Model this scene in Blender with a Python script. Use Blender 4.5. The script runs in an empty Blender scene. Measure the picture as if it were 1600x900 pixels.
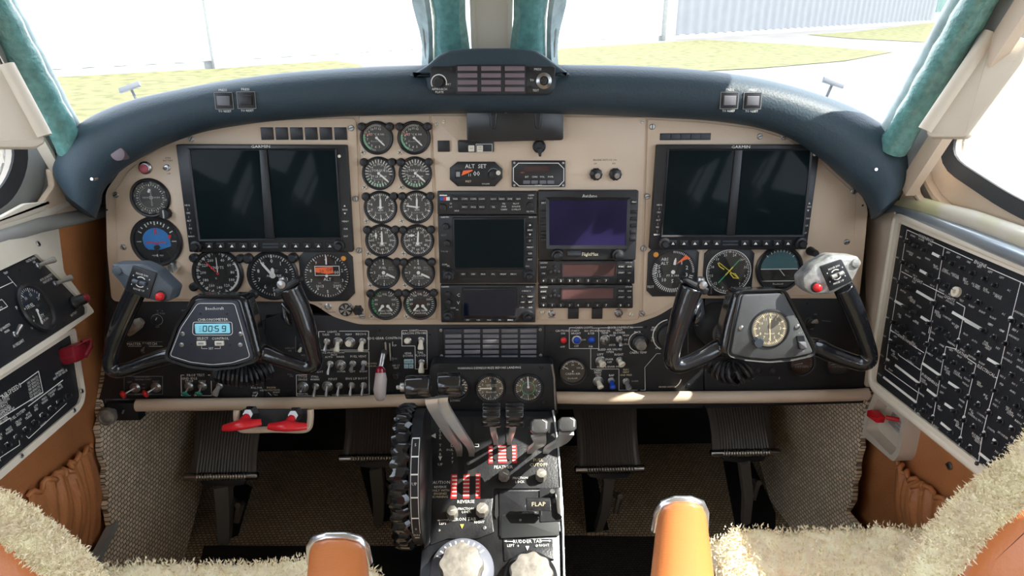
import bpy, math, random
from mathutils import Vector, Matrix
random.seed(7)
sc = bpy.context.scene
COL = sc.collection
V = Vector
# ------------------------------------------------------------------ camera
FPX = 1100.0
PITCH = math.radians(22.5); YAW = math.radians(1.7)
CAM = V((0, 0, 1.08))
FW = V((math.sin(YAW)*math.cos(PITCH), math.cos(YAW)*math.cos(PITCH), -math.sin(PITCH)))
RT = V((math.cos(YAW), -math.sin(YAW), 0))
UP = RT.cross(FW)
cd = bpy.data.cameras.new('camera'); cam = bpy.data.objects.new('camera', cd); COL.objects.link(cam)
cd.sensor_width = 36; cd.lens = 36*FPX/1600; cd.clip_start = .02; cd.clip_end = 600
cam.matrix_world = Matrix(((RT.x, UP.x, -FW.x, CAM.x), (RT.y, UP.y, -FW.y, CAM.y), (RT.z, UP.z, -FW.z, CAM.z), (0, 0, 0, 1)))
sc.camera = cam
# ------------------------------------------------------------------ light
sc.view_settings.view_transform = 'Standard'
try: sc.view_settings.look = 'None'
except Exception: pass
sc.view_settings.gamma = 1; sc.view_settings.use_curve_mapping = False
sc.view_settings.exposure = 1.0
w = bpy.data.worlds.new('sky'); sc.world = w; w.use_nodes = True
bg = w.node_tree.nodes['Background']; bg.inputs[0].default_value = (.80, .88, 1.0, 1); bg.inputs[1].default_value = 2.6
sd = bpy.data.lights.new('sun', 'SUN'); sd.energy = 7.5; sd.angle = .009; sd.color = (1, .94, .84)
sun = bpy.data.objects.new('sun', sd); COL.objects.link(sun)
SUN = V((-.65, .135, -.75)).normalized()
sun.rotation_euler = SUN.to_track_quat('-Z', 'Y').to_euler()

# ------------------------------------------------------------------ materials
def mat(name, col, rough=.5, metal=0, bump=0, bscale=200, var=0, vscale=20, spec=.5, coat=0, emit=None, trans=0, ior=1.45):
    m = bpy.data.materials.new(name); m.use_nodes = True
    nt = m.node_tree; b = nt.nodes['Principled BSDF']
    c = (*col, 1)
    b.inputs['Base Color'].default_value = c; b.inputs['Roughness'].default_value = rough
    b.inputs['Metallic'].default_value = metal; b.inputs['Specular IOR Level'].default_value = spec
    b.inputs['Coat Weight'].default_value = coat; b.inputs['Coat Roughness'].default_value = .08
    b.inputs['Transmission Weight'].default_value = trans; b.inputs['IOR'].default_value = ior
    if emit:
        b.inputs['Emission Color'].default_value = (*emit[:3], 1); b.inputs['Emission Strength'].default_value = emit[3]
    tc = nt.nodes.new('ShaderNodeTexCoord')
    if var:
        n = nt.nodes.new('ShaderNodeTexNoise'); n.inputs['Scale'].default_value = vscale; n.inputs['Detail'].default_value = 6
        nt.links.new(tc.outputs['Object'], n.inputs['Vector'])
        r = nt.nodes.new('ShaderNodeValToRGB'); r.color_ramp.elements[0].position = .3; r.color_ramp.elements[1].position = .7
        r.color_ramp.elements[0].color = (*[x*(1-var) for x in col], 1); r.color_ramp.elements[1].color = (*[min(1, x*(1+var)) for x in col], 1)
        nt.links.new(n.outputs['Fac'], r.inputs['Fac']); nt.links.new(r.outputs['Color'], b.inputs['Base Color'])
    if bump:
        n2 = nt.nodes.new('ShaderNodeTexNoise'); n2.inputs['Scale'].default_value = bscale; n2.inputs['Detail'].default_value = 4
        nt.links.new(tc.outputs['Object'], n2.inputs['Vector'])
        bp = nt.nodes.new('ShaderNodeBump'); bp.inputs['Strength'].default_value = bump; bp.inputs['Distance'].default_value = .002
        nt.links.new(n2.outputs['Fac'], bp.inputs['Height']); nt.links.new(bp.outputs['Normal'], b.inputs['Normal'])
    return m
def mat_glass(name, tint=(1, 1, 1), refl=.06):
    m = bpy.data.materials.new(name); m.use_nodes = True; nt = m.node_tree
    for n in list(nt.nodes): nt.nodes.remove(n)
    o = nt.nodes.new('ShaderNodeOutputMaterial'); mx = nt.nodes.new('ShaderNodeMixShader')
    t = nt.nodes.new('ShaderNodeBsdfTransparent'); t.inputs[0].default_value = (*tint, 1)
    g = nt.nodes.new('ShaderNodeBsdfGlossy'); g.inputs['Roughness'].default_value = .03
    mx.inputs[0].default_value = refl
    nt.links.new(t.outputs[0], mx.inputs[1]); nt.links.new(g.outputs[0], mx.inputs[2]); nt.links.new(mx.outputs[0], o.inputs[0])
    return m
def mat_weave(name, c1, c2, cell, rough=.95):
    m = mat(name, c1, rough, spec=.15); nt = m.node_tree; b = nt.nodes['Principled BSDF']
    tc = nt.nodes.new('ShaderNodeTexCoord')
    br = nt.nodes.new('ShaderNodeTexBrick'); br.inputs['Scale'].default_value = 1/cell
    br.inputs['Brick Width'].default_value = 1.25; br.inputs['Row Height'].default_value = 1.0; br.inputs['Mortar Size'].default_value = .16; br.inputs['Mortar Smooth'].default_value = .9
    br.inputs['Color1'].default_value = (*c1, 1); br.inputs['Color2'].default_value = (*[x*.75 for x in c1], 1); br.inputs['Mortar'].default_value = (*c2, 1)
    nt.links.new(tc.outputs['Object'], br.inputs['Vector']); nt.links.new(br.outputs['Color'], b.inputs['Base Color'])
    bp = nt.nodes.new('ShaderNodeBump'); bp.inputs['Strength'].default_value = .8; bp.inputs['Distance'].default_value = .003; bp.invert = True
    nt.links.new(br.outputs['Fac'], bp.inputs['Height']); nt.links.new(bp.outputs['Normal'], b.inputs['Normal'])
    return m
CREAM = mat('cream_paint', (.60, .47, .35), .42, bump=.15, bscale=500, var=.05, vscale=8)
CREAMF = mat('cream_plastic', (.70, .63, .52), .4, var=.05, vscale=10)
BPAN = mat('black_panel_paint', (.012, .013, .016), .45, bump=.25, bscale=900)
BPLA = mat('black_plastic', (.014, .015, .018), .38, bump=.1, bscale=400)
BGLOSS = mat('black_gloss_lacquer', (.008, .009, .012), .16, coat=.6, bump=.03, bscale=30)
BRUB = mat('black_rubber', (.012, .012, .012), .6, bump=.2, bscale=300)
DIAL = mat('dial_black', (.010, .012, .013), .55)
SLATE = mat('slate_plate', (.035, .042, .055), .45, bump=.2, bscale=1500)
VINYL = mat('hazed_glareshield_vinyl', (.038, .060, .078), .5, spec=.3, bump=.35, bscale=260, var=.08, vscale=6)  # blue-grey haze over the blackish padding is mixed into this colour
SCRN = mat('dark_display_glass', (.006, .011, .013), .10, spec=.07)
SCRNB = mat('indigo_display_glass', (.016, .013, .05), .15, spec=.15, var=.4, vscale=9)
SCRNM = mat('maroon_display_glass', (.06, .03, .03), .2, var=.3, vscale=12)
INKW = mat('white_ink', (.80, .80, .76), .6); INKR = mat('red_ink', (.65, .03, .03), .5); INKG = mat('green_ink', (.05, .42, .16), .5)
INKO = mat('orange_ink', (.90, .16, .05), .5); INKB = mat('blue_ink', (.03, .12, .45), .5); INKY = mat('yellow_ink', (.85, .70, .08), .5)
INKK = mat('black_ink', (.01, .01, .01), .6); INKS = mat('grey_ink', (.30, .31, .32), .6)
SKYB = mat('attitude_blue', (.03, .19, .50), .5); INKT = mat('tan_ink', (.72, .60, .40), .6)
CHROME = mat('chrome', (.75, .75, .75), .12, 1); STEEL = mat('brushed_steel', (.42, .42, .42), .32, 1, bump=.2, bscale=300, var=.15, vscale=60)
WORN = mat('worn_grey_knob', (.27, .25, .22), .5, .3, bump=.3, bscale=150, var=.35, vscale=60)
WPLA = mat('ivory_plastic', (.75, .70, .58), .35); RPLA = mat('red_plastic', (.62, .02, .025), .3); REDH = mat('red_enamel', (.70, .02, .03), .25, var=.1, vscale=40)
DRED = mat('dark_red_guard', (.22, .01, .02), .35); GPLA = mat('green_plastic', (.0, .20, .12), .3); BLPLA = mat('blue_plastic', (.01, .06, .42), .3)
CLEAR = mat('milky_acrylic', (.62, .55, .54), .2, coat=.5, spec=.6); SMOKE = mat('smoked_acrylic', (.018, .019, .022), .22, bump=.05, bscale=10)
LCD = mat('lcd_cyan', (.20, .45, .55), .3, emit=(.2, .6, .75, .25))
LEATHER = mat('tan_leather', (.58, .23, .085), .42, bump=.4, bscale=220, var=.12, vscale=12)
LEATHL = mat('tan_armrest_leather', (.62, .20, .06), .35, bump=.2, bscale=260, var=.06, vscale=10)
FUR = mat('sheepskin', (.97, .82, .60), .95, bump=1.0, bscale=170, var=.14, vscale=60, spec=.1)
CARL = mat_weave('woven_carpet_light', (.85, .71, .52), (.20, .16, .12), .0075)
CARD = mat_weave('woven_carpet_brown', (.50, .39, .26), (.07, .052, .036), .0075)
MAT_R = mat_weave('ribbed_floor_mat', (.045, .036, .034), (.015, .012, .012), .006, .6)
BEIGE = mat('beige_trim', (.46, .40, .33), .5, bump=.15, bscale=200, var=.1, vscale=9)
GREYT = mat('grey_trim', (.30, .30, .28), .45, var=.1, vscale=12); VISOR = mat('visor_fabric', (.66, .58, .47), .65, bump=.2, bscale=300, var=.05, vscale=6)
TEAL = mat('teal_sealant', (.13, .31, .29), .24, bump=.9, bscale=170, var=.22, vscale=90, coat=.8)
SEALW = mat('pale_sealant', (.55, .66, .66), .3, bump=.6, bscale=80, var=.3, vscale=30)
PRIMER = mat('yellow_primer', (.42, .42, .14), .7, var=.5, vscale=50)
GRAPH = mat('pedal_grey', (.075, .064, .054), .38, .2, bump=.1, bscale=100); DARK = mat('footwell_shade', (.006, .006, .007), .9)  # DARK: near-black that puts the footwell's shade into the colour
SILL = mat('stained_sill_paint', (.70, .63, .52), .5); _nt = SILL.node_tree; _n = _nt.nodes.new('ShaderNodeTexNoise'); _n.inputs['Scale'].default_value = 9; _c = _nt.nodes.new('ShaderNodeTexCoord'); _r = _nt.nodes.new('ShaderNodeValToRGB')
_r.color_ramp.elements[0].position = .52; _r.color_ramp.elements[0].color = (.62, .57, .48, 1); _r.color_ramp.elements[1].position = .62; _r.color_ramp.elements[1].color = (.52, .51, .30, 1)
_nt.links.new(_c.outputs['Object'], _n.inputs['Vector']); _nt.links.new(_n.outputs['Fac'], _r.inputs['Fac']); _nt.links.new(_r.outputs['Color'], _nt.nodes['Principled BSDF'].inputs['Base Color'])
ASPH = mat('apron_asphalt', (.125, .122, .12), .9, var=.12, vscale=.6, bump=.2, bscale=8)  # even asphalt grey with random variation
GRASS = mat('mown_grass', (.105, .105, .040), .95, var=.45, vscale=2.5, bump=.8, bscale=30)
HANG = mat('white_hangar_metal', (.80, .82, .84), .5, var=.05, vscale=1.5); HANGR = mat('shaded_ribbed_metal', (.13, .14, .155), .5, var=.06, vscale=1.5); HANGG = mat('green_hangar_metal', (.06, .12, .105), .5, var=.1, vscale=2)  # ribbed wall's white is darkened in its colour for its facing
CONC = mat('hangar_plinth', (.25, .26, .25), .8, var=.2, vscale=3)
GLASS = mat_glass('window_glass', (.97, .985, .985), .05); DGLASS = mat_glass('dial_glass', (1, 1, 1), .035)
AMBER = mat('amber_lens', (.75, .30, .04), .3); GREYK = mat('grey_lens', (.15, .15, .17), .4, var=.1, vscale=60); MAUVE = mat('mauve_lens', (.17, .13, .15), .4)
INK = [INKW, INKR, INKG, INKO, INKB, INKY, INKK, INKS, INKT]
W_, R_, G_, O_, B_, Y_, K_, S_, T_ = range(9)

# ------------------------------------------------------------------ frames
def ray(px, py): return FW + RT*((px-800)/FPX) + UP*((450-py)/FPX)
def P3(px, py, D): return CAM + ray(px, py)*D
def at_x(px, py, x):
    r = ray(px, py); return CAM + r*(x/r.x)
def at_z(px, py, z):
    r = ray(px, py); return CAM + r*((z-CAM.z)/r.z)
def at_y(px, py, y):
    r = ray(px, py); return CAM + r*(y/r.y)
class Fr:
    """a plane of the place: origin, right, up and outward normal"""
    def __init__(s, o, n, u):
        s.o = o; s.n = n.normalized(); s.u = (u-s.n*u.dot(s.n)).normalized(); s.v = s.n.cross(s.u)
    def D(s, px, py, off=0):
        r = ray(px, py); return (s.o+s.n*off-CAM).dot(s.n)/r.dot(s.n)
    def pt(s, px, py, off=0): return CAM+ray(px, py)*s.D(px, py, off)
    def s(s_, px, py, off=0): return s_.D(px, py, off)/FPX
    def M(s, p):
        return Matrix(((s.u.x, s.v.x, s.n.x, p.x), (s.u.y, s.v.y, s.n.y, p.y), (s.u.z, s.v.z, s.n.z, p.z), (0, 0, 0, 1)))
    def uv(s, px, py, p0, off=0):
        q = s.pt(px, py, off)-p0; return (q.dot(s.u), q.dot(s.v))
def plane3(a, b, c, u):
    n = (b-a).cross(c-a).normalized()
    if n.dot(CAM-a) < 0: n = -n
    return Fr(a, n, u)

# ------------------------------------------------------------------ mesh building
FONT = {}
def glyphs(s):
    if s not in FONT:
        c = bpy.data.curves.new('t', 'FONT'); c.body = s; c.resolution_u = 1; c.align_x = 'CENTER'; c.align_y = 'CENTER'; c.size = 1
        o = bpy.data.objects.new('t', c); m = o.to_mesh()
        FONT[s] = ([v.co.copy() for v in m.vertices], [tuple(p.vertices) for p in m.polygons])
        o.to_mesh_clear(); bpy.data.objects.remove(o); bpy.data.curves.remove(c)
    return FONT[s]
def rp(pts, r, n=4):
    """round the corners of a polygon"""
    out = []; N = len(pts)
    for i, p in enumerate(pts):
        p = V((p[0], p[1])); a = V(pts[i-1][:2]); b = V(pts[(i+1) % N][:2])
        da = (a-p); db = (b-p); q = min(r, da.length*.49, db.length*.49)
        A = p+da.normalized()*q; B = p+db.normalized()*q
        for k in range(n+1):
            t = k/n; out.append(tuple(A*(1-t)**2+p*2*t*(1-t)+B*t*t))
    return out
def rect(x0, y0, x1, y1): return [(x0, y0), (x1, y0), (x1, y1), (x0, y1)]
def inset(pts, d):
    N = len(pts); out = []; ar = sum(pts[i][0]*pts[(i+1) % N][1]-pts[(i+1) % N][0]*pts[i][1] for i in range(N))
    sg = 1 if ar > 0 else -1
    for i in range(N):
        a = V(pts[i-1][:2]); p = V(pts[i][:2]); b = V(pts[(i+1) % N][:2])
        e = p-a; g = b-p
        if e.length < 1e-9: e = g
        if g.length < 1e-9: g = e
        e.normalize(); g.normalize()
        n = V((-(e.y+g.y), e.x+g.x))
        n = n.normalized() if n.length > 1e-6 else V((-e.y, e.x))
        k = max(.5, n.dot(V((-e.y, e.x))))
        out.append(tuple(p+n*(sg*d/k)))
    return out
class MB:
    def __init__(s): s.v = []; s.f = []; s.m = []; s.X = Matrix()
    def add(s, vs, fs, mi=0):
        b = len(s.v); X = s.X
        s.v += [X @ V(v) for v in vs]; s.f += [tuple(i+b for i in f) for f in fs]; s.m += [mi]*len(fs); return s
    def poly(s, pts, z=0, mi=0):
        ar = sum(pts[i][0]*pts[(i+1) % len(pts)][1]-pts[(i+1) % len(pts)][0]*pts[i][1] for i in range(len(pts)))
        if ar < 0: pts = pts[::-1]
        return s.add([(p[0], p[1], z) for p in pts], [tuple(range(len(pts)))], mi)
    def prism(s, pts, z0, z1, ch=0, mi=0):
        ar = sum(pts[i][0]*pts[(i+1) % len(pts)][1]-pts[(i+1) % len(pts)][0]*pts[i][1] for i in range(len(pts)))
        if ar < 0: pts = pts[::-1]
        N = len(pts); L = [[(p[0], p[1], z0) for p in pts]]
        if ch:
            L.append([(p[0], p[1], z1-ch) for p in pts]); q = inset(pts, ch*.35); L.append([(p[0], p[1], z1-ch*.3) for p in q]); q = inset(pts, ch); L.append([(p[0], p[1], z1) for p in q])
        else: L.append([(p[0], p[1], z1) for p in pts])
        vs = [v for l in L for v in l]; fs = [tuple(range(N))[::-1]]
        for k in range(len(L)-1):
            for i in range(N): j = (i+1) % N; fs.append((k*N+i, k*N+j, (k+1)*N+j, (k+1)*N+i))
        fs.append(tuple(range((len(L)-1)*N, len(L)*N)))
        return s.add(vs, fs, mi)
    def ring(s, a, b, z0, z1, mi=0, zi=None):
        """a: outer outline, b: inner outline with the same number of points"""
        N = len(a); zi = z1 if zi is None else zi
        vs = [(p[0], p[1], z0) for p in a]+[(p[0], p[1], z1) for p in a]+[(p[0], p[1], zi) for p in b]+[(p[0], p[1], z0) for p in b]
        fs = []
        for i in range(N):
            j = (i+1) % N
            fs += [(i, j, N+j, N+i), (N+i, N+j, 2*N+j, 2*N+i), (2*N+i, 2*N+j, 3*N+j, 3*N+i)]
        return s.add(vs, fs, mi)
    def lathe(s, prof, x=0, y=0, seg=24, mi=0, lobes=0, amp=0, ph=0):
        vs = []; fs = []; K = len(prof)
        for r, z in prof:
            for i in range(seg):
                a = 2*math.pi*i/seg+ph; q = r*(1+(amp*math.cos(lobes*a) if lobes else 0))
                vs.append((x+q*math.cos(a), y+q*math.sin(a), z))
        for k in range(K-1):
            for i in range(seg): j = (i+1) % seg; fs.append((k*seg+i, k*seg+j, (k+1)*seg+j, (k+1)*seg+i))
        fs.append(tuple(range(seg))[::-1]); fs.append(tuple(range((K-1)*seg, K*seg)))
        return s.add(vs, fs, mi)
    def cyl(s, x, y, r, z0, z1, seg=20, mi=0, ch=0):
        return s.lathe([(r, z0), (r, z1-ch), (r-ch*.5, z1-ch*.2), (r-ch, z1)] if ch else [(r, z0), (r, z1)], x, y, seg, mi)
    def annulus(s, x, y, r0, r1, z, seg=32, mi=0, a0=0, a1=360):
        """flat printed arc, degrees clockwise from up"""
        vs = []; fs = []
        for i in range(seg+1):
            a = math.radians(a0+(a1-a0)*i/seg)
            for r in (r0, r1): vs.append((x+r*math.sin(a), y+r*math.cos(a), z))
        for i in range(seg): fs.append((2*i, 2*i+1, 2*i+3, 2*i+2))
        return s.add(vs, fs, mi)
    def line(s, pts, w, z, mi=0, closed=False):
        P = list(pts)+([pts[0]] if closed else [])
        for a, b in zip(P, P[1:]):
            a = V(a[:2]); b = V(b[:2]); d = b-a
            if d.length < 1e-7: continue
            d.normalize(); n = V((-d.y, d.x))*w/2; e = d*w/2*(1 if closed else 0)
            q = [a-e+n, a-e-n, b+e-n, b+e+n]; s.add([(p.x, p.y, z) for p in q], [(0, 1, 2, 3)], mi)
        return s
    def ray_(s, x, y, ang, r0, r1, w, z, mi=0, w1=None):
        a = math.radians(ang); d = V((math.sin(a), math.cos(a))); n = V((-d.y, d.x)); w1 = w if w1 is None else w1
        q = [d*r0+n*w/2, d*r0-n*w/2, d*r1-n*w1/2, d*r1+n*w1/2]
        return s.add([(x+p.x, y+p.y, z) for p in q], [(0, 1, 2, 3)], mi)
    def text(s, t, x, y, h, z, mi=0, rot=0, sx=1, al='c'):
        vs, fs = glyphs(t); k = h/.7; c = math.cos(rot); sn = math.sin(rot)
        dx = 0
        if vs and al != 'c':
            w0 = min(v.x for v in vs); w1 = max(v.x for v in vs); dx = -w0 if al == 'l' else -w1
        return s.add([(x+((v.x+dx)*c*sx-v.y*sn)*k, y+((v.x+dx)*sn*sx+v.y*c)*k, z) for v in vs], fs, mi)
    def box(s, x0, x1, y0, y1, z0, z1, ch=0, mi=0): return s.prism(rect(x0, y0, x1, y1), z0, z1, ch, mi)
    def tube(s, P, R, seg=10, mi=0, sq=1.0, up=None):
        """P 3-D path, R radii; sq flattens along the second normal"""
        P = [V(p) for p in P]; N = len(P); vs = []; fs = []
        if not hasattr(R, '__len__'): R = [R]*N
        ref = V(up) if up else None; prev = None
        for i in range(N):
            t = (P[min(i+1, N-1)]-P[max(i-1, 0)]).normalized()
            if ref is not None: a = ref-t*ref.dot(t)
            elif prev is None: a = t.orthogonal()
            else: a = prev-t*prev.dot(t)
            a = a.normalized(); prev = a; b = t.cross(a)
            for k in range(seg):
                q = 2*math.pi*k/seg; vs.append(P[i]+(a*math.cos(q)*sq+b*math.sin(q))*R[i])
        for i in range(N-1):
            for k in range(seg): j = (k+1) % seg; fs.append((i*seg+k, i*seg+j, (i+1)*seg+j, (i+1)*seg+k))
        fs.append(tuple(range(seg))[::-1]); fs.append(tuple(range((N-1)*seg, N*seg)))
        return s.add(vs, fs, mi)
    def grid(s, rows, mi=0, closed=False):
        """rows of points -> quads"""
        n = len(rows[0]); vs = [p for r in rows for p in r]; fs = []
        for i in range(len(rows)-1):
            for k in range(n if closed else n-1): j = (k+1) % n; fs.append((i*n+k, i*n+j, (i+1)*n+j, (i+1)*n+k))
        return s.add(vs, fs, mi)
def smooth_path(P, n=6):
    """Catmull-Rom through points of any dimension"""
    out = []; N = len(P)
    for i in range(N-1):
        p0, p1, p2, p3 = P[max(i-1, 0)], P[i], P[i+1], P[min(i+2, N-1)]
        for k in range(n):
            t = k/n
            out.append(tuple(.5*((2*b)+(-a+c)*t+(2*a-5*b+4*c-d)*t*t+(-a+3*b-3*c+d)*t**3) for a, b, c, d in zip(p0, p1, p2, p3)))
    out.append(tuple(P[-1])); return out
WM = {}
def data(name, mb, mats, ang=35):
    me = bpy.data.meshes.new(name); me.from_pydata([tuple(v) for v in mb.v], [], mb.f)
    for m in (mats if isinstance(mats, (list, tuple)) else [mats]): me.materials.append(m)
    me.polygons.foreach_set('material_index', mb.m); me.polygons.foreach_set('use_smooth', [True]*len(mb.f))
    me.update(); me.set_sharp_from_angle(angle=math.radians(ang)); return me
def link(name, me, parent=None, M=None, label=None):
    o = bpy.data.objects.new(name, me); COL.objects.link(o)
    M = M if M is not None else (WM[parent.name] if parent else Matrix())
    WM[o.name] = M
    if parent: o.parent = parent; o.matrix_basis = WM[parent.name].inverted() @ M
    else: o.matrix_basis = M
    if label: o['label'] = label
    return o
def obj(name, mb, mats, parent=None, M=None, label=None, ang=35): return link(name, data(name, mb, mats, ang), parent, M, label)
def tag(o, label, cat, group=None):
    o['label'] = label; o['category'] = cat
    if group: o['group'] = group
    return o
def thing(name, label, cat, M, group=None):
    o = bpy.data.objects.new(name, None); COL.objects.link(o); o.empty_display_size = .02
    o.matrix_basis = M; WM[o.name] = M; return tag(o, label, cat, group)
def struct(name, mb, mats, ang=35):
    o = obj(name, mb, mats, ang=ang); o['kind'] = 'structure'; return o
class On:
    """a builder that speaks in a plane's own metres, taken from where points lie on that plane"""
    def __init__(s, F, px, py, off=0):
        s.F = F; s.p0 = F.pt(px, py, off); s.off = off; s.M = F.M(s.p0); s.k = F.s(px, py, off)
    def uv(s, px, py): return s.F.uv(px, py, s.p0, s.off)
    def poly(s, pts): return [s.uv(*p) for p in pts]
    def rect(s, x0, y0, x1, y1):
        """a true rectangle in the plane spanning roughly the two corners"""
        cx, cy = (x0+x1)/2, (y0+y1)/2
        l = s.uv(x0, cy)[0]; r = s.uv(x1, cy)[0]; t = s.uv(cx, y0)[1]; b = s.uv(cx, y1)[1]
        return rect(l, b, r, t)

# the main planes
T8 = math.radians(8)
MP = Fr(P3(770, 300, 1.206), V((0, -math.cos(T8), math.sin(T8))), V((1, 0, 0)))
_a = P3(768, 640, 1.262); _b = P3(768, 900, 1.08)
QF = Fr(_a, V((1, 0, 0)).cross(_a-_b), V((1, 0, 0)))
YF = Fr(MP.o+MP.n*.15, V((0, -math.cos(math.radians(12)), math.sin(math.radians(12)))), V((1, 0, 0)))
# ================================================================== SETTING
LW = Fr(V((-.74, 0, 0)), V((1, 0, 0)), V((0, 1, 0)))
RW = Fr(V((.74, 0, 0)), V((-1, 0, 0)), V((0, -1, 0)))
AFT1 = rect(-.55, .62, .12, 1.32); AFT2 = rect(-1.32, .62, -.65, 1.32)  # unseen cabin windows, made oversize to let fill light in
def aftwall(m):
    for a in ((-1.4, 0, .25, .62), (-1.4, 1.32, .25, 1.43), (-1.4, .62, -1.32, 1.32), (-.65, .62, -.55, 1.32), (.12, .62, .25, 1.32)): m.prism(rect(*a), 0, .02)
def keyhole(o, i):
    return o+[o[0]]+[i[0]]+i[::-1]
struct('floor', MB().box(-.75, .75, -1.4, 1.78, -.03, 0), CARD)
struct('wall_back', MB().box(-.76, .76, -1.44, -1.4, 0, 1.43), CREAMF)
struct('ceiling', MB().box(-.78, .78, -1.4, 1.22, 1.42, 1.46), VISOR)
struct('wall_front', MB().box(-.75, .75, 1.53, 1.56, 0, .77), DARK)
# side walls in (y, z), each with its window opening
LHOLE = rp([(.42, .812), (1.06, .804), (1.125, .86), (1.02, 1.10), (.94, 1.22), (.42, 1.26)], .07, 6)
LOUT = [(.25, 0), (1.76, 0), (1.76, .74), (1.235, .80), (1.13, 1.05), (.93, 1.43), (.25, 1.43)]
RHOLE = rp([(.34, .815), (.93, .812), (1.125, .842), (1.02, 1.06), (.90, 1.28), (.34, 1.28)], .06, 6)
m = MB(); m.X = Matrix(((0, 0, 1, -.76), (1, 0, 0, 0), (0, 1, 0, 0), (0, 0, 0, 1)))
m.prism(keyhole(LOUT, LHOLE), 0, .02); aftwall(m); struct('wall_left', m, BEIGE)
m = MB(); m.X = Matrix(((0, 0, 1, .74), (1, 0, 0, 0), (0, 1, 0, 0), (0, 0, 0, 1)))
m.prism(keyhole(LOUT, RHOLE), 0, .02); aftwall(m); struct('wall_right', m, BEIGE)
for k_, (h_, x_) in enumerate(((AFT1, -.75), (AFT2, -.75), (AFT1, .75), (AFT2, .75))):
    m = MB(); m.X = Matrix(((0, 0, 1, x_), (1, 0, 0, 0), (0, 1, 0, 0), (0, 0, 0, 1))); m.prism(h_, -.003, .003); struct('window_%d' % (k_+5), m, GLASS)
def scl(pts, d): return inset(pts, d)
for k, (nm, hole, x0, sg) in enumerate((('window_1', LHOLE, -.74, 1), ('window_2', RHOLE, .74, -1))):
    m = MB(); m.X = Matrix(((0, 0, sg, x0), (1, 0, 0, 0), (0, 1, 0, 0), (0, 0, 0, 1)))
    m.prism(hole, -.016, -.012); g = struct(nm, m, GLASS)
    m = MB(); m.X = Matrix(((0, 0, sg, x0), (1, 0, 0, 0), (0, 1, 0, 0), (0, 0, 0, 1)))
    m.ring(scl(hole, -.016), scl(hole, .004), 0, .012, zi=.004); obj('rubber_seal', m, BRUB, g, Matrix())
    m = MB(); m.X = Matrix(((0, 0, sg, x0), (1, 0, 0, 0), (0, 1, 0, 0), (0, 0, 0, 1)))
    m.ring(scl(hole, -.075 if sg > 0 else -.06), scl(hole, -.016), 0, .002, zi=.006); m.ring(scl(hole, -.085 if sg > 0 else -.07), scl(hole, -.078 if sg > 0 else -.063), 0, .014)
    obj('window_surround', m, GREYT if sg > 0 else CREAM, g, Matrix())
# windscreen
for nm, s in (('window_3', -1), ('window_4', 1)):
    a = [(s*.03, 1.60, .88), (s*.45, 1.55, .87), (s*.70, 1.30, .80)]; b = [(s*.03, 1.24, 1.42), (s*.42, 1.22, 1.42), (s*.70, 1.0, 1.42)]
    m = MB(); m.grid([a, b]); struct(nm, m, GLASS)
# windscreen centre post and its sealant beads
m = MB()
pc = lambda px, py, D: P3(px, py, D)
def barpx(pts, dback=.03, mi=0, mb=None):
    """quad strip from pixel-traced corners at a depth, given real thickness"""
    mb = mb or MB()
    P = [P3(*p) for p in pts]; n = len(P)
    Q = [p+(p-CAM).normalized()*dback for p in P]
    mb.add(P+Q, [tuple(range(n)), tuple(range(n, 2*n))[::-1]]+[(i, i+n, (i+1) % n+n, (i+1) % n) for i in range(n)], mi)
    return mb
m = MB(); m.box(-.030, .028, 0, .04, -.06, .75, .006)
m.X = Matrix()
post = MB(); post.X = Matrix.Translation((0, 1.34, .93)) @ Matrix.Rotation(math.radians(28), 4, 'X')
post.box(-.024, .030, -.02, .02, -.08, .6, 0); 
post.box(-.032, -.024, -.026, .02, -.08, .6, 0); post.box(.030, .038, -.026, .02, -.08, .6, 0)
struct('trim_1', post, CREAMF)
for s, nm in ((-1, 'trim_2'), (1, 'trim_3')):
    m = MB()
    rows = []
    for z in range(13):
        t = z/12; y = 1.345-.30*t; zz = .88+.5*t; row = []
        for x, dy in ((.036, .0), (.046, -.020), (.06, -.026), (.078, -.022), (.092, -.008), (.098, .01)):
            row.append((s*(x+.004*math.sin(z*1.3+x*60)), y+dy, zz))
        rows.append(row)
    m.grid(rows); struct(nm, m, TEAL)
m = MB()
for s in (-1, 1):
    rows = []
    for z in range(25):
        t = z/24; y = 1.345-.30*t; zz = .88+.5*t
        rows.append([(s*(.098+.003*math.sin(z*.6)), y, zz), (s*(.108+.006*math.sin(z*.5+1)), y-.006, zz), (s*(.122+.005*math.sin(z*.8)), y+.01, zz)])
    m.grid(rows)
struct('trim_4', m, SEALW)
m = MB()
for s in (-1, 1): m.tube([(s*.108, 1.36, .86), (s*.108, 1.05, 1.4)], .006)
struct('trim_5', m, GREYT)
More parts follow.
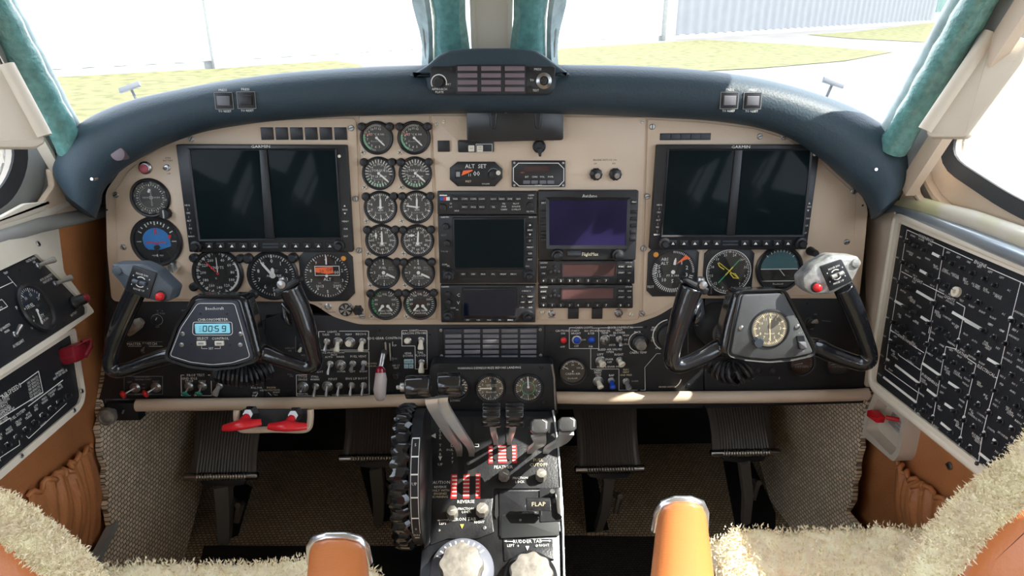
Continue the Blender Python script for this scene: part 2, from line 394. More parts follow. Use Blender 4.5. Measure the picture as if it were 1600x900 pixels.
# diagonal posts: teal sealed tube, grey strip
def diag(pts, rad, nm, mt, sq=1):
    m = MB(); P = [P3(*p) for p in pts]; P[1] = P[0]+(P[1]-P[0])*((1.415-P[0].z)/(P[1].z-P[0].z)); n = 40
    Q = [P[0].lerp(P[1], i/n) for i in range(n+1)]
    m.tube(Q, [rad*(1+.05*math.sin(i*1.9)) for i in range(n+1)], 14, sq=sq); return struct(nm, m, mt, 80)
diag([(118, 242, 1.13), (-40, -52, .93)], .022, 'trim_6', TEAL)
diag([(1395, 232, 1.14), (1560, -50, .93)], .023, 'trim_7', TEAL)
diag([(138, 240, 1.17), (-2, -30, .99)], .010, 'trim_8', SEALW)
diag([(1376, 222, 1.17), (1512, -30, .99)], .012, 'trim_9', SEALW)
def strip(a, b, w0, w1, nm, mt, th=.012, n=V((1, 0, 0))):
    A = P3(*a); B = P3(*b); B = A+(B-A)*((1.415-A.z)/(B.z-A.z)); d = (B-A).normalized(); s = d.cross(n).normalized()
    m = MB(); vs = []
    for p, w_ in ((A, w0), (B, w1)):
        for q in (-.5, .5):
            for z in (0, th): vs.append(p+s*q*w_+n*z)
    m.add(vs, [(0, 1, 3, 2), (4, 6, 7, 5), (0, 4, 5, 1), (2, 3, 7, 6), (1, 5, 7, 3), (0, 2, 6, 4)]); return struct(nm, m, mt)
strip((108, 288, 1.19), (-30, 50, .96), .028, .028, 'trim_10', GREYT, n=V((1, 0, 0)))
strip((95, 292, 1.17), (-40, 60, .95), .006, .006, 'trim_11', CREAMF, .018, n=V((1, 0, 0)))
strip((1402, 290, 1.20), (1610, -40, .92), .036, .036, 'trim_12', GREYT, n=V((-1, 0, 0)))
strip((1424, 296, 1.16), (1625, -10, .90), .03, .03, 'trim_13', CREAM, .016, n=V((-1, 0, 0)))

# leather and carpet linings of the side walls
def traced(F, pts, off, th, nm, mt, r=0, kind=True, ch=.004, parent=None, mb=None):
    p0 = F.pt(*pts[0], off); q = [F.uv(x, y, p0, off) for x, y in pts]
    if r: q = rp(q, r, 4)
    m = mb or MB(); m.prism(q, -th, 0, ch)
    o = obj(nm, m, mt, parent, F.M(p0))
    if kind: o['kind'] = 'structure'
    return o, p0, q
traced(LW, [(84, 345), (170, 325), (166, 470), (163, 600), (166, 690), (174, 770), (176, 822), (130, 900), (-60, 1150), (-700, 1150), (-700, 600), (0, 390)], .012, .012, 'wall_lining_left', LEATHER, .01)
traced(RW, [(1344, 600), (1342, 690), (1326, 740), (1320, 775), (1326, 800), (1340, 820), (1500, 1000), (1800, 1200), (2100, 1000), (1900, 600), (1560, 500)], .012, .012, 'wall_lining_right', LEATHER, .01)
KL = plane3(V((-.715, 1.15, .42)), V((-.69, 1.0, .10)), V((-.62, 1.6, .25)), V((0, 1, 0)))
rag = [(157+3*math.sin(i*2.3)+(i*1.2 if i > 4 else 0), 640+i*15) for i in range(13)]
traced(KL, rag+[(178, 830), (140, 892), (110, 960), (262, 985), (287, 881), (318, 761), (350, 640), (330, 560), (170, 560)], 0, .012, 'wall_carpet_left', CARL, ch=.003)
KR = plane3(V((.70, 1.15, .42)), V((.69, 1.0, .10)), V((.62, 1.6, .25)), V((0, -1, 0)))
rag = [(1356+2*math.sin(i*2.3)-(i*2.2), 615+i*14) for i in range(13)]
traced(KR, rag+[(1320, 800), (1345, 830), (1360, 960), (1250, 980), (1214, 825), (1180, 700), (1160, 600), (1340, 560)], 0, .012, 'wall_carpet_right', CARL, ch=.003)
m = MB(); m.tube([at_x(178, 818, -.70), at_x(138, 895, -.70)], .010, 4); struct('trim_14', m, GREYT)
# sill rails and sill trims
def rail(F, pts, rad, nm, mt, off=.02, sq=1):
    m = MB(); P = [F.pt(x, y, off) for x, y in pts]
    if rad > .009: i, j = (0, 1) if pts[0][0] < 0 else (-1, -2); P[i] = P[i]+(P[i]-P[j]).normalized()*.55
    m.tube(P, rad, 12, sq=sq); return struct(nm, m, mt, 80)
rail(LW, [(-220, 428), (0, 372), (60, 352), (128, 338), (176, 326)], .012, 'trim_15', GREYT, .03)
rail(LW, [(-220, 405), (0, 352), (60, 336), (100, 318)], .010, 'trim_16', CREAMF, .022)
rail(RW, [(1376, 324), (1450, 345), (1520, 371), (1600, 402), (1760, 470)], .012, 'trim_17', mat('rail_alloy', (.45, .50, .55), .3, .6), .03)
rail(RW, [(1384, 312), (1440, 322), (1520, 343), (1600, 372), (1760, 430)], .014, 'trim_18', SILL, .02)
traced(RW, [(1352, 338), (1396, 330), (1400, 345), (1372, 560), (1352, 606), (1348, 600)], .045, .01, 'pale_gap_panel', CREAM, .004)  # added pale panel covering the shaded gap beside the instrument panel
# corner gussets beyond the glareshield tips
traced(RW, [(1392, 262), (1432, 258), (1428, 300), (1450, 330), (1352, 345), (1345, 300)], .03, .01, 'trim_21', CREAM, .01)
traced(LW, [(80, 262), (96, 270), (150, 345), (88, 338), (66, 318), (86, 290)], .03, .01, 'trim_22', CREAM, .008)
# scalloped cloth-like trim on the left sill with rivets
o, p0, q = traced(LW, [(-60, 352), (0, 340), (40, 318), (80, 314), (70, 330), (30, 344), (-60, 372)], .034, .006, 'trim_23', CREAMF, .006)

# ================================================================== OUTSIDE
GZ = -1.2
def gpoly(pts, z, nm, mt, kind='structure'):
    m = MB(); m.add([tuple(at_z(x, y, z)) if not isinstance(x, tuple) else x for x, y in pts], [tuple(range(len(pts)))])
    o = obj(nm, m, mt); o['kind'] = kind; return o
m = MB(); m.add([(-150, -60, GZ), (400, -60, GZ), (400, 500, GZ), (-150, 500, GZ)], [(0, 1, 2, 3)]); struct('ground_apron', m, ASPH)
gpoly([(-500, 420), (-500, 150), (100, 120), (360, 106), (520, 95), (560, 100), (590, 118), (400, 170), (200, 230), (0, 330)], GZ+.02, 'lawn_left', GRASS)
gpoly([(800, 92), (850, 82), (880, 76), (960, 71), (1100, 62), (1250, 70), (1395, 81), (1320, 95), (1190, 106), (1080, 112), (900, 112), (800, 112)], GZ+.02, 'lawn_right', GRASS)
gpoly([(1262, 54), (1330, 50), (1470, 34), (1600, 25), (1600, 66), (1450, 66), (1330, 60)], GZ+.02, 'lawn_far', GRASS)
# hangars: corrugated sheet walls
def hangar(nm, label, A, B, h, mt, pitch, posts=(), depth=.6):
    A = V(A); B = V(B); d = (B-A); L = d.length; d.normalize(); n = V((d.y, -d.x, 0))
    if n.dot(A) > 0: n = -n
    M = Matrix(((d.x, n.x, 0, A.x), (d.y, n.y, 0, A.y), (0, 0, 1, GZ), (0, 0, 0, 1)))
    t = thing(nm, label, 'hangar', M)
    m = MB(); prof = []; k = int(L/pitch)
    for i in range(k):
        x = i*pitch; prof += [(x, 0), (x+pitch*.35, 0), (x+pitch*.5, .05), (x+pitch*.85, .05)]
    prof.append((L, 0)); vs = [(x, y, z) for z in (.25, h) for x, y in prof]; N = len(prof)
    m.add(vs, [(i, i+1, N+i+1, N+i) for i in range(N-1)])
    m.add([(0, 0, 0), (L, 0, 0), (L, -depth, 0), (0, -depth, 0), (0, 0, h), (L, 0, h), (L, -depth, h), (0, -depth, h)], [(1, 2, 6, 5), (3, 0, 4, 7), (2, 3, 7, 6), (4, 5, 6, 7)])
    obj('corrugated_wall', m, mt, t, M)
    obj('plinth', MB().box(0, L, -.1, .03, 0, .26), CONC if nm != 'green_hangar' else mt, t, M)
    for p in posts: obj('door_post', MB().box(p-.42, p+.42, -.05, .32, 0, h, .02), GREYT, t, M)
    return t
a = at_z(-260, 141, GZ); b = at_z(360, 105, GZ); L1 = (b-a).length
hangar('white_hangar', 'large white metal hangar ending at a pale post, behind left windscreen pane', a, b, 7, HANG, .9, posts=(L1-.2,))
a2 = at_z(372, 104, GZ); b2 = at_z(700, 83, GZ)
hangar('white_hangar', 'white metal hangar just left of the windscreen centre post', a2, b2, 7, HANG, 1.1)
a3 = at_z(745, 80, GZ); b3 = at_z(1040, 63, GZ)
hangar('white_hangar', 'flat white hangar front just right of the windscreen centre post', a3, b3, 8, HANG, 3.0, posts=((b3-a3).length,))
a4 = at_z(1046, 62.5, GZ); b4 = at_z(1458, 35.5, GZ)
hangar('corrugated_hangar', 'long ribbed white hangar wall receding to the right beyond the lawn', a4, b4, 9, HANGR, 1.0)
a5 = at_z(1462, 19, GZ); b5 = at_z(1600, 14, GZ)
hangar('green_hangar', 'distant pale green metal hangar at the far right', a5, b5, 16, HANGG, 3.0)
struct('trim_31', MB().box(-.95, .95, 1.565, 1.85, .70, .74), HANG)
# pale T-shaped ghosts that look like reflections, built as solids outside the windscreen
for (x, y, r_, lb) in ((204, 137, 20, 'small pale T-shaped fitting outside the windscreen, above the left glareshield'), (1301, 130, -18, 'small pale T-shaped fitting outside the windscreen, above the right glareshield')):
    F = Fr(P3(x, y, 1.62), -FW, RT); On_ = On(F, x, y); k = On_.k
    t = thing('windscreen_ghost', lb, 'fitting', On_.M, 'fittings outside the windscreen')
    m = MB(); m.X = Matrix.Rotation(math.radians(r_), 4, 'Z'); m.box(-17*k, 17*k, -4*k, 4*k, 0, .008, .002); obj('ghost_head', m, HANGR, t)
    m = MB(); q = On_.p0; m.tube([q, V((q.x+.012*(1 if r_ > 0 else -1), q.y+.01, q.z-.06)), V((q.x+.012*(1 if r_ > 0 else -1), q.y+.02, .738))], 2.2*k, 6); obj('ghost_stem', m, HANGR, t, Matrix())

# ================================================================== GLARESHIELD
GS = [(150, 341, 100, 303), (158, 318, 82, 272), (163, 297, 83, 240), (188, 268, 104, 211), (220, 247, 141, 182), (262, 226, 202, 157), (312, 208, 275, 140), (362, 198, 350, 126),
      (430, 189, 440, 114), (540, 182, 540, 106), (640, 179, 640, 102), (770, 177, 770, 101), (900, 179, 900, 101), (1000, 183, 1000, 103), (1100, 188, 1100, 110),
      (1180, 199, 1190, 123), (1235, 217, 1270, 144), (1280, 247, 1340, 171), (1320, 283, 1395, 206), (1345, 305, 1424, 240), (1357, 325, 1429, 270), (1361, 343, 1408, 303)]
GS = smooth_path(GS, 5)
rows = []
for lx, ly, ux, uy in GS:
    def mx(t): return (lx+(ux-lx)*t, ly+(uy-ly)*t)
    r = [MP.pt(lx, ly, -.004), MP.pt(lx, ly, .02), MP.pt(*mx(.04), .045), MP.pt(*mx(.16), .066), MP.pt(*mx(.35), .078), MP.pt(*mx(.58), .080), MP.pt(*mx(.78), .074), MP.pt(*mx(.91), .060), MP.pt(*mx(.98), .042), MP.pt(ux, uy, .018)]
    e = r[-1]; d = (e-CAM).normalized()
    for q in (.04, .12, .22, .34): r.append(e+d*q+V((0, 0, -.012-.10*q)))
    rows.append([tuple(p) for p in r])
m = MB(); m.grid(rows)
for e in (0, len(rows)-1): m.add(rows[e], [tuple(range(len(rows[e])))])
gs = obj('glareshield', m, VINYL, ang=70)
tag(gs, 'padded dark slate-blue glareshield arching over the whole instrument panel', 'glareshield')
# centre hood with its annunciator
HP = Fr(MP.o+MP.n*.100, MP.n, MP.u); hO = On(HP, 770, 125)
t = thing('annunciator_hood', 'raised padded hood with twelve mauve warning windows on glareshield centre', 'warning panel', hO.M)
m = MB(); outl = hO.poly([(638, 119), (650, 112), (668, 101), (684, 86), (700, 78), (740, 75), (800, 75), (838, 78), (852, 87), (870, 101), (884, 110), (893, 118), (870, 122), (868, 140), (858, 149), (680, 149), (668, 140), (666, 121)])
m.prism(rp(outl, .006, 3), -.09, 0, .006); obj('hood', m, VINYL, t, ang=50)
m = MB(); m.prism(rp(hO.poly([(672, 104), (868, 104), (866, 140), (858, 147), (682, 147), (673, 140)]), .004), 0, .003, .001); obj('face_plate', m, BPLA, t)
m = MB(); q = hO.rect(713, 101.5, 821, 147); m.prism(q, .003, .008, .001)
fr = obj('window_frame', m, BPLA, t)
for c in range(3):
    for r in range(4):
        m = MB(); x0 = 715.5+c*36.6; y0 = 104+r*10.7; m.prism(hO.rect(x0, y0, x0+30.5, y0+7), .0078, .0095, .0005); obj('warning_window', m, MAUVE, t)
m = MB(); k = hO.k; x, y = hO.uv(686, 129)
m.lathe([(8*k, .003), (7.4*k, .012), (6.5*k, .014)], x, y, 20, lobes=10, amp=.04); obj('dimmer_knob', m, BPLA, t)
m = MB(); m.annulus(x, y, 11*k, 12.6*k, .0035, 24, 0, -120, 110); m.text('BRT', *hO.uv(701, 132), 3*k, .0035); m.text('APPROACH', *hO.uv(687, 139.5), 3.2*k, .0035); m.text('PLATE', *hO.uv(687, 144), 3.2*k, .0035)
m.text('PRESS', *hO.uv(840, 108.5), 3.2*k, .0035); m.text('TO', *hO.uv(831, 125.5), 3.2*k, .0035); m.text('TEST', *hO.uv(837, 141.5), 3.2*k, .0035)
obj('lettering', m, INKW, t)
x, y = hO.uv(849.5, 126.5); m = MB(); m.lathe([(12.5*k, .003), (12*k, .006), (7*k, .009), (5*k, .006)], x, y, 28); b = obj('test_button_ring', m, STEEL, t)
m = MB(); m.cyl(x, y, 4.6*k, .005, .012, 16, 0, .001); obj('test_button', m, BPLA, b)
for sx, sy in ((705, 108), (705.5, 138), (829, 107), (828, 136)):
    m = MB(); m.cyl(*hO.uv(sx, sy), 2.2*k, .003, .0045, 10); obj('screw', m, BPLA, t)
# PRESS TO RESET buttons let into the glareshield
GB = Fr(MP.o+MP.n*.0795, MP.n, MP.u)
for (x, y, mt, lb) in ((350.5, 158, GREYK, 'left of the pair at the left end'), (385.5, 157, BPLA, 'right of the pair at the left end'), (1139, 157.5, GREYK, 'left of the pair at the right end'), (1175, 158, GREYK, 'right of the pair at the right end')):
    o = On(GB, x, y); k = o.k
    t = thing('reset_button', 'square press-to-reset lamp button on the glareshield, '+lb, 'button', o.M, 'reset buttons on the glareshield')
    m = MB(); m.box(-14*k, 14*k, -12*k, 13*k, -.012, .0015, .001); obj('button_bezel', m, BPLA, t)
    m = MB(); a = rect(-14*k, -12*k, 14*k, 13*k); m.line(a, .7*k, .0018, 7, True)
    m.text('PRESS', 0, 16.5*k, 3.6*k, .0018); m.text('TO RESET', 0, -15.5*k, 3.2*k, .0018); obj('lettering', m, INK, t)
    m = MB(); m.box(-9.5*k, 9.5*k, -7*k, 7.5*k, .001, .006, .0015); obj('button_cap', m, mt, t)
for (x, y, mt, r) in ((184, 240, MAUVE, 11), (144.5, 279.5, CHROME, 3.2), (1368, 264.5, CHROME, 3.4)):
    o = On(GB if r < 9 else Fr(MP.o+MP.n*.074, MP.n, MP.u), x, y); m = MB(); m.lathe([(r*o.k, -.03), (r*o.k, .0005), (r*.7*o.k, .0025)] if r < 9 else [(r*o.k, -.02), (r*o.k, .001), (r*.9*o.k, .0015)], 0, 0, 20)
    g = obj('screw' if r < 9 else 'speaker_disc', m, mt, gs, o.M)
# ================================================================== INSTRUMENT PANEL
pO = On(MP, 770, 340)
panel = thing('instrument_panel', 'wide cream painted instrument panel under the glareshield', 'instrument panel', pO.M)
def plate(nm, pts, z0, z1, mt, r=.006, parent=panel, O=pO, ch=.0015):
    m = MB(); q = rp(O.poly(pts), r, 5); m.prism(q, z0, z1, ch); return obj(nm, m, mt, parent, O.M)
ARCH = [(163, 300), (190, 262), (222, 240), (262, 220), (312, 202), (362, 192), (430, 183), (540, 176), (640, 173), (770, 171), (900, 173), (1000, 177), (1100, 182), (1180, 193), (1235, 211), (1280, 241), (1320, 277), (1345, 300), (1358, 325)]
plate('base_plate', ARCH+[(1352, 390), (1344, 467), (1090, 467), (1062, 474), (1030, 494), (990, 508), (560, 508), (520, 496), (490, 476), (470, 472), (173, 472), (166, 400)], -.012, -.002, CREAM, .012)
plate('left_plate', [(180, 298), (200, 268), (228, 244), (262, 224), (312, 206), (362, 196), (430, 187), (552, 184), (557, 190), (560, 300), (566, 400), (571, 496), (540, 496), (515, 488), (492, 470), (188, 466), (184, 400)], -.002, .001, CREAM, .004)
plate('engine_plate', [(561, 181), (671, 180), (680, 400), (682, 499), (576, 499), (570, 400)], -.002, .0004, CREAM, .002)
plate('centre_plate', [(674, 180), (1009, 183), (1003, 400), (997, 500), (686, 500), (681, 300)], -.002, .001, CREAM, .002)
plate('right_plate', [(1012, 186), (1100, 191), (1180, 201), (1232, 218), (1276, 248), (1315, 284), (1338, 305), (1333, 390), (1325, 462), (1085, 462), (1055, 470), (1030, 486), (1004, 496), (1006, 400)], -.002, .001, CREAM, .004)
SCREW = {}
def screw(F, px, py, r, parent, mt=STEEL, off=0, slot=True):
    key = (mt.name, slot)
    if key not in SCREW:
        m = MB(); m.lathe([(1, 0), (1, .25), (.8, .5), (.3, .55)], 0, 0, 14); m.box(-.75, .75, -.13, .13, .5, .57, 0, 1) if slot else m
        if slot == 2: m.box(-.13, .13, -.7, .7, .5, .58, 0, 1)
        SCREW[key] = data('screw', m, [mt, INKK])
    a = random.random()*3
    return link('screw', SCREW[key], parent, F.M(F.pt(px, py, off)) @ Matrix.Rotation(a, 4, 'Z') @ Matrix.Scale(r*F.s(px, py), 4))
for x, y in ((299, 217.5), (181, 304.5), (193, 386), (549, 200), (555.5, 310.5), (561, 391), (566, 494), (1019, 198), (1224.5, 214), (1334, 299), (1323, 378), (1011, 307), (1005, 388), (1003, 490), (1187, 213), (547, 478)):
    screw(MP, x, y, 4.6, panel, STEEL, .001)
for x, y in ((682, 194), (1004, 190), (847, 488), (986, 491), (693, 190)): screw(MP, x, y, 3.2, panel, CREAMF, .001)
for x, y in ((167, 328), (1348, 321), (1318, 345), (226, 454)): screw(MP, x, y, 1.6, panel, BPLA, -.002, False)
for r in range(6):
    for c, x in enumerate(((567, 570, 573, 576, 579, 581), (625, 627, 628, 631, 633, 635))):
        y = (238, 292.5, 345, 396, 445.5, 494)[r]; screw(MP, x[r], y, 4.2, panel, CREAMF, .0004, 2)
# lettering on the cream panel
m = MB()
def tx(m, O, s, px, py, hpx, mi=0, z=.0013, al='c', sx=1, rot=0): m.text(s, *O.uv(px, py), hpx*O.k, z, mi, rot, sx, al)
for s, x, y, h in (('ENGINE ANTI ICE ON', 945, 250, 2.6), ('LH', 930, 255.5, 2.6), ('RH', 959, 255.5, 2.6), ('OFF', 822, 219, 3), ('MIC', 861, 219, 3), ('PROP SYN', 512, 470, 2.4), ('ON', 501, 475, 2.4), ('OFF', 501, 482, 2.4), ('FOR TO & LDG', 514, 487.5, 2.2), ('EMER', 263, 247, 2.5), ('BATTERY', 263, 251, 2.5), ('OFF', 264, 271.5, 2.5), ('ON', 862, 482, 2.3), ('RADAR', 862, 496, 2.3), ('HF', 967, 481, 2.3), ('MUTE', 967, 496, 2.3)):
    tx(m, pO, s, x, y, h, 6)
obj('lettering', m, INK, panel)
def toggle(F, px, py, tip=(0, 16), L=1.0, mt=STEEL, parent=None, fat=1.0, off=0, ring=0, nm='toggle_switch', nut=STEEL, bulb=0):
    """bat-handle toggle: nut and bushing with its lever as a sub-part; tip is the lever end in pixels"""
    k = F.s(px, py, off); M = F.M(F.pt(px, py, off)); m = MB()
    if ring: m.lathe([(ring*k, 0), (ring*k, 2.5*k), (ring*.86*k, 3.2*k), (ring*.66*k, 1.4*k)], 0, 0, 24)
    m.lathe([(5.4*k, 0), (5.4*k, 1.5*k), (4.2*k, 2.4*k), (3.6*k, 2.4*k), (3.6*k, 4*k), (2.4*k, 4.2*k)], 0, 0, 12)
    b = obj(nm, m, nut, parent, M)
    tx_, ty = tip[0]*k, -tip[1]*k; H = max(8*k, 13*k*L)
    m = MB()
    m.tube([(0, 0, 3*k), (tx_*.35, ty*.35, H*.5), (tx_*.8, ty*.8, H*.9), (tx_, ty, H)], [1.6*k*fat, 1.9*k*fat, 2.7*k*fat, 2.3*k*fat], 10)
    if bulb: m.tube([(tx_*.80, ty*.80, H*.85), (tx_*.9, ty*.9, H*.95), (tx_*1.08, ty*1.08, H*1.05), (tx_*1.2, ty*1.2, H*1.12)], [bulb*.6*k, bulb*1.25*k, bulb*1.25*k, bulb*.6*k], 12, 1)
    obj('switch_lever', m, [STEEL, mt] if bulb else mt, b, M, ang=60 if bulb else 35); return b
def knob(F, px, py, r, h, parent=None, mt=BPLA, off=0, nm='knob', lob=12, amp=.04, mark=None, cap=None):
    k = F.s(px, py, off); M = F.M(F.pt(px, py, off)); m = MB()
    m.lathe([(r*1.15*k, 0), (r*1.15*k, h*.2*k), (r*k, h*.28*k), (r*.93*k, h*.88*k), (r*.8*k, h*k)], 0, 0, 36, 0, lob, amp)
    o = obj(nm, m, mt, parent, M)
    if mark is not None: m = MB(); m.ray_(0, 0, mark, r*.15*k, r*.8*k, r*.14*k, h*k+.0002); obj('index_line', m, INKW, o, M)
    if cap: m = MB(); m.lathe([(cap*k, h*k), (cap*.95*k, h*1.5*k), (cap*.8*k, h*1.6*k)], 0, 0, 24, 0, 8, .05); obj('inner_knob', m, mt, o, M)
    return o
toggle(MP, 512.8, 479, (1, -2), .8, STEEL, panel, .8)
toggle(MP, 862, 489.5, (2, 1), .6, STEEL, panel, .8); toggle(MP, 966.5, 488.5, (0, 2), .6, STEEL, panel, .9, ring=6.5)
toggle(MP, 261.5, 262, (-2, 1), .6, STEEL, panel, .9)
for x in (931, 961):
    o = On(MP, x, 272); k = o.k; m = MB(); m.lathe([(9.5*k, 0), (9.5*k, 5*k), (6*k, 7*k)], 0, 0, 30, 0, 10, .05); b = obj('toggle_switch', m, BPLA, panel, o.M)
    m = MB(); m.tube([(0, 0, 5*k), (1*k, -1.5*k, 14*k)], [3.2*k, 4.4*k], 12); obj('switch_lever', m, STEEL, b, o.M)
# blanking squares and small annunciators
for (x0, y0, x1, y1) in ((684, 219.5, 702.7, 237), (887.3, 481, 903.9, 497.3), (924.4, 481, 941, 497.3)):
    m = MB(); m.prism(rp(pO.rect(x0, y0, x1, y1), .001, 2), .001, .004, .0006); obj('blank_button', m, BPLA, panel)
o = On(MP, 474.5, 208); t = thing('annunciator_strip', 'row of six blank dark annunciator squares above the left display', 'annunciator', o.M)
m = MB(); m.prism(o.rect(407, 197, 544, 219.8), -.001, .002); obj('strip_frame', m, CREAM, t)
for i in range(6): m = MB(); m.prism(rp(o.rect(408.5+i*22.9, 198.8, 428+i*22.9, 218.5), .001, 2), .002, .004, .0006); obj('lamp_button', m, BPLA, t)
o = On(MP, 1070, 213); t = thing('annunciator_strip', 'narrow strip of five dark annunciator windows above the right display', 'annunciator', o.M)
m = MB(); m.prism(o.rect(1031, 208, 1110, 218.8), -.001, .0025, .0005); obj('strip_frame', m, BPLA, t)
for i in range(5): m = MB(); m.prism(o.rect(1032.3+i*15.5, 209.3, 1046.2+i*15.5, 217.5), .0025, .0035, .0004); obj('lamp_window', m, SLATE, t)
o = On(MP, 743, 228); t = thing('annunciator_strip', 'small black switch strip with two white keys under the smoked cover', 'switch strip', o.M)
m = MB(); m.prism(rp(o.rect(715.5, 218.5, 771.8, 237.7), .003), .001, .004, .001); obj('strip_face', m, BPLA, t)
m = MB(); m.line(o.rect(744, 225, 769, 237), .0007, .0042, 0, True); m.text('TEST', *o.uv(736.7, 231.5), .002, .0072, 6); m.text('TERR', *o.uv(750, 229.8), .0018, .0072, 6); m.text('INHB', *o.uv(750, 233), .0018, .0072, 6); obj('lettering', m, INK, t)
for x in (736.7, 750): m = MB(); m.prism(rp(o.rect(x-4.7, 226.8, x+4.7, 236.6), .001, 2), .004, .007, .0008); obj('key', m, WPLA, t)
# smoked cover hanging below the glareshield
o = On(MP, 804, 200, .020); t = thing('smoked_cover', 'smoked black plate with rounded lower corner hanging at panel top centre', 'cover', o.M)
m = MB(); m.prism(rp(o.poly([(729, 172), (880, 172), (880, 219), (848, 219.5), (769, 221.5), (729.5, 220)]), .005), 0, .004, .001); obj('plate', m, SMOKE, t)
for x in (770.5, 840): 
    m = MB(); m.prism(rp(o.poly([(x-6, 172), (x+7, 172), (x+5, 196), (x+3, 202), (x-2, 202), (x-5, 196)]), .003), .004, .007, .002); obj('clip', m, BPLA, t)
for x in (790, 820.5): m = MB(); m.cyl(*o.uv(x, 174.5), .0025, .004, .006, 12); obj('rivet', m, WPLA, t)
m = MB(); m.box(-.008, .008, .02, .026, -.02, 0); obj('mount_tab', m, BPLA, t)
kb = knob(MP, 842.3, 228.8, 9, 9, panel, BPLA, .001, 'rotary_knob', 0, 0)
k = MP.s(842, 229); m = MB(); m.prism(rp([(-4*k, -2*k), (4*k, -2*k), (2.6*k, -15*k), (-.6*k, -15*k)], .001, 2), 6*k, 12*k, .001); obj('pointer', m, BPLA, kb, WM[kb.name])
# ---- red lamp top left
o = On(MP, 228, 262); k = o.k; t = thing('warning_lamp', 'small red and silver push lamp near the top left of the panel', 'lamp', o.M)
m = MB(); m.lathe([(10*k, .001), (10*k, .004), (8*k, .006), (7*k, .005)], 0, 0, 28); obj('lamp_rim', m, STEEL, t)
m = MB(); m.lathe([(7*k, .004), (6.5*k, .007), (4*k, .0085)], -1*k, -1*k, 20); obj('lens', m, mat('faded_red_lens', (.45, .10, .13), .3), t)
# ---- gauges
def gauge(nm, label, cat, F, px, py, r, ticks=(), texts=(), needles=(), arcs=(), bez=1.12, group=None, face=DIAL, ears=0, off=.0004, square=None, sm='gauge', depth=.006, extra=None):
    o = On(F, px, py, off); R = r*o.k; t = thing(nm, label, cat, o.M, group)
    m = MB()
    if square:
        a, c = square; q = [(-a, -a+c), (-a+c, -a), (a-c, -a), (a, -a+c), (a, a-c), (a-c, a), (-a+c, a), (-a, a-c)]
        m.prism([(x*R, y*R) for x, y in q], 0, .004, .001); m.lathe([(R*1.0, .0), (R*1.0, .0055), (R*.95, .0055), (R*.92, .0042)], 0, 0, 40)
    else:
        m.lathe([(R*bez, 0), (R*bez, depth*.6), (R*(bez*.5+.49), depth), (R*.97, depth*.9), (R*.93, .0015)], 0, 0, 40)
    obj('bezel', m, BPLA, t)
    m = MB(); m.cyl(0, 0, R*.95, -.001, .0043 if square else .0016, 40); obj('dial_face', m, face, t)
    Z = .0046 if square else .0019
    m = MB()
    for a0, a1, n, r0, r1, w_, mi in ticks:
        for i in range(n):
            a = a0+(a1-a0)*i/max(1, n-1); m.ray_(0, 0, a, r0*R, r1*R, w_*R, Z, mi)
    for a0, a1, r0, r1, mi in arcs: m.annulus(0, 0, r0*R, r1*R, Z-.0001, 24, mi, a0, a1)
    for s, x, y, h, mi in texts: m.text(s, x*R, y*R, h*R, Z, mi)
    if extra: extra(m, R, Z)
    if m.v: obj('dial_markings', m, INK, t)
    for nd in needles:
        a, l, tl, w0, w1, mt = nd[:6]; ox, oy = nd[6] if len(nd) > 6 else (0, 0)
        d = V((math.sin(math.radians(a)), math.cos(math.radians(a)))); n = V((-d.y, d.x)); m = MB()
        q = [d*-tl*R+n*w0*R/2, d*-tl*R-n*w0*R/2, d*l*.8*R-n*w0*R/2, d*l*R-n*w1*R/2, d*l*R+n*w1*R/2, d*l*.8*R+n*w0*R/2]
        m.prism([(p.x+ox*R, p.y+oy*R) for p in q], Z+.0004, Z+.0010); m.cyl(ox*R, oy*R, max(w0*.9, .06)*R, Z+.0003, Z+.0014, 14)
        obj('needle', m, mt, t)
    if ears:
        for sx in (-1, 1):
            m = MB(); m.lathe([(R*.28, 0), (R*.28, .006), (R*.22, .0095), (R*.10, .0105)], sx*R*.93, R*.74, 16)
            m.prism([(sx*R*.6, R*.55), (sx*R*1.02, R*.5), (sx*R*1.1, R*.9), (sx*R*.7, R*.92)], 0, .005); obj('lamp_post', m, BPLA, t)
    m = MB(); m.cyl(0, 0, R*.93, Z+.0018, Z+.0024, 32); obj('glass', m, DGLASS, t)
    return t, R, o
def nums(lst, a0, a1, rad, h, mi=0):
    out = []
    for i, s in enumerate(lst):
        a = math.radians(a0+(a1-a0)*i/max(1, len(lst)-1)); out.append((s, rad*math.sin(a), rad*math.cos(a), h, mi))
    return out
WN = INKW
GC = [[(588.7, 215.3), (647.3, 215.3)], [(592, 270.7), (649.2, 270.5)], [(594.8, 323.8), (651.5, 323.4)], [(597, 375.6), (652.6, 375.6)], [(599.6, 425.6), (654, 425.6)], [(602, 474.4), (656.6, 474)]]
RN = 23.2
side = ('left', 'right')
def star(m, R, Z, a, x=0, y=0, l=.62):
    m.ray_(x*R, y*R, a, .05*R, l*R, .16*R, Z, 0, .02*R)
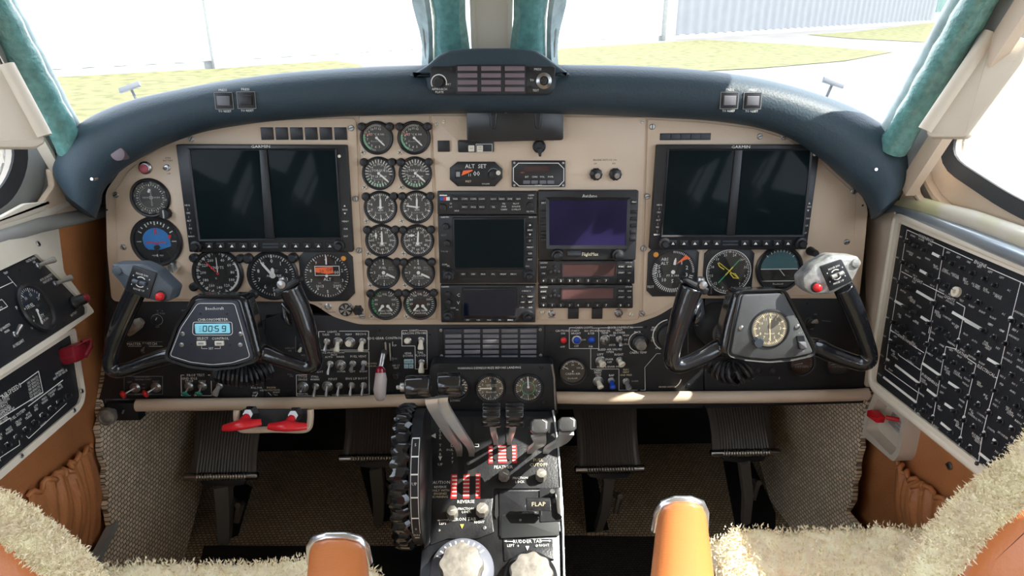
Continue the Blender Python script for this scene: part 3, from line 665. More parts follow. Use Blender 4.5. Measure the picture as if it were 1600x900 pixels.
for c in range(2):
    L = side[c]
    gauge('temperature_gauge', f'round black turbine temperature gauge with red mark, {L} one of top row', 'gauge', MP, *GC[0][c], RN,
          [(-170, 20, 30, .76, .88, .022, 0), (-150, -60, 4, .7, .9, .05, 2), (-65, -65, 1, .35, .92, .05, 1)],
          nums(['3', '4', '5', '6', '7', '8', '9', '10', '11', '12'], 165, 380, .62, .15)[::1]+[('ITT °C X 100', 0, .22, .13, 0), ('Beechcraft', 0, -.22, .13, 7)], [(135, .74, -.02, .10, .06, WN)], [(-150, -75, .80, .90, 2)], ears=1, group='engine gauges')
    gauge('torque_gauge', f'round black torque gauge with coarse white ticks, {L} one of second row', 'gauge', MP, *GC[1][c], RN,
          [(-225, 95, 25, .70, .92, .05, 0), (-225, -120, 8, .70, .92, .05, 2)], nums(['0', '2', '4', '6', '8', '10', '12', '14', '16', '18', '20', '22', '24'], -225, 75, .60, .14)+[('TORQUE', 0, .18, .16, 0), ('FT LB X 100', 0, -.22, .14, 0), ('Beechcraft', 0, -.4, .12, 7)],
          [(132, .86, -.12, .11, .07, WN)], ears=1, group='engine gauges')
    gauge('propeller_gauge', (f'round black propeller speed gauge with both pointers up, {L} one of third row' if c == 0 else 'round black propeller speed gauge with one pointer to the left, right one of third row'), 'gauge', MP, *GC[2][c], RN,
          [(0, 352, 45, .80, .92, .03, 0), (0, 324, 10, .72, .92, .06, 0)], nums(['0', '1', '2', '3', '4', '5', '6', '7', '8', '9'], 0, 324, .62, .18)+[('PROP', 0, -.02, .12, 0), ('RPM', 0, -.2, .12, 0), ('Beechcraft', 0, -.36, .13, 7)],
          [(2, .62, -.05, .12, .03, WN)]+([(-82, .72, 0, .10, .05, WN)] if c else []), ears=1, group='engine gauges')
    gauge('turbine_gauge', f'round black turbine speed gauge with small inset dial, {L} one of fourth row', 'gauge', MP, *GC[3][c], RN,
          [(0, 300, 41, .82, .92, .03, 0), (0, 300, 11, .74, .92, .05, 0)], nums(['0', '10', '20', '30', '40', '50', '60', '70', '80', '90', '100'], 0, 300, .62, .16)[1:]+[('TURBINE', 0, -.18, .11, 0), ('RPM', 0, -.34, .13, 0)],
          [(1 if c == 0 else 5, .84, .0, .12, .05, WN, (0, -.2)), (0 if c == 0 else 90, .2, .2, .10, .02, WN, (-.38, .36))], ears=1, group='engine gauges',
          extra=lambda m, R, Z: [m.ray_(-.38*R, .36*R, a*36, .26*R, .34*R, .03*R, Z, 0) for a in range(10)])
    gauge('fuel_flow_gauge', f'round black fuel flow gauge with pointer down right, {L} one of fifth row', 'gauge', MP, *GC[4][c], RN,
          [(-180, 0, 13, .80, .92, .03, 7), (-180, 0, 5, .72, .92, .05, 0), (120, 180, 6, .8, .92, .03, 7)], [('FUEL', -.05, .32, .16, 0), ('FLOW', -.05, -.24, .16, 0), ('PPH', .5, .34, .11, 7), ('X100', .5, .20, .11, 7), ('4', 0, .60, .18, 0), ('3', -.6, 0, .18, 0), ('2', -.42, -.42, .16, 0), ('1', .02, -.60, .16, 0), ('Beechcraft', 0, -.38, .12, 7)],
          [(116, .82, -.2, .13, .08, WN)], ears=1, group='engine gauges')
    gauge('oil_gauge', f'round black oil pressure and temperature gauge with two pointers, {L} one of bottom row', 'gauge', MP, *GC[5][c], RN,
          [(-150, -20, 14, .78, .92, .035, 2 if c == 0 else 0), (20, 150, 14, .78, .92, .035, 0)]+[(-125, -75, 5, .76, .92, .06, 2)], [('OIL', 0, .66, .15, 0), ('120', -.34, .56, .13, 0), ('80', -.58, .28, .15, 0), ('60', -.6, -.02, .15, 0), ('150', .36, .56, .13, 0), ('100', .56, .28, .14, 0), ('50', .56, -.06, .15, 0), ('PRESS TEMP', 0, -.5, .12, 0), ('Beechcraft', 0, -.66, .12, 0)],
          [(-140, .44, 0, .12, .06, WN, (-.18, -.16)), (140, .44, 0, .12, .06, WN, (.18, -.16))], ears=1, group='engine gauges')
def small_knob(t, o, px, py, r, h=.012, mt=BPLA, nm='knob', mark=True):
    x, y = o.uv(px, py); m = MB(); q = r*o.k; m.lathe([(q*1.1, 0), (q*1.1, h*.4), (q, h*.6), (q*.9, h)], x, y, 24, 0, 10, .05)
    kk = obj(nm, m, mt, t)
    if mark: m = MB(); m.box(x-q*.15, x+q*.15, y-q*.8, y+q*.8, h, h+.001); obj('grip', m, STEEL, kk)
    return kk
# course deviation indicator
t, R, o = gauge('course_indicator', 'round black course deviation indicator at the upper left of the panel', 'gauge', MP, 235.5, 309, 27.5,
    [(0, 350, 36, .70, .78, .025, 0), (0, 330, 12, .66, .78, .04, 0)], nums(['12', '15', '18', '21', '24', '27', '30', '33', '0', '3', '6', '9'], 8, 338, .87, .10), [], [(-200, -20, .60, .62, 7)],
    extra=lambda m, R, Z: [m.ray_(.05*R+x*.09*R, .02*R, 0, -.04*R, .04*R, .025*R, Z, 0) for x in range(-5, 6)]+[m.ray_(.05*R-.05*R, .02*R+x*.09*R, 90, .02*R, .09*R, .025*R, Z, 0) for x in range(-5, 6)]+[m.annulus(.05*R, .02*R, .08*R, .10*R, Z, 20, 0), m.ray_(.02*R, .5*R, 25, -.22*R, .0, .12*R, Z, 0)])
small_knob(t, o, 260.5, 333, 8)
# left standby attitude indicator
def att(m, R, Z):
    for a in (-60, -45, -30, -20, -10, 0, 10, 20, 30, 45, 60): m.ray_(0, .03*R, a, .76*R if a % 30 else .7*R, .86*R, .045*R, Z, 0)
    for a in (-90, 90): m.ray_(0, 0, a, .66*R, .86*R, .035*R, Z, 0)
    m.poly([(-.58*R, -.1*R)]+[(.62*R*math.sin(math.radians(a)), .62*R*math.cos(math.radians(a))-.02*R) for a in range(-75, 76, 10)]+[(.60*R, -.22*R), (.1*R, -.38*R), (-.4*R, -.36*R), (-.52*R, -.25*R)], Z, 4)
    m.line([(-.5*R, -.04*R), (-.1*R, -.04*R), (0, -.12*R), (.1*R, -.04*R), (.4*R, -.04*R)], .05*R, Z+.0006, 1)
    m.line([(-.05*R, .36*R), (.06*R, .36*R), (0, .56*R)], .04*R, Z+.0003, 1, True)
    m.poly([(.50*R, .15*R), (.62*R, .12*R), (.68*R, .28*R), (.56*R, .30*R)], Z+.0003, 1)
    m.text('Beechcraft', 0, -.66*R, .07*R, Z, 7); m.ray_(0, -.62*R, 90, -.28*R, .22*R, .025*R, Z, 0); m.cyl(-.02*R, -.62*R, .06*R, Z, Z+.0003, 12, 0)
o4 = INK[4]; INK[4] = SKYB
t, R, o = gauge('attitude_indicator', 'round attitude indicator with bright blue ball at lower left of panel', 'gauge', MP, 245.5, 377, 35.5, extra=att, bez=1.12)
INK[4] = o4
x, y = o.uv(247, 386); m = MB(); m.cyl(x, y, 4*o.k, .0025, .006, 14); m.tube([(x, y, .004), (x+2*o.k, y-26*o.k, .003)], .0012, 6); obj('aircraft_symbol', m, BPLA, t)
small_knob(t, o, 275, 416, 8.5, .014, CHROME)
# airspeed
t, R, o = gauge('airspeed_indicator', 'round black airspeed indicator, left of the altimeters', 'gauge', MP, 341, 427, 35.5,
    [(10, 350, 52, .84, .93, .02, 0), (20, 340, 17, .78, .93, .035, 0)], nums(['40', '60', '80', '100', '120', '140', '160', '180', '200', '220', '260'], 24, 336, .64, .125)+[('KNOTS', 0, .26, .12, 0), ('%', -.1, -.22, .08, 0)],
    [(0, .72, -.05, .035, .02, WN), (-42, .72, -.12, .05, .02, INKR)], [(60, 150, .84, .92, 0)])
for x, y in ((305, 402), (377, 403), (305, 447)): 
    xx, yy = o.uv(x, y); m = MB(); m.lathe([(7*o.k, 0), (7*o.k, .008), (4*o.k, .011)], xx, yy, 16); obj('lamp_post', m, BPLA, t)
t, R, o = gauge('altimeter', 'round black altimeter with white pointer up left, between airspeed dial and square altimeter', 'gauge', MP, 426.7, 430, 35.5,
    [(0, 352.8, 50, .84, .93, .02, 0), (0, 324, 10, .78, .93, .04, 0)], nums(list('0123456789'), 0, 324, .64, .17)+[('ALTITUDE', .05, -.02, .10, 0), ('CALIBRATED', .06, .24, .05, 7), ('TO 20,000', .06, .16, .05, 7)],
    [(-38, .78, 0, .10, .03, WN), (2, .35, 0, .14, .02, WN)])
for x, y in ((389, 403), (459, 402), (397, 459)):
    xx, yy = o.uv(x, y); m = MB(); m.lathe([(8*o.k, 0), (8*o.k, .008), (5*o.k, .011)], xx, yy, 16); obj('lamp_post', m, BPLA, t)
def aw(m, R, Z):
    m.poly([(-.48*R, .42*R), (.55*R, .42*R), (.55*R, .02*R), (-.48*R, .02*R)], Z, 6); m.line([(-.48*R, .42*R), (.55*R, .42*R), (.55*R, .02*R), (-.48*R, .02*R)], .025*R, Z+.0002, 0, True)
    m.poly([(-.46*R, .36*R), (.28*R, .40*R), (.30*R, .12*R), (.05*R, .08*R), (-.46*R, .16*R)], Z+.0004, 3); m.text('OFF', .18*R, .26*R, .15*R, Z+.0006, 6); m.text('20', -.2*R, .2*R, .14*R, Z+.0006, 6); m.text('00', .42*R, .14*R, .14*R, Z+.0005)
    m.text('ALT', .02*R, -.16*R, .13*R, Z); m.text('1013', -.32*R, -.46*R, .12*R, Z); m.text('2992', .42*R, -.46*R, .12*R, Z); m.text('MB', -.32*R, -.32*R, .06*R, Z, 7); m.text('IN HG', .4*R, -.32*R, .06*R, Z, 7)
t, R, o = gauge('altimeter', 'square-cased altimeter with orange OFF flag, right of the round altimeter', 'gauge', MP, 511.4, 430, 36.5, [(0, 352.8, 50, .86, .95, .02, 0), (0, 324, 10, .80, .95, .035, 0)], nums(list('0123456789'), 0, 324, .70, .13), [(2, .88, -.5, .06, .02, WN)], square=(1.14, .34), extra=aw)
xx, yy = o.uv(537.5, 403); m = MB(); m.cyl(xx, yy, 4*o.k, .004, .006, 14, 0, .001); obj('warning_lens', m, AMBER, t)
# fan-shaped air outlet and small knob
o = On(MP, 540.5, 483.5); k = o.k; t = thing('light_sensor', 'small round black and silver vaned disc under the square altimeter', 'vent', o.M)
m = MB(); m.cyl(0, 0, 10.5*k, .001, .004, 28, 0, .001); obj('rim', m, BPLA, t)
m = MB(); [m.add([(0, 0, .0045), (9*k*math.cos(a), 9*k*math.sin(a), .0045), (9*k*math.cos(a+.55), 9*k*math.sin(a+.55), .0045)], [(0, 1, 2)]) for a in [i*math.pi/3 for i in range(6)]]; obj('vanes', m, GREYK if 0 else STEEL, t)
kb = knob(MP, 560, 484, 6.5, 12, panel, BPLA, .001, 'rotary_knob', 6, .1)
# right side instruments
def ra(m, R, Z):
    for s, x, y in (('25', -.72, .22), ('20', -.72, .02), ('15', -.66, -.16), ('10', -.42, -.36), ('5', 0, -.42)): m.text(s, x*R*.92, y*R, .16*R, Z)
    m.text('ABS', -.38*R, .56*R, .13*R, Z); m.text('ALT', -.38*R, .38*R, .13*R, Z); m.text('FT X 100', 0, -.17*R, .10*R, Z)
    m.text('0', .06*R, .42*R, .16*R, Z); m.text('1', .36*R, .40*R, .17*R, Z); m.text('2', .60*R, .18*R, .17*R, Z); m.text('3', .60*R, -.14*R, .17*R, Z); m.text('4', .4*R, -.4*R, .16*R, Z)
    m.poly([(.1*R, .34*R), (.52*R, .74*R), (.74*R, .60*R), (.55*R, .55*R), (.45*R, .52*R)], Z+.0004, 3); m.cyl(-.0*R, 0, .13*R, Z, Z+.001, 16, 6)
    for a in range(100, 265, 6): m.ray_(0, 0, a+2, .74*R, .9*R, .03*R, Z, 0)
    for a in range(265, 300, 5): m.ray_(0, 0, a, .74*R, .9*R, .03*R, Z, 0)
    m.text('TEST', -.95*R, -.66*R, .10*R, Z)
t, R, o = gauge('radar_altimeter', 'square-cased absolute altimeter with orange flag, below right display', 'gauge', MP, 1050.5, 424, 36, [(0, 90, 19, .84, .94, .025, 0)], [], [(8, .62, -.32, .10, .03, WN)], square=(1.10, .26), extra=ra)
xx, yy = o.uv(1024, 397); m = MB(); m.cyl(xx, yy, 4.2*o.k, .004, .006, 14, 0, .001); obj('warning_lens', m, AMBER, t)
def hsi(m, R, Z):
    m.annulus(0, 0, .96*R, .99*R, Z+.001, 48, 0)
    for s, a in (('21', -14), ('24', 16), ('30', 46), ('33', 76), ('0', 106), ('3', 136), ('6', 166), ('9', 196), ('12', 226), ('15', 256), ('18', 286), ('19', -44)):
        m.text(s, .76*R*math.sin(math.radians(a)), .76*R*math.cos(math.radians(a)), .11*R, Z)
    m.ray_(0, 0, 40, -.66*R, .70*R, .045*R, Z+.0006, 2); m.ray_(.0, 0, 40, -.2*R, .28*R, .05*R, Z+.0007, 5)
    m.line([(-.50*R, .40*R), (-.42*R, .24*R), (-.2*R, .10*R)], .04*R, Z+.0006, 5); m.line([(-.46*R, .42*R), (.46*R, -.30*R)], .03*R, Z+.0004, 5)
    m.line([(.08*R, -.06*R), (.30*R, -.10*R), (.46*R, -.30*R), (.24*R, -.28*R), (.08*R, -.1*R)], .04*R, Z+.0006, 5, True); m.ray_(0, 0, 0, .86*R, .96*R, .05*R, Z+.0005, 0)
t, R, o = gauge('horizontal_situation_indicator', 'square-cased compass dial with yellow and green course needles', 'gauge', MP, 1137, 423.5, 35.5, [(0, 355, 72, .86, .93, .02, 0), (0, 350, 36, .84, .93, .028, 0)], [], [], square=(1.10, .30), extra=hsi)
small_knob(t, o, 1108, 452, 6, .012); 
def at2(m, R, Z):
    for a in (-45, -30, -20, -10, 0, 10, 20, 30, 45): m.ray_(0, 0, a, .80*R, .90*R, .03*R, Z+.0003, 0)
    m.poly([(.86*R*math.sin(math.radians(a)), .86*R*math.cos(math.radians(a))) for a in range(-90, 91, 10)], Z, 4)
    m.poly([(.86*R*math.sin(math.radians(a)), .86*R*math.cos(math.radians(a))) for a in range(90, 271, 10)], Z, 7)
    m.ray_(0, 0, 90, -.86*R, .86*R, .035*R, Z+.0003, 0)
    for a in (-60, -35, 35, 60): m.ray_(0, 0, 180+a, .1*R, .7*R, .02*R, Z+.0003, 6)
    m.poly([(-.8*R, -.58*R), (.8*R, -.58*R), (.6*R, -.86*R), (-.6*R, -.86*R)], Z+.0006, 6); m.line([(-.76*R, -.56*R), (.76*R, -.56*R)], .03*R, Z+.0007, 0); m.text('Beechcraft', 0, -.70*R, .08*R, Z+.0007)
    m.ray_(0, 0, 140, 0, .42*R, .03*R, Z+.0006, 0)
s4, s7 = INK[4], INK[7]; INK[4] = mat('faded_teal_sky', (.06, .14, .15), .4); INK[7] = mat('dark_ground', (.025, .025, .02), .4)
t, R, o = gauge('attitude_indicator', 'round attitude indicator with dull grey-green face right of compass dial', 'gauge', MP, 1217, 420, 34, extra=at2, bez=1.1)
INK[4], INK[7] = s4, s7
kb = knob(MP, 1265.5, 392, 6, 22, panel, BPLA, .001, 'rotary_knob', 0, 0)
# ---- displays and radios
def unit(nm, label, cat, cx, cy, group=None, off=.001):
    o = On(MP, cx, cy, off); return thing(nm, label, cat, o.M, group), o
def body(t, o, pts, z1, mt=BPLA, r=.002, nm='bezel', z0=0, ch=.0012):
    m = MB(); m.prism(rp(o.poly(pts), r, 3), z0, z1, ch); return obj(nm, m, mt, t)
def quad(x0, y0, x1, y1): return [(x0, y0), (x1, y0), (x1, y1), (x0, y1)]
def display(lb, corners, scrs, div, keys, ky, knobs, lx, rx, title, dot, slot):
    cx = sum(c[0] for c in corners)/4; cy = sum(c[1] for c in corners)/4
    t, o = unit('flight_display', lb, 'display', cx, cy)
    body(t, o, corners, .014, BPLA, .003)
    # recessed look: a raised rim around both glasses
    for s in scrs: m = MB(); m.prism(rp(o.poly(s), .002, 3), .0142, .0150, .0003); obj('screen', m, SCRN, t)
    m = MB(); m.prism(o.poly(div), .0142, .0175, .001); obj('divider', m, BPLA, t)
    q = o.poly([scrs[0][0], scrs[1][1], scrs[1][2], scrs[0][3]]); m = MB(); m.ring(inset(q, -.0032), inset(q, -.0005), .014, .0172, zi=.0155); obj('screen_rim', m, BPLA, t)
    m = MB()
    for x in keys: m.poly([(o.uv(x-2.6, ky+2)[0], o.uv(x, ky+2)[1]), (o.uv(x+2.6, ky+2)[0], o.uv(x, ky+2)[1]), o.uv(x, ky-2)], .0164)
    tx(m, o, title, dot[0], dot[1]-1.5, 4.3, 0, .0146, sx=1.25)
    for s, dx, y in lx: tx(m, o, s, dx, y, 2.6, 0, .0144)
    for s, dx, y in rx: tx(m, o, s, dx, y, 2.6, 0, .0144)
    obj('lettering', m, INK, t)
    for x in keys: m = MB(); m.prism(rp(o.rect(x-6, ky-4.5, x+6, ky+4.5), .001, 2), .014, .0162, .0006); obj('soft_key', m, BPLA, t)
    m = MB(); 
    for dy in (-2.6, 2.2): m.prism(o.rect(slot-12, ky+dy-1.2, slot+12, ky+dy+1.2), .014, .0148)
    obj('card_slot', m, INKB if 0 else SLATE, t)
    for x, y in knobs: x2, y2 = o.uv(x, y); k = o.k; m = MB(); m.lathe([(9*k, .014), (9*k, .021), (6*k, .022), (5.5*k, .029), (4.5*k, .030)], x2, y2, 28, 0, 14, .04); obj('rotary_knob', m, BPLA, t)
    m = MB(); m.cyl(*o.uv(dot[2], dot[3]), 2.4*o.k, .014, .016, 10); obj('sensor_dot', m, WPLA, t)
    return t, o
display('large dual-screen flight display on the left side of the panel', [(280, 225), (544, 226), (554, 391.5), (301, 391.5)],
    [[(303, 234), (409, 234), (418, 370), (319, 371)], [(423, 234), (526, 234), (534, 368), (432, 369)]], [(410, 233), (421.5, 233), (434, 370), (419.5, 370)],
    (332.5, 350, 367.5, 385.5, 403, 448.5, 466, 483.5, 501, 518.5), 381.5, ((313, 382), (533, 381)),
    [('HDG', 298, 319), ('|', 298.7, 325), ('CRS', 299.5, 331), ('|', 300.3, 337), ('ALT', 301, 343), ('|', 302, 349), ('V/S', 303, 355), ('|', 303.5, 361), ('BARO', 304.5, 367)],
    [('▲', 541, 320), ('RNG', 541.5, 326), ('▼', 541.5, 332), ('MENU', 542, 344), ('CLR', 542.6, 355.5), ('ENT', 543, 367)], 'GARMIN', (411.5, 230, 533, 243), 426.5)
display('large dual-screen flight display on the right side of the panel', [(1024.5, 225.5), (1276.5, 225.5), (1255, 387.5), (1013, 388)],
    [[(1042.5, 234.5), (1141, 234.5), (1129.5, 364.5), (1032.5, 364.5)], [(1156, 234.5), (1260, 234.5), (1247.5, 364.5), (1144.5, 364.5)]], [(1143, 233.5), (1155, 233.5), (1143.5, 365), (1130, 365)],
    (1048, 1065, 1081.7, 1098.7, 1115.5, 1158.7, 1175.5, 1192, 1209, 1225.5), 377.5, ((1034.5, 377.5), (1245, 377)),
    [('HDG', 1027.3, 318.5), ('|', 1027, 324), ('CRS', 1026.3, 330), ('|', 1026, 336), ('ALT', 1025.5, 342), ('|', 1025, 347.5), ('V/S', 1024.5, 353), ('|', 1024, 359), ('BARO', 1023.5, 364.5)],
    [('▲', 1259, 316), ('RNG', 1258, 321.5), ('▼', 1257, 327.5), ('MENU', 1255.5, 339.5), ('CLR', 1254, 350.5), ('ENT', 1252, 362)], 'GARMIN', (1153, 230.5, 1266.5, 240.5), 1137)
# altitude preselector
t, o = unit('altitude_selector', 'octagonal black altitude setter reading 00 with an orange flag', 'altitude selector', 744, 271.5)
m = MB(); m.prism(o.poly([(703, 262), (715, 252.5), (773, 252.5), (785, 264), (785, 278), (773, 290.7), (715, 290.7), (703, 280)]), 0, .006, .001); obj('bezel', m, BPLA, t)
m = MB(); m.prism(o.rect(711, 264.5, 756, 278.5), .006, .0066); obj('counter_window', m, DIAL, t)
m = MB(); tx(m, o, 'ALT', 734.5, 259.5, 6, 0, .0068); tx(m, o, 'SET', 753.5, 259.5, 6, 0, .0068); tx(m, o, '11', 734, 273, 4, 0, .0070); tx(m, o, '00', 744.8, 271, 7.5, 0, .0070); tx(m, o, 'FEET', 732, 283, 3.2, 8, .0068); tx(m, o, 'COLLINS', 759, 286.7, 2.2, 0, .0068)
m.poly([o.uv(721, 274), o.uv(724, 266), (o.uv(738, 264.7)), o.uv(739, 266), o.uv(731, 270)], .0072, 3); m.poly(o.rect(713, 268, 719, 275.5), .0070, 7); m.annulus(*o.uv(771, 271), .0088, .0095, .0068, 20, 7, -70, 50)
obj('lettering', m, INK, t)
x, y = o.uv(771, 272); m = MB(); m.cyl(x, y, 7*o.k, .006, .012, 24, 0, .001); kk = obj('setting_knob', m, BPLA, t); x, y = o.uv(778.5, 269); m = MB(); m.lathe([(3.6*o.k, .012), (3.4*o.k, .0145), (1.6*o.k, .0145), (1.4*o.k, .013)], x, y, 16); obj('push_button', m, WPLA, kk)
# remote radio panel right of it
t, o = unit('radio_selector', 'small black rectangular radio head with four grey keys', 'radio', 841, 271.5)
body(t, o, quad(799.5, 250.7, 883, 292), .005)
m = MB(); m.line(o.poly([(802, 262), (810, 254.5), (872, 254.5), (880.5, 263), (880.5, 282), (873, 290), (811, 290), (802, 282)]), .0012, .0053, 0, True)
for x, s in zip((823, 835, 847, 860), ('BIT', 'CHN', 'VOL', 'PWR')): tx(m, o, s, x, 276, 2.8, 0, .0053)
tx(m, o, 'TEST', 816, 269.5, 2, 3, .0053); tx(m, o, 'SOURCE', 841, 289, 2, 0, .0056); obj('lettering', m, INK, t)
m = MB(); m.prism(o.rect(819, 259, 858, 268), .005, .0056); obj('readout', m, SCRNM, t)
for x in (822.6, 835, 847.8, 860): m = MB(); m.prism(rp(o.rect(x-5.4, 281, x+5.4, 286.7), .0007, 2), .005, .0078, .0008); obj('key', m, GREYK, t)
for x, y in ((803.5, 254), (879.5, 254), (803.5, 289), (879.5, 289)): m = MB(); m.cyl(*o.uv(x, y), 1.8*o.k, .005, .0062, 10); obj('screw', m, STEEL, t)
def keys(t, o, lst, z, w_, h, mt=BPLA, hh=.002, txt=None, th=2.4, mi=0):
    m2 = MB()
    for e in lst:
        x, y = e[:2]; m = MB(); m.prism(rp(o.rect(x-w_/2, y-h/2, x+w_/2, y+h/2), .0007, 2), z, z+hh, .0006); obj('key', m, mt, t)
        if len(e) > 2: tx(m2, o, e[2], x, y, th, mi, z+hh+.0002)
    if m2.v: obj('key_legends', m2, INK, t)
# audio panel
t, o = unit('audio_panel', 'wide black audio selector panel with two rows of small keys', 'audio panel', 761.5, 315.5)
body(t, o, quad(684, 297.8, 838.6, 334), .010)
m = MB(); m.prism(o.rect(688, 301.5, 834, 331), .010, .0108); obj('face_plate', m, BPLA, t)
keys(t, o, [(712, 309.5, 'MKR')]+[(x, 309.5, s) for x, s in zip((726.5, 740, 753, 771, 784, 796.5, 809.5), ('COM1', 'COM2', 'COM3', 'NAV1', 'NAV2', 'DME', 'ADF'))]+[(x, 322, s) for x, s in zip((726.5, 740, 753, 771), ('MIC1', 'MIC2', 'MIC3', 'TEL'))], .0108, 10.5, 9, th=2.4)
m = MB()
for s, x, y in (('GMA', 691, 304), ('PILOT', 806, 317), ('ISOLATE', 806, 321.5), ('COPILOT', 806, 326), ('TEL', 787, 317), ('SPKR', 787, 321.5), ('CABIN', 787, 326), ('SENS', 714, 328), ('HI', 705, 317), ('LO', 705, 322), ('PLAY', 828, 308.5), ('CREW', 829, 304), ('SQ VOL', 828, 329)): tx(m, o, s, x, y, 2.4, 0, .0110)
for x, mi in ((691, 4), (694.5, 1), (700.5, 0)): m.poly(o.rect(x-2.8, 306.5, x+2.8, 312), .0111, mi)
m.poly(o.rect(687.5, 303.2, 699, 305), .0111, 0)
obj('lettering', m, INK, t)
for x, y in ((693, 322.5), (827.5, 319.5)): x2, y2 = o.uv(x, y); m = MB(); m.lathe([(5.5*o.k, .0108), (5.2*o.k, .017), (3*o.k, .0175)], x2, y2, 24, 0, 12, .05); obj('rotary_knob', m, BPLA, t)
# navigators
def concentric(t, o, x, y, r=9):
    x2, y2 = o.uv(x, y); k = o.k; m = MB(); m.lathe([(r*1.1*k, .010), (r*1.1*k, .013), (r*k, .0135), (r*.94*k, .020), (r*.75*k, .0205)], x2, y2, 40, 0, 20, .03); a = obj('outer_knob', m, BPLA, t)
    m = MB(); m.lathe([(r*.55*k, .0205), (r*.52*k, .029), (r*.35*k, .030)], x2, y2, 24, 0, 8, .06); obj('inner_knob', m, BPLA, a)
t, o = unit('navigator', 'tall black navigator unit with large blank screen below audio panel', 'navigator', 762, 388)
body(t, o, [(684.5, 335), (838.7, 335), (838, 440.5), (688, 441)], .010)
m = MB(); m.prism(rp(o.poly([(707, 338), (821, 338), (820.5, 419), (709, 419)]), .002), .010, .013, .002); obj('screen_frame', m, BPLA, t)
m = MB(); m.prism(o.poly([(710, 341), (818.5, 341), (818, 415.5), (711.5, 415.5)]), .013, .0135); obj('screen', m, SCRN, t)
keys(t, o, [(827.5, y, s) for y, s in ((349.5, '▲'), (357.5, 'RNG'), (364.5, '▼'), (374, 'D'), (384, 'MENU'), (393.5, 'CLR'), (403, 'ENT'))], .010, 9, 6, th=2.6, hh=.004)
keys(t, o, [(x, 426, s) for x, s in zip((724, 739.5, 755, 770.5, 786, 802), ('CDI', 'OBS', 'MSG', 'FPL', 'VNAV', 'PROC'))], .010, 11, 6, th=2.4)
m = MB(); tx(m, o, 'GARMIN', 695.5, 338, 2.4, 0, .0102); tx(m, o, 'GNS 530', 832, 338, 2.4, 0, .0102); tx(m, o, 'COM', 695, 411.5, 2.4, 0, .0102); tx(m, o, 'V/L', 701, 413.5, 2.4, 0, .0102); tx(m, o, 'RNG', 823, 414, 2.4, 0, .0102); tx(m, o, 'VLOC', 694, 366, 2.2, 7, .0102); tx(m, o, 'VOL SQ', 695, 391, 2.2, 7, .0102)
obj('lettering', m, INK, t)
m = MB(); m.prism(o.rect(724, 432, 751, 436), .010, .0104); m.prism(o.rect(776, 432, 803, 436), .010, .0104); obj('card_slots', m, DIAL, t)
for x, y in ((701.5, 428), (826, 428)): concentric(t, o, x, y)
for x, y in ((697, 352), (699, 378)): x2, y2 = o.uv(x, y); m = MB(); m.lathe([(5*o.k, .010), (4.6*o.k, .018), (3*o.k, .0185)], x2, y2, 24, 0, 10, .05); obj('small_knob', m, BPLA, t)
t, o = unit('navigator', 'shorter black navigator unit with dark blue-black screen at panel foot', 'navigator', 762, 472)
body(t, o, [(688.5, 443.3), (837.5, 443.3), (836, 501.5), (690, 501.5)], .010)
m = MB(); m.prism(rp(o.poly([(722, 447), (807, 447), (807, 495), (722, 495)]), .002), .010, .013, .002); obj('screen_frame', m, BPLA, t)
m = MB(); m.prism(o.rect(725, 450, 804, 489.5), .013, .0135); obj('screen', m, mat('blue_black_display', (.003, .006, .018), .08), t)
keys(t, o, [(x, 497, s) for x, s in zip((731, 747.5, 764, 781, 797), ('CDI', 'OBS', 'MSG', 'FPL', 'PROC'))], .010, 11, 4.5, th=2.2)
keys(t, o, [(816, 460.5, 'D'), (828, 460.5, 'MENU'), (816, 469, 'CLR'), (828, 469, 'ENT')], .010, 10, 5.5, th=2.2, hh=.003)
m = MB(); tx(m, o, 'GARMIN', 696, 446, 2.2, 0, .0102); tx(m, o, 'GNS 430', 827, 446, 2.2, 0, .0102); tx(m, o, '< RNG >', 822, 452.5, 2.6, 0, .0102); tx(m, o, 'COM', 708, 479, 2.4, 0, .0102); tx(m, o, 'V/L', 715, 481.5, 2.2, 0, .0102); tx(m, o, 'PUSH', 815, 478, 2, 0, .0102); tx(m, o, 'CRSR', 828, 478, 2, 0, .0102); tx(m, o, 'C', 716.5, 459, 5, 0, .0102); tx(m, o, 'V', 716.5, 471, 5, 0, .0102); obj('lettering', m, INK, t)
for x, y in ((700.5, 491), (824.5, 490.5)): concentric(t, o, x, y, 8.5)
for x, y in ((700, 457), (701, 469)): x2, y2 = o.uv(x, y); m = MB(); m.lathe([(4.6*o.k, .010), (4.2*o.k, .017), (3*o.k, .0175)], x2, y2, 24, 0, 10, .05); obj('small_knob', m, BPLA, t)
# multifunction display with the indigo screen
t, o = unit('multifunction_display', 'black display with indigo screen right of the navigators', 'display', 917, 350)
body(t, o, [(840.3, 296.2), (996, 296.2), (991, 404.3), (840.8, 404.3)], .012, BPLA, .003)
m = MB(); m.ring(o.poly([(852, 307), (983, 307), (980, 386), (852.5, 386)]), o.poly([(857, 311.5), (978, 311.5), (975.5, 381), (857.5, 381)]), .012, .016, zi=.0135); obj('screen_frame', m, BPLA, t)
m = MB(); m.prism(o.poly([(857, 311.5), (978, 311.5), (975.5, 381), (857.5, 381)]), .012, .0135); obj('screen', m, SCRNB, t)
keys(t, o, [(848.5, 315.3, 'BRT'), (848.5, 330.5), (848.3, 341.5), (848.3, 352), (848.3, 362.5), (848.2, 373)]+[(988.5, 314, 'FNC'), (988, 329.5), (987.6, 340), (987.2, 350.5), (986.8, 361), (986.4, 371.5)], .012, 9, 5.5, th=2.8, hh=.003)
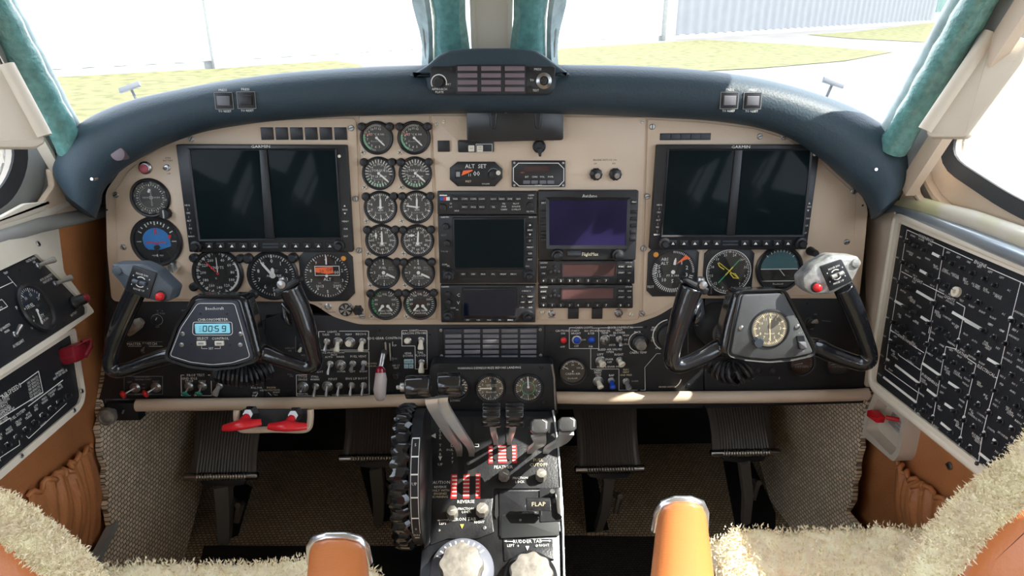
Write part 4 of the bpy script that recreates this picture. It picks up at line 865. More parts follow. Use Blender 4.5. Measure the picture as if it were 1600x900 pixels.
m = MB(); tx(m, o, 'Avidyne', 920, 305, 5, 0, .0122); m.line([o.uv(912, 308.5), o.uv(925, 309), o.uv(931, 307)], .0006, .0122); tx(m, o, 'FlightMax', 920.5, 395, 5.5, 5, .0122, sx=.85); obj('lettering', m, [INKW]*5+[mat('pale_gold_ink', (.75, .72, .55), .5)]*4, t)
m = MB(); m.prism(rp(o.rect(885, 389.5, 906, 397), .001, 2), .012, .0135, .0005); obj('card_door', m, SLATE, t)
for x, y in ((869.5, 396.5), (963.5, 396)): x2, y2 = o.uv(x, y); k = o.k; m = MB(); m.lathe([(9.5*k, .012), (9.5*k, .018), (7*k, .019), (6.5*k, .027), (5*k, .028)], x2, y2, 32, 0, 16, .03); obj('rotary_knob', m, BPLA, t)
m = MB(); m.cyl(*o.uv(940, 395.5), 1.6*o.k, .012, .0125, 10); obj('phone_jack', m, INKK, t)
# transponders
for (y0, y1, xr, lb, sc0, scr) in ((405.6, 441.7, 990, 'upper of the two slim black transponders, dull maroon window', (879, 409.5, 960.5, 429), SCRNM), (443.3, 479.6, 987.5, 'lower of the two slim black transponders, paler pink-lit window', (877.5, 448.5, 957, 464.5), mat('pink_display_glass', (.12, .06, .06), .25, var=.3, vscale=12))):
    t, o = unit('transponder', lb, 'transponder', 915, (y0+y1)/2); body(t, o, quad(840.8, y0, xr, y1), .009)
    m = MB(); a, b, c, d = sc0; m.ring(o.rect(a-2, b-2, c+2, d+2), o.rect(a, b, c, d), .009, .0105); obj('screen_frame', m, BPLA, t)
    m = MB(); m.prism(o.rect(a, b, c, d), .009, .0096); obj('screen', m, scr, t)
    yk = y1-5.2
    keys(t, o, [(x, yk, s) for x, s in zip((848.5, 862, 875.5, 889, 902, 918, 932, 945.5, 968, 980.5), '0123456789')], .009, 9, 6, th=3.6)
    keys(t, o, [(969, y0+9, 'FUNC'), (981.5, y0+9, 'CRSR'), (969, y0+18.5, 'START'), (981.5, y0+18.5, 'CLR'), (848.5, y0+10, 'IDENT'), (848.5, y0+19.5, 'VFR')], .009, 9.5, 6, th=2.2)
    m = MB(); tx(m, o, 'GARMIN', 849, y0+3.4, 2.2, 0, .0092); tx(m, o, 'GTX 330', 981, y0+3, 2, 0, .0092); obj('lettering', m, INK, t)
    for dx, dy in ((0, -5), (-6, 3), (6, 3), (0, 2)): x2, y2 = o.uv(865.5+dx, y0+14.5+dy); m = MB(); m.lathe([(2.9*o.k, .009), (2.6*o.k, .011), (1.5*o.k, .0115)], x2, y2, 12); obj('mode_key', m, BPLA, t)
# ================================================================== SWITCH PANELS BELOW
struct('light_block_deck', MB().box(-.73, .73, 1.22, 1.78, .76, .78), DARK)  # unseen deck added to block windscreen light from the footwell
SP = Fr(MP.o-MP.n*.006, MP.n, MP.u)
sO = On(SP, 420, 560); left_sw = thing('switch_panel', 'long black switch panel below the left half of the instrument panel', 'switch panel', sO.M)
rO = On(SP, 1100, 560); right_sw = thing('switch_panel', 'long black switch panel below the right half of the instrument panel', 'switch panel', rO.M)
def splate(nm, pts, O, parent, r=.006, z0=-.012, z1=0, mt=BPAN):
    m = MB(); m.prism(rp(O.poly(pts), r, 4), z0, z1, .001); return obj(nm, m, mt, parent, O.M)
splate('face_plate', [(170, 466), (500, 466), (414, 500), (413, 640), (300, 632), (215, 632), (212, 650), (158, 652), (154, 625), (163, 590), (165, 490)], sO, left_sw)
splate('face_plate', [(414.5, 490), (560, 495), (692, 495), (690, 570), (680, 575), (678, 636), (414, 640)], sO, left_sw)
splate('face_plate', [(845, 495), (1000, 495), (1100, 466), (1099, 638), (866, 640), (864, 566), (848, 560)], rO, right_sw)
splate('face_plate', [(1101, 466), (1340, 462), (1352, 476), (1357, 612), (1350, 630), (1101, 638)], rO, right_sw)
# padded cream lip under both
for nm, pts, lb in (('panel_lip', [(214, 633), (300, 632), (480, 630), (640, 625), (685, 624)], 'cream padded lip under the left switch panel'), ('panel_lip', [(862, 621), (950, 622), (1050, 621), (1200, 620), (1330, 617), (1356, 615)], 'cream padded lip under the right switch panel')):
    m = MB(); P = [MP.pt(x, y, .006) for x, y in pts]; P = [V(p) for p in smooth_path([tuple(p) for p in P], 6)]; m.tube(P, .0115, 14, sq=1.0, up=(0, -1, 0)); o_ = obj(nm, m, CREAM, ang=80); tag(o_, lb, 'trim')
def stx(m, O, L, z=.0004):
    for e in L:
        s, x, y, h = e[:4]; tx(m, O, s, x, y, h, e[4] if len(e) > 4 else 0, z)
def pl(m, O, pts, w=.0008, mi=0, z=.0003, closed=False): m.line([O.uv(*p) for p in pts], w, z, mi, closed)
m = MB()
stx(m, sO, [('MIC 3', 250, 486, 2.6, 7), ('CP PWR', 251, 490, 2.6, 7), ('OFF', 246, 511, 2.6, 7), ('MASTER SWITCH', 222, 537.5, 4.2), ('OFF', 224, 551, 2.4, 7), ('IGNITION AND', 222, 589, 2.4, 7), ('ENGINE START', 224, 593, 2.6, 7), ('LEFT', 203, 597, 2.6, 7), ('RIGHT', 244, 596, 2.6, 7), ('ON', 224, 600.5, 2.4, 7), ('OFF', 224, 606.5, 2.4, 7), ('STARTER ONLY', 224, 616, 2.6, 7),
    ('PARKING BRAKE', 189, 624, 2.4, 7), ('PROP TEST', 306, 586.3, 4), ('GND IDLE', 296, 591.5, 3.8), ('STOP', 296, 595.8, 3.8), ('GOV', 316, 595.8, 3.8), ('OFF', 306.5, 617.6, 3.6), ('PULL FOR', 401, 606, 2.8), ('ICE', 409, 610, 2.6), ('LEFT', 399, 613.5, 2.6), ('ENG', 398, 618, 2.8), ('ENGINE', 424, 605.5, 2.8, 8), ('PROTECTION', 425, 609.5, 2.8, 8), ('RIGHT', 432, 613, 2.6), ('ENG', 430, 617, 2.8),
    ('DEFROST', 453, 544, 2.5, 7), ('AIR', 453, 548, 2.5, 7), ('W/S', 474, 555, 2.8, 7), ('LIGHTS', 519, 518.5, 3.2), ('TAXI', 509, 523, 3.4), ('ICE', 527.5, 522.5, 3.4), ('NAV', 545, 522.5, 3.4), ('RECOG', 564, 522, 3.4), ('OFF', 519, 545, 2.8), ('ICE PROTECTION', 521, 551, 3), ('PROP', 522, 554.5, 2.8), ('AUTO', 514, 558, 3), ('INNER', 532, 557.5, 3), ('FUEL VENT', 560, 557, 3.6), ('OUTER', 533, 580.5, 3), ('LEFT', 551, 580.5, 3), ('RIGHT', 568, 580.5, 3), ('PILOT', 499, 581, 3),
    ('CYCLE', 473, 588.5, 3.2, 8), ('SINGLE', 473, 593, 3.2), ('STALL', 492, 588.5, 3.2), ('WARN', 492, 593, 3.2), ('PITOT', 520, 592.5, 3.6), ('ENG LIP BOOT', 557, 591.5, 3.6), ('MANUAL', 473, 615.5, 3), ('OFF', 522, 617.5, 3), ('LDG GEAR CONTROL', 601, 528.5, 3.8), ('UP', 617, 540, 3.2), ('DN', 617, 560.5, 3.2, 7), ('DOWN', 582, 568, 2.8, 8), ('LOCK REL', 581, 572, 2.4, 8), ('HD LT', 619, 571, 2.8), ('TEST', 619, 575, 2.8),
    ('LIGHTS', 647, 516.5, 3.2), ('BEACON', 637, 521, 3.4), ('STROBE', 657, 520.5, 3.4), ('TAIL', 657, 551, 3.4), ('FLOOD', 657, 555.5, 3.6), ('GEAR', 637.5, 552, 3.2), ('DOWN', 637.5, 556, 3.2), ('BUS', 287, 485, 2.4, 7), ('PULL', 453, 585, 2.4, 7), ('ON', 455, 588, 2.4, 7)])
pl(m, sO, [(194, 588), (254, 588), (254, 616), (194, 616)], .0006, 7, closed=True); pl(m, sO, [(283, 586), (288, 586)]); pl(m, sO, [(283, 586), (283.5, 618), (298, 618)], .0010); pl(m, sO, [(325, 586), (330, 586), (330.5, 618), (314, 618)], .0010)
pl(m, sO, [(284, 622), (331, 622)], .0005, 7); pl(m, sO, [(200, 534), (254, 534)], .0005, 7); pl(m, sO, [(200, 541), (254, 541)], .0006); pl(m, sO, [(165, 630), (165, 624), (177, 624)], .0005, 7); pl(m, sO, [(201, 624), (213, 624), (213, 630)], .0005, 7)
pl(m, sO, [(508, 518), (498, 518), (498, 547), (576, 547), (576, 517.3), (530, 517.3)], .0010); pl(m, sO, [(538, 549.5), (576.5, 549.5), (577, 616), (527, 617.5)], .0009); pl(m, sO, [(516, 618), (463.5, 618.5), (463, 586), (480, 585.5)], .0009)
pl(m, sO, [(462, 525), (462, 549), (473, 549)], .0005, 7); pl(m, sO, [(637, 516.5), (628, 516.5), (628, 540.5), (648.5, 540.5), (649, 576.5), (667.5, 576.5), (667, 516.5), (655, 516.5)], .0010)
pl(m, sO, [(403, 614), (399, 620)], .001); pl(m, sO, [(419, 613), (424, 618)], .001); pl(m, sO, [(613.5, 534), (613.5, 541)], .0008); pl(m, sO, [(613, 558), (613, 564)], .0008)
obj('lettering', m, INK, left_sw)
IV = WPLA
for x, y, tip, mt, fat, ring, bulb, nut in ((510.8, 533.7, (-1.5, 12), STEEL, 1, 0, 0, STEEL), (528.5, 534, (-1, 12), IV, 1.7, 8, 0, STEEL), (547, 534, (-.5, -1), IV, 1.9, 8.2, 0, STEEL), (566.5, 533, (-2, 12), IV, 1.7, 0, 0, STEEL),
    (516, 568.5, (-2, 13), STEEL, 1, 0, 0, STEEL), (532.5, 569.7, (-1, 1), STEEL, 1, 8.4, 0, STEEL), (551.3, 568, (-1.5, 8), GREYK, 1.2, 0, 0, STEEL), (569.2, 568, (-1, 8), GREYK, 1.2, 0, 0, STEEL),
    (473.8, 604, (-2, 4), STEEL, 1, 8.6, 0, STEEL), (493.5, 603.5, (-1.5, 12), STEEL, 1, 0, 0, STEEL), (512, 603, (-.5, 12), STEEL, 1, 8.4, 0, STEEL), (530.5, 602.5, (-1.5, 12), STEEL, 1, 0, 0, STEEL), (549.5, 602, (-1, 12), STEEL, 1, 0, 0, STEEL), (568, 602, (-1, 12), STEEL, 1, 0, 0, STEEL),
    (638, 532, (-.5, -4), IV, 1.8, 0, 0, STEEL), (658, 531, (0, 12), IV, 1.8, 0, 0, STEEL), (659, 566, (0, 13), IV, 1.8, 0, 0, STEEL), (343, 603, (-5, 11), WORN, 2.0, 0, 0, STEEL),
    (212, 605.5, (-14, 6), STEEL, .8, 8, 5, STEEL), (244.5, 604.5, (-12, 6), STEEL, .8, 8, 5, STEEL), (296, 603.5, (-2.5, 8), STEEL, .8, 7, 4.6, STEEL), (316.5, 603, (-2, 8), STEEL, .8, 7, 4.6, STEEL), (471, 542, (0, 3), IV, 1, 0, 0, BPLA), (227, 541, (1, 3), STEEL, .9, 0, 0, BPLA)):
    lm = mt
    if bulb == 5: lm = RPLA
    if bulb == 4.6: lm = GPLA
    toggle(SP, x, y, tip, 1.0, lm, left_sw, fat, 0, ring, nut=nut, bulb=bulb)
for x, y in ((170, 610), (396, 622), (452, 610), (593, 516), (672, 523), (348, 485), (427, 618), (250, 486)): screw(SP, x, y, 2.4, left_sw, BPLA, 0)
b = knob(SP, 245.5, 499.5, 7.5, 6, left_sw, BPLA, 0, 'rotary_knob', 0, 0, 30); m = MB(); k = SP.s(245, 500); m.annulus(0, 0, 7.5*k, 9*k, .0008, 24, 0); obj('knob_scale', m, INK, b)
# gear lamps
for x0, x1, y0, y1, s in ((631.5, 646, 561, 567.5, 'NOSE'), (631.5, 638.3, 569, 575, 'L'), (639.2, 646, 569, 575, 'R')):
    m = MB(); m.prism(sO.rect(x0, y0, x1, y1), 0, .0025, .0005); b = obj('gear_lamp', m, mat('pale_cyan_lamp', (.32, .45, .48), .4), left_sw); m = MB(); tx(m, sO, s, (x0+x1)/2, (y0+y1)/2, 3.2, 6, .0027); obj('lettering', m, INK, b, WM[left_sw.name])
# gear lever
o = On(SP, 600, 580); k = o.k; t = thing('landing_gear_lever', 'landing gear lever with long milky clear handle and dark red tip', 'lever', o.M)
m = MB(); m.prism(rp(o.rect(596.5, 534, 612.5, 568), .003), 0, .002, .0005); obj('slot_plate', m, DIAL, t)
m = MB(); m.prism(o.rect(602, 533, 604.5, 545), .002, .006); m.prism(o.rect(609, 535, 611, 562), .002, .005); obj('slot_guides', m, STEEL, t)
x, y = o.uv(601, 550); x1, y1 = o.uv(598.5, 566); x2, y2 = o.uv(599, 612)
m = MB(); m.tube([(x, y, .002), (x, y, .016), (x1, y1, .028)], [.006, .0055, .005], 12); obj('lever_arm', m, STEEL, t)
m = MB(); m.tube([(x1, y1+.004, .03), (x1, y1-.002, .031), (x1, (y1*2+y2)/3, .034), (x2, (y1+y2*2)/3, .036), (x2, y2+.006, .036), (x2, y2, .036), (x2, y2-.002, .036)], [.004, .0085, .0112, .0118, .0105, .007, .002], 24, up=(1, 0, 0), sq=.98); obj('handle', m, CLEAR, t, ang=80)
m = MB(); m.tube([(x1, y1+.003, .031), (x1, y1-.001, .0345), (x1, y1-.006, .036)], [.004, .0085, .0095], 20); obj('red_tip', m, mat('dark_red_lens', (.30, .01, .03), .15, coat=.5), t)
knob(SP, 619, 587, 5.5, 6, left_sw, BPLA, 0, 'test_button', 0, 0)
# big black rocker handle left of yoke
o = On(SP, 222, 503); t = thing('ignition_lever', 'black and silver bat-shaped lever behind the left yoke grip', 'lever', o.M); k = o.k
m = MB(); m.tube([(-.025, -.022, .004), (-.01, -.008, .02), (.008, .006, .03), (.016, .012, .03)], [.004, .009, .010, .006], 14, sq=.6); obj('handle', m, WORN, t)
# right panel lettering and controls
m = MB()
stx(m, rO, [('CAUTION', 878, 517, 3.2), ('ON', 879.5, 521, 3), ('OFF', 879, 542, 3), ('CABIN LIGHTS', 912, 512, 3), ('START/', 898.5, 517, 3), ('BRIGHT', 900, 521, 3), ('OFF', 900.5, 541, 3), ('NO SMOKE', 924, 517, 3), ('& FSB', 923.5, 521, 3), ('FSB', 923, 541.5, 3), ('DIM', 912, 531, 2.6), ('ENVIRONMENTAL', 969.5, 511.8, 3.4), ('MANUAL', 944.5, 517, 3.2), ('TEMP', 945, 520.5, 3.2), ('VENT', 967, 516, 3.2), ('BLOWER', 967.5, 520, 3.2), ('INCR', 957, 524, 2.8), ('HIGH', 978, 524, 2.8), ('LO', 978, 530.5, 2.8), ('AUTO', 976.5, 538, 2.8), ('DECR', 956.5, 539, 2.8), ('INCR', 996, 519, 3.2), ('CABIN TEMP', 997, 551, 3.4),
    ('BLEED AIR VALVES', 953, 546, 3.2), ('OPEN', 953, 550, 3.2), ('LEFT', 938, 554, 3.4), ('RIGHT', 967, 554, 3.4), ('ENVIR', 952, 561.5, 3.2), ('OFF', 952, 566, 3.2), ('INSTR & ENVIR OFF', 951, 573, 3), ('CABIN', 934, 579, 3), ('PRESS', 934, 582.5, 3), ('TEST', 935, 586.5, 3), ('BAP', 955.5, 586.5, 3.4), ('ELEC', 978, 577.5, 2.8, 8), ('HEAT', 978, 581.5, 2.8, 8), ('GND MAX', 978, 586, 2.8, 8), ('NORM', 992, 595.5, 2.4, 7), ('MAN', 1024, 512, 3.4), ('HEAT', 1023, 515.5, 3.4), ('MAN', 1023, 528, 3.2), ('COOL', 1023, 532, 3.2), ('AUTO', 1029, 544, 2.6),
    ('MODE SWITCH', 1043, 604.5, 2.8, 8), ('ENG ANTI-ICE ACTS', 1197, 591, 3.4), ('L/H', 1185, 595.5, 3), ('R/H', 1207, 595.5, 3), ('OIL', 1274, 491, 2.4, 7), ('OFF', 1268, 514, 2.4, 7)])
pl(m, rO, [(899, 512), (889.5, 512), (889.5, 544.5), (935.5, 544.5), (935.5, 512.5), (925, 512.5)]); pl(m, rO, [(935.5, 512.3), (953, 512)]); pl(m, rO, [(985, 511.5), (1004, 511)]); pl(m, rO, [(923, 544.5), (923, 576.5), (967, 576.5), (967, 609.5), (1008, 609.5), (1007.5, 574), (1026, 552.5), (1032, 552.5)], .0007)
k = rO.k; x, y = rO.uv(998.5, 534); m.annulus(x, y, 15.5*k, 16.5*k, .0003, 30, 0, -170, -10)
x, y = rO.uv(1046, 524); m.annulus(x, y, 25*k, 26.5*k, .0003, 30, 0, -150, -10)
x, y = rO.uv(1046, 590); m.annulus(x, y, 18*k, 19.5*k, .0003, 16, 0, 100, 150)
pl(m, rO, [(1075, 500), (1075, 552)], .0005, 7); pl(m, rO, [(1284, 501), (1298, 502)], .0006, 7)
obj('lettering', m, INK, right_sw)
m = MB(); m.prism(rp(rO.rect(1177, 587, 1216, 599), .001), 0, .001); obj('label_plate', m, DIAL, right_sw)
def push(F, px, py, r, mt, parent, ring=True, h=6):
    k = F.s(px, py); M = F.M(F.pt(px, py)); m = MB(); m.lathe([(r*1.35*k, 0), (r*1.3*k, 2*k), (r*1.05*k, 2.5*k)], 0, 0, 24); b = obj('push_button', m, STEEL if ring else BPLA, parent, M)
    m = MB(); m.lathe([(r*k, 2*k), (r*k, h*.6*k), (r*.7*k, h*.9*k), (r*.2*k, h*k)], 0, 0, 18); obj('button_cap', m, mt, b, M, ang=80)
push(SP, 880.4, 531, 5.0, RPLA, right_sw, False); push(SP, 901, 530.8, 5.6, BLPLA, right_sw); push(SP, 924, 530.5, 5.4, BLPLA, right_sw, False)
for x, y, tip, mt, fat, ring in ((945.3, 530.3, (1, 2), STEEL, 1.1, 8), (967, 529.5, (1.5, 8), STEEL, 1.2, 0), (938, 563.5, (3, 3), IV, 2.1, 8), (967.8, 562.5, (3, 4), IV, 2.1, 0), (934.5, 595, (3, 7), IV, 1.9, 8), (955, 594.5, (1, 8), BLPLA, 1.9, 0), (978, 595.5, (3, 8), GREYK, 1.8, 0)):
    toggle(SP, x, y, tip, 1.0, mt, right_sw, fat, 0, ring)
for x, y in ((861.5, 520), (1007, 511), (998.5, 609), (1075, 602), (1152, 601), (1262, 474)): screw(SP, x, y, 2.6, right_sw, BPLA, 0)
kb = knob(SP, 998.5, 534, 13, 9, right_sw, BPLA, 0, 'temperature_knob', 10, .03); m = MB(); k = SP.s(998, 534); m.lathe([(9*k, 9*k), (8*k, 20*k), (3*k, 21*k)], 0, 0, 8); obj('knob_grip', m, WORN, kb, WM[kb.name])
kb = knob(SP, 1046, 524, 21, 10, right_sw, BPLA, 0, 'mode_knob', 0, 0, 150)
for x in (1185, 1208): push(SP, x, 579, 4.4, BPLA, right_sw, False, 5)
kb = knob(SP, 1266, 504, 8, 5, right_sw, BPLA, 0, 'rotary_knob', 0, 0); toggle(SP, 1266, 503, (8, -4), .6, WORN, right_sw, 1.4)
gauge('cabin_temperature_gauge', 'grey-brown cabin air gauge with pale crescent on the right switch panel', 'gauge', SP, 894.7, 579.4, 20.5, [(-75, 75, 21, .74, .86, .035, 0), (-75, 75, 5, .68, .86, .05, 0)], nums(['0', '', '50', '', '100'], -60, 60, .5, .15)+[('CABIN AIR', 0, -.22, .17, 0), ('Beechcraft', 0, -.58, .12, 0)], [(-62, .82, -.38, .05, .04, WN)], face=mat('brown_dial', (.045, .036, .03), .5), bez=1.08)
for x in (1234+18, 1310):
    gauge('oxygen_gauge', ('dark oxygen gauge half hidden under the right yoke, nearer its hub' if x < 1300 else 'dark gauge half hidden under the right yoke, outermost'), 'gauge', SP, x, 567, 19, [(-110, 110, 20, .72, .86, .03, 7)], [('OXYGEN', 0, -.3, .2, 7)], [(-100, .7, 0, .06, .04, INKS)])
# centre annunciator block
aO = On(SP, 767, 536); t = thing('annunciator', 'black annunciator block of thirty grey windows above the pedestal', 'annunciator', aO.M)
m = MB(); m.prism(aO.rect(684, 504, 850, 566), -.01, .001, .001); obj('mounting_plate', m, BPAN, t)
m = MB(); m.prism(aO.rect(694, 511.5, 840, 561), .001, .006, .001); obj('window_block', m, BPLA, t)
for c in range(5):
    for r in range(6):
        x0 = 696+c*29.2; y0 = 512.6+r*8.2; m = MB(); m.prism(aO.rect(x0, y0, x0+25, y0+5.4), .006, .0072, .0004); obj('lamp_window', m, GREYK if (c*7+r*3) % 11 else SLATE, t)
for x, y in ((689, 516), (844, 515), (690, 556), (844.5, 555)): screw(SP, x, y, 2.6, t, STEEL, .001)
# parking brake
o = On(SP, 175, 645, .012); k = o.k; t = thing('parking_brake_knob', 'round grey parking brake knob at the lower left corner of the panel', 'knob', o.M)
m = MB(); m.lathe([(13*k, .010), (14*k, .016), (13*k, .022), (9*k, .024), (8*k, .022), (4*k, .024)], -.0, 0, 30); obj('knob', m, WORN, t); m = MB(); m.cyl(0, 0, 6*k, -.02, .012, 16); obj('shaft', m, STEEL, t)
m = MB(); m.tube([(18*k, 4*k, .0), (20*k, 2*k, .008), (24*k, 8*k, .010)], .0015, 6); obj('latch_wire', m, STEEL, t)
m = MB(); m.box(-10*k, 38*k, -16*k, 14*k, -.03, -.004, .003); obj('mount', m, BPLA, t)
# red pull handles and their bracket
BF = Fr(MP.o+MP.n*.0, V((0, -.9, .43)), V((1, 0, 0)))
o = On(BF, 427, 660); t = thing('handle_bracket', 'tan tubular bracket hanging under the left panel lip', 'bracket', o.M)
m = MB(); P = smooth_path([(*o.uv(x, y), 0) for x, y in ((370, 641), (370, 655), (374, 668), (385, 672), (430, 671), (470, 672), (482, 668), (485, 655), (485, 640))], 5); m.tube(P, .0055, 10); obj('bracket_tube', m, CREAM, t)
m = MB(); m.prism(rp(o.poly([(376, 640), (480, 640), (478, 668), (380, 668)]), .004), -.012, -.006); obj('backing_plate', m, DIAL, t)
for (cx, cy, dx, a, lb) in ((379, 664, 28, 8, 'left'), (450, 666, 28, -1, 'right')):
    o = On(BF, cx, cy, .02); k = o.k; t = thing('pull_handle', f'red tapered pull handle under the left panel lip, {lb} one of two', 'handle', o.M)
    m = MB(); r = math.radians(a); dx_ = dx*k*1.05; m.tube([(-dx_*math.cos(r), -dx_*math.sin(r), .0), (-dx_*.6*math.cos(r), -dx_*.6*math.sin(r), .004), (0, .002, .010), (dx_*.6*math.cos(r), dx_*.6*math.sin(r), .004), (dx_*math.cos(r), dx_*math.sin(r), .0)], [.006, .008, .0105, .008, .006], 14, sq=.7); m.tube([(0, 0, .004), (4*k, 12*k, -.01)], [.009, .007], 12); obj('grip', m, REDH, t, ang=80)
    m = MB(); x, y = 6*k, 16*k; m.lathe([(12*k, -.026), (12*k, -.018), (8*k, -.012), (8*k, -.006)], x, y, 6); obj('lock_nut', m, STEEL, t)

# ================================================================== SIDE CONSOLES
dL = ray(620, 150); p0 = at_x(90, 352, -.715); CL = plane3(p0, at_x(147, 487, -.655), p0-dL*.3, dL)
o = On(CL, 50, 480); t = thing('fuel_console', 'black fuel gauge panel in a cream frame on the left side wall', 'panel', o.M)
OUT = [(91, 351), (100, 425), (148, 487), (100, 522), (0, 588), (-260, 770), (-260, 430), (0, 379)]; INN = [(57, 396), (136, 478), (136, 489), (100, 512), (0, 577), (-220, 722), (-220, 490), (0, 423)]
m = MB(); m.prism(keyhole(rp(o.poly(OUT), .006, 3), rp(o.poly(INN), .005, 3)), -.03, 0); obj('frame', m, CREAMF, t)
m = MB(); m.prism(rp(o.poly([(55, 394), (138, 477), (138, 491), (0, 579), (-222, 724), (-222, 488), (0, 421)]), .004), -.03, -.004); obj('face_plate', m, SLATE if 0 else BPAN, t)
CL2 = Fr(CL.o-CL.n*.004, CL.n, CL.u)
m = MB()
for s, x, y, h in (('INSTRUMENT', 53, 404, 4), ('AIR', 57, 408, 3.4), ('AUX QUANTITY', 76, 432, 4), ('INDICATOR', 78, 437, 4), ('FUEL', 33, 478, 5.2), ('QTY', 53, 500, 4.4), ('LBS X 100', 58, 508, 3.6), ('FUEL QUANTITY', 8, 512, 4), ('MAIN', 15, 516, 3.6), ('AUXILIARY', 33, 535, 4.4), ('TRIM', 13, 425, 3.6), ('BATTERY', 119, 489, 4), ('FUEL', -2, 477, 4), ('QUANTITY', 0, 483, 4)): tx(m, o, s, x, y, h, 0, -.0036)
m.line([o.uv(0, 450), o.uv(24, 439), o.uv(16, 430)], .001, -.0037, 0); m.line([o.uv(24, 439), o.uv(30, 446)], .001, -.0037, 0); m.line([o.uv(-20, 480), o.uv(7, 466), o.uv(16, 477), o.uv(-18, 495)], .001, -.0037, 0)
obj('lettering', m, INK, t)
screw(CL, 59, 381, 4.6, t, STEEL, 0)
for x, y in ((32, 422), (101, 503), (-3, 528)): screw(CL2, x, y, 2.6, t, BPLA, 0)
for (x, y, x2, y2, mt) in ((59, 415.5, 84, 412, WORN), (86, 443.5, 109, 442.5, WORN)): toggle(CL2, x, y, ((x2-x)*.42, 1), 1.8, mt, t, 1.9)
toggle(CL2, 23, 523, (7, -10), 1.0, STEEL, t, 1.6)
kb = knob(CL2, 114, 474, 9, 22, t, BPLA, 0, 'battery_button', 0, 0); m = MB(); k = CL2.s(114, 474); m.lathe([(6.5*k, 22*k), (6*k, 25*k), (2*k, 26*k)], 0, 0, 20); obj('red_lens', m, DRED, kb, WM[kb.name])
gauge('fuel_gauge', 'round black fuel quantity gauge in the left side panel', 'gauge', CL2, 55, 482, 37, [(-120, 60, 21, .80, .92, .03, 0), (-120, 60, 5, .72, .92, .05, 0)], nums(['0', '5', '10', '15', '20'], -115, 60, .6, .14)+[('FUEL', -.25, .18, .16, 0), ('QTY', 0, -.4, .14, 0), ('LBS X 100', 0, -.6, .11, 0)], [(-160, .62, 0, .08, .06, WN, (-.1, -.1))], bez=1.1)
gauge('fuel_gauge', 'fuel quantity gauge cut off by the left edge of the picture', 'gauge', CL2, -62, 552, 37, [(-120, 60, 21, .80, .92, .03, 0)], [('FUEL', 0, .1, .16, 0)], [(-160, .62, 0, .08, .06, WN)], bez=1.1)
# lower left: breakers
dL = ray(722, 145); p0 = at_x(118, 520, -.655); CB = plane3(p0, at_x(130, 628, -.630), p0-dL*.3, dL)
CB.n = CB.n
o = On(CB, 60, 620); t = thing('fuel_breaker_panel', 'black panel with airspeed placard and breaker row under the fuel gauges', 'panel', o.M)
OUT = [(118, 512), (134, 612), (132, 628), (124, 642), (0, 750), (-300, 1010), (-300, 700), (0, 572)]; INN = [(108, 524), (113, 522), (128, 618), (124, 630), (0, 736), (-290, 985), (-290, 730), (0, 594)]
m = MB(); m.prism(keyhole(rp(o.poly(OUT), .006, 3), rp(o.poly(INN), .004, 3)), -.03, 0); obj('frame', m, CREAMF, t)
m = MB(); m.prism(rp(o.poly([(106, 522), (114, 520), (130, 618), (126, 632), (0, 738), (-292, 987), (-292, 726), (0, 592)]), .004), -.03, -.004); obj('face_plate', m, BPAN, t)
CB2 = Fr(CB.o-CB.n*.004, CB.n, CB.u); z = -.0036
m = MB()
for s, x, y, h in (('AIRSPEEDS', 22, 610, 7), ('MAX GEAR', 8, 623, 4.2), ('EXTENSION', 8, 628.5, 4.2), ('RETRACT', 8, 634, 4.2), ('EXTENDED', 10, 639.5, 4.2), ('MAX APPR FLAP', 8, 645, 4.2), ('MAX FULL DOWN FLAP', 6, 651, 4.2), ('MANEUVER', 6, 658, 4.2),
    ('181 KNOTS', 55, 593, 4), ('163 KNOTS', 56, 598, 4), ('181 KNOTS', 57, 603, 4), ('200 KNOTS', 58, 608.5, 4), ('157 KNOTS', 59, 614, 4), ('181 KNOTS', 60, 619, 4), ('FUEL SYSTEM', 32, 647, 4.4), ('FIREWALL', 97, 580, 3.8), ('SHUT OFF VALVE', 98, 584.5, 3.8), ('LEFT', 2, 720, 4), ('RIGHT', 72, 662, 3.6),
    ('QTY IND', 4, 682, 3.8), ('PRESS WARN', 18, 671, 3.8), ('CROSS FEED', 33, 659, 3.8), ('AUX TRANS', 48, 648, 3.8), ('QTY IND', 60, 636, 3.8), ('PRESS WARN', 73, 624, 3.8), ('STANDBY PUMP', 85, 614, 3.8), ('FIRE VALVE', 97, 603, 3.8)):
    p = s.split(' ')
    if len(p) == 2 and 600 < y < 690 and s not in ('FUEL SYSTEM', 'MAX GEAR') and 'KNOTS' not in s: tx(m, o, p[0], x, y-2.2, h*.95, 0, z); tx(m, o, p[1], x+.8, y+2.6, h*.95, 0, z)
    else: tx(m, o, s, x, y, h, 0, z)
L = lambda pts, w=.0012: m.line([o.uv(*p) for p in pts], w, z, 0)
L([(-5, 620), (9, 617)]); L([(35, 600), (64, 579), (71, 612), (-20, 668)]); L([(102, 593), (48, 634)]); L([(20, 652), (-40, 690)]); L([(45, 680), (49, 684), (108, 629)], .0009); L([(-20, 730), (35, 694), (34, 687)], .0009)
for a, b in (((97, 624), (92, 628)), ((84, 634), (79, 638)), ((71, 645), (66, 649)), ((58.5, 656), (54, 660)), ((45, 667), (40, 671)), ((31, 679), (26, 683)), ((17, 691), (12, 695)), ((2, 703), (-3, 707))): m.line([o.uv(*a), o.uv(*b)], .004, z, 0)
obj('lettering', m, INK, t)
BR = {}
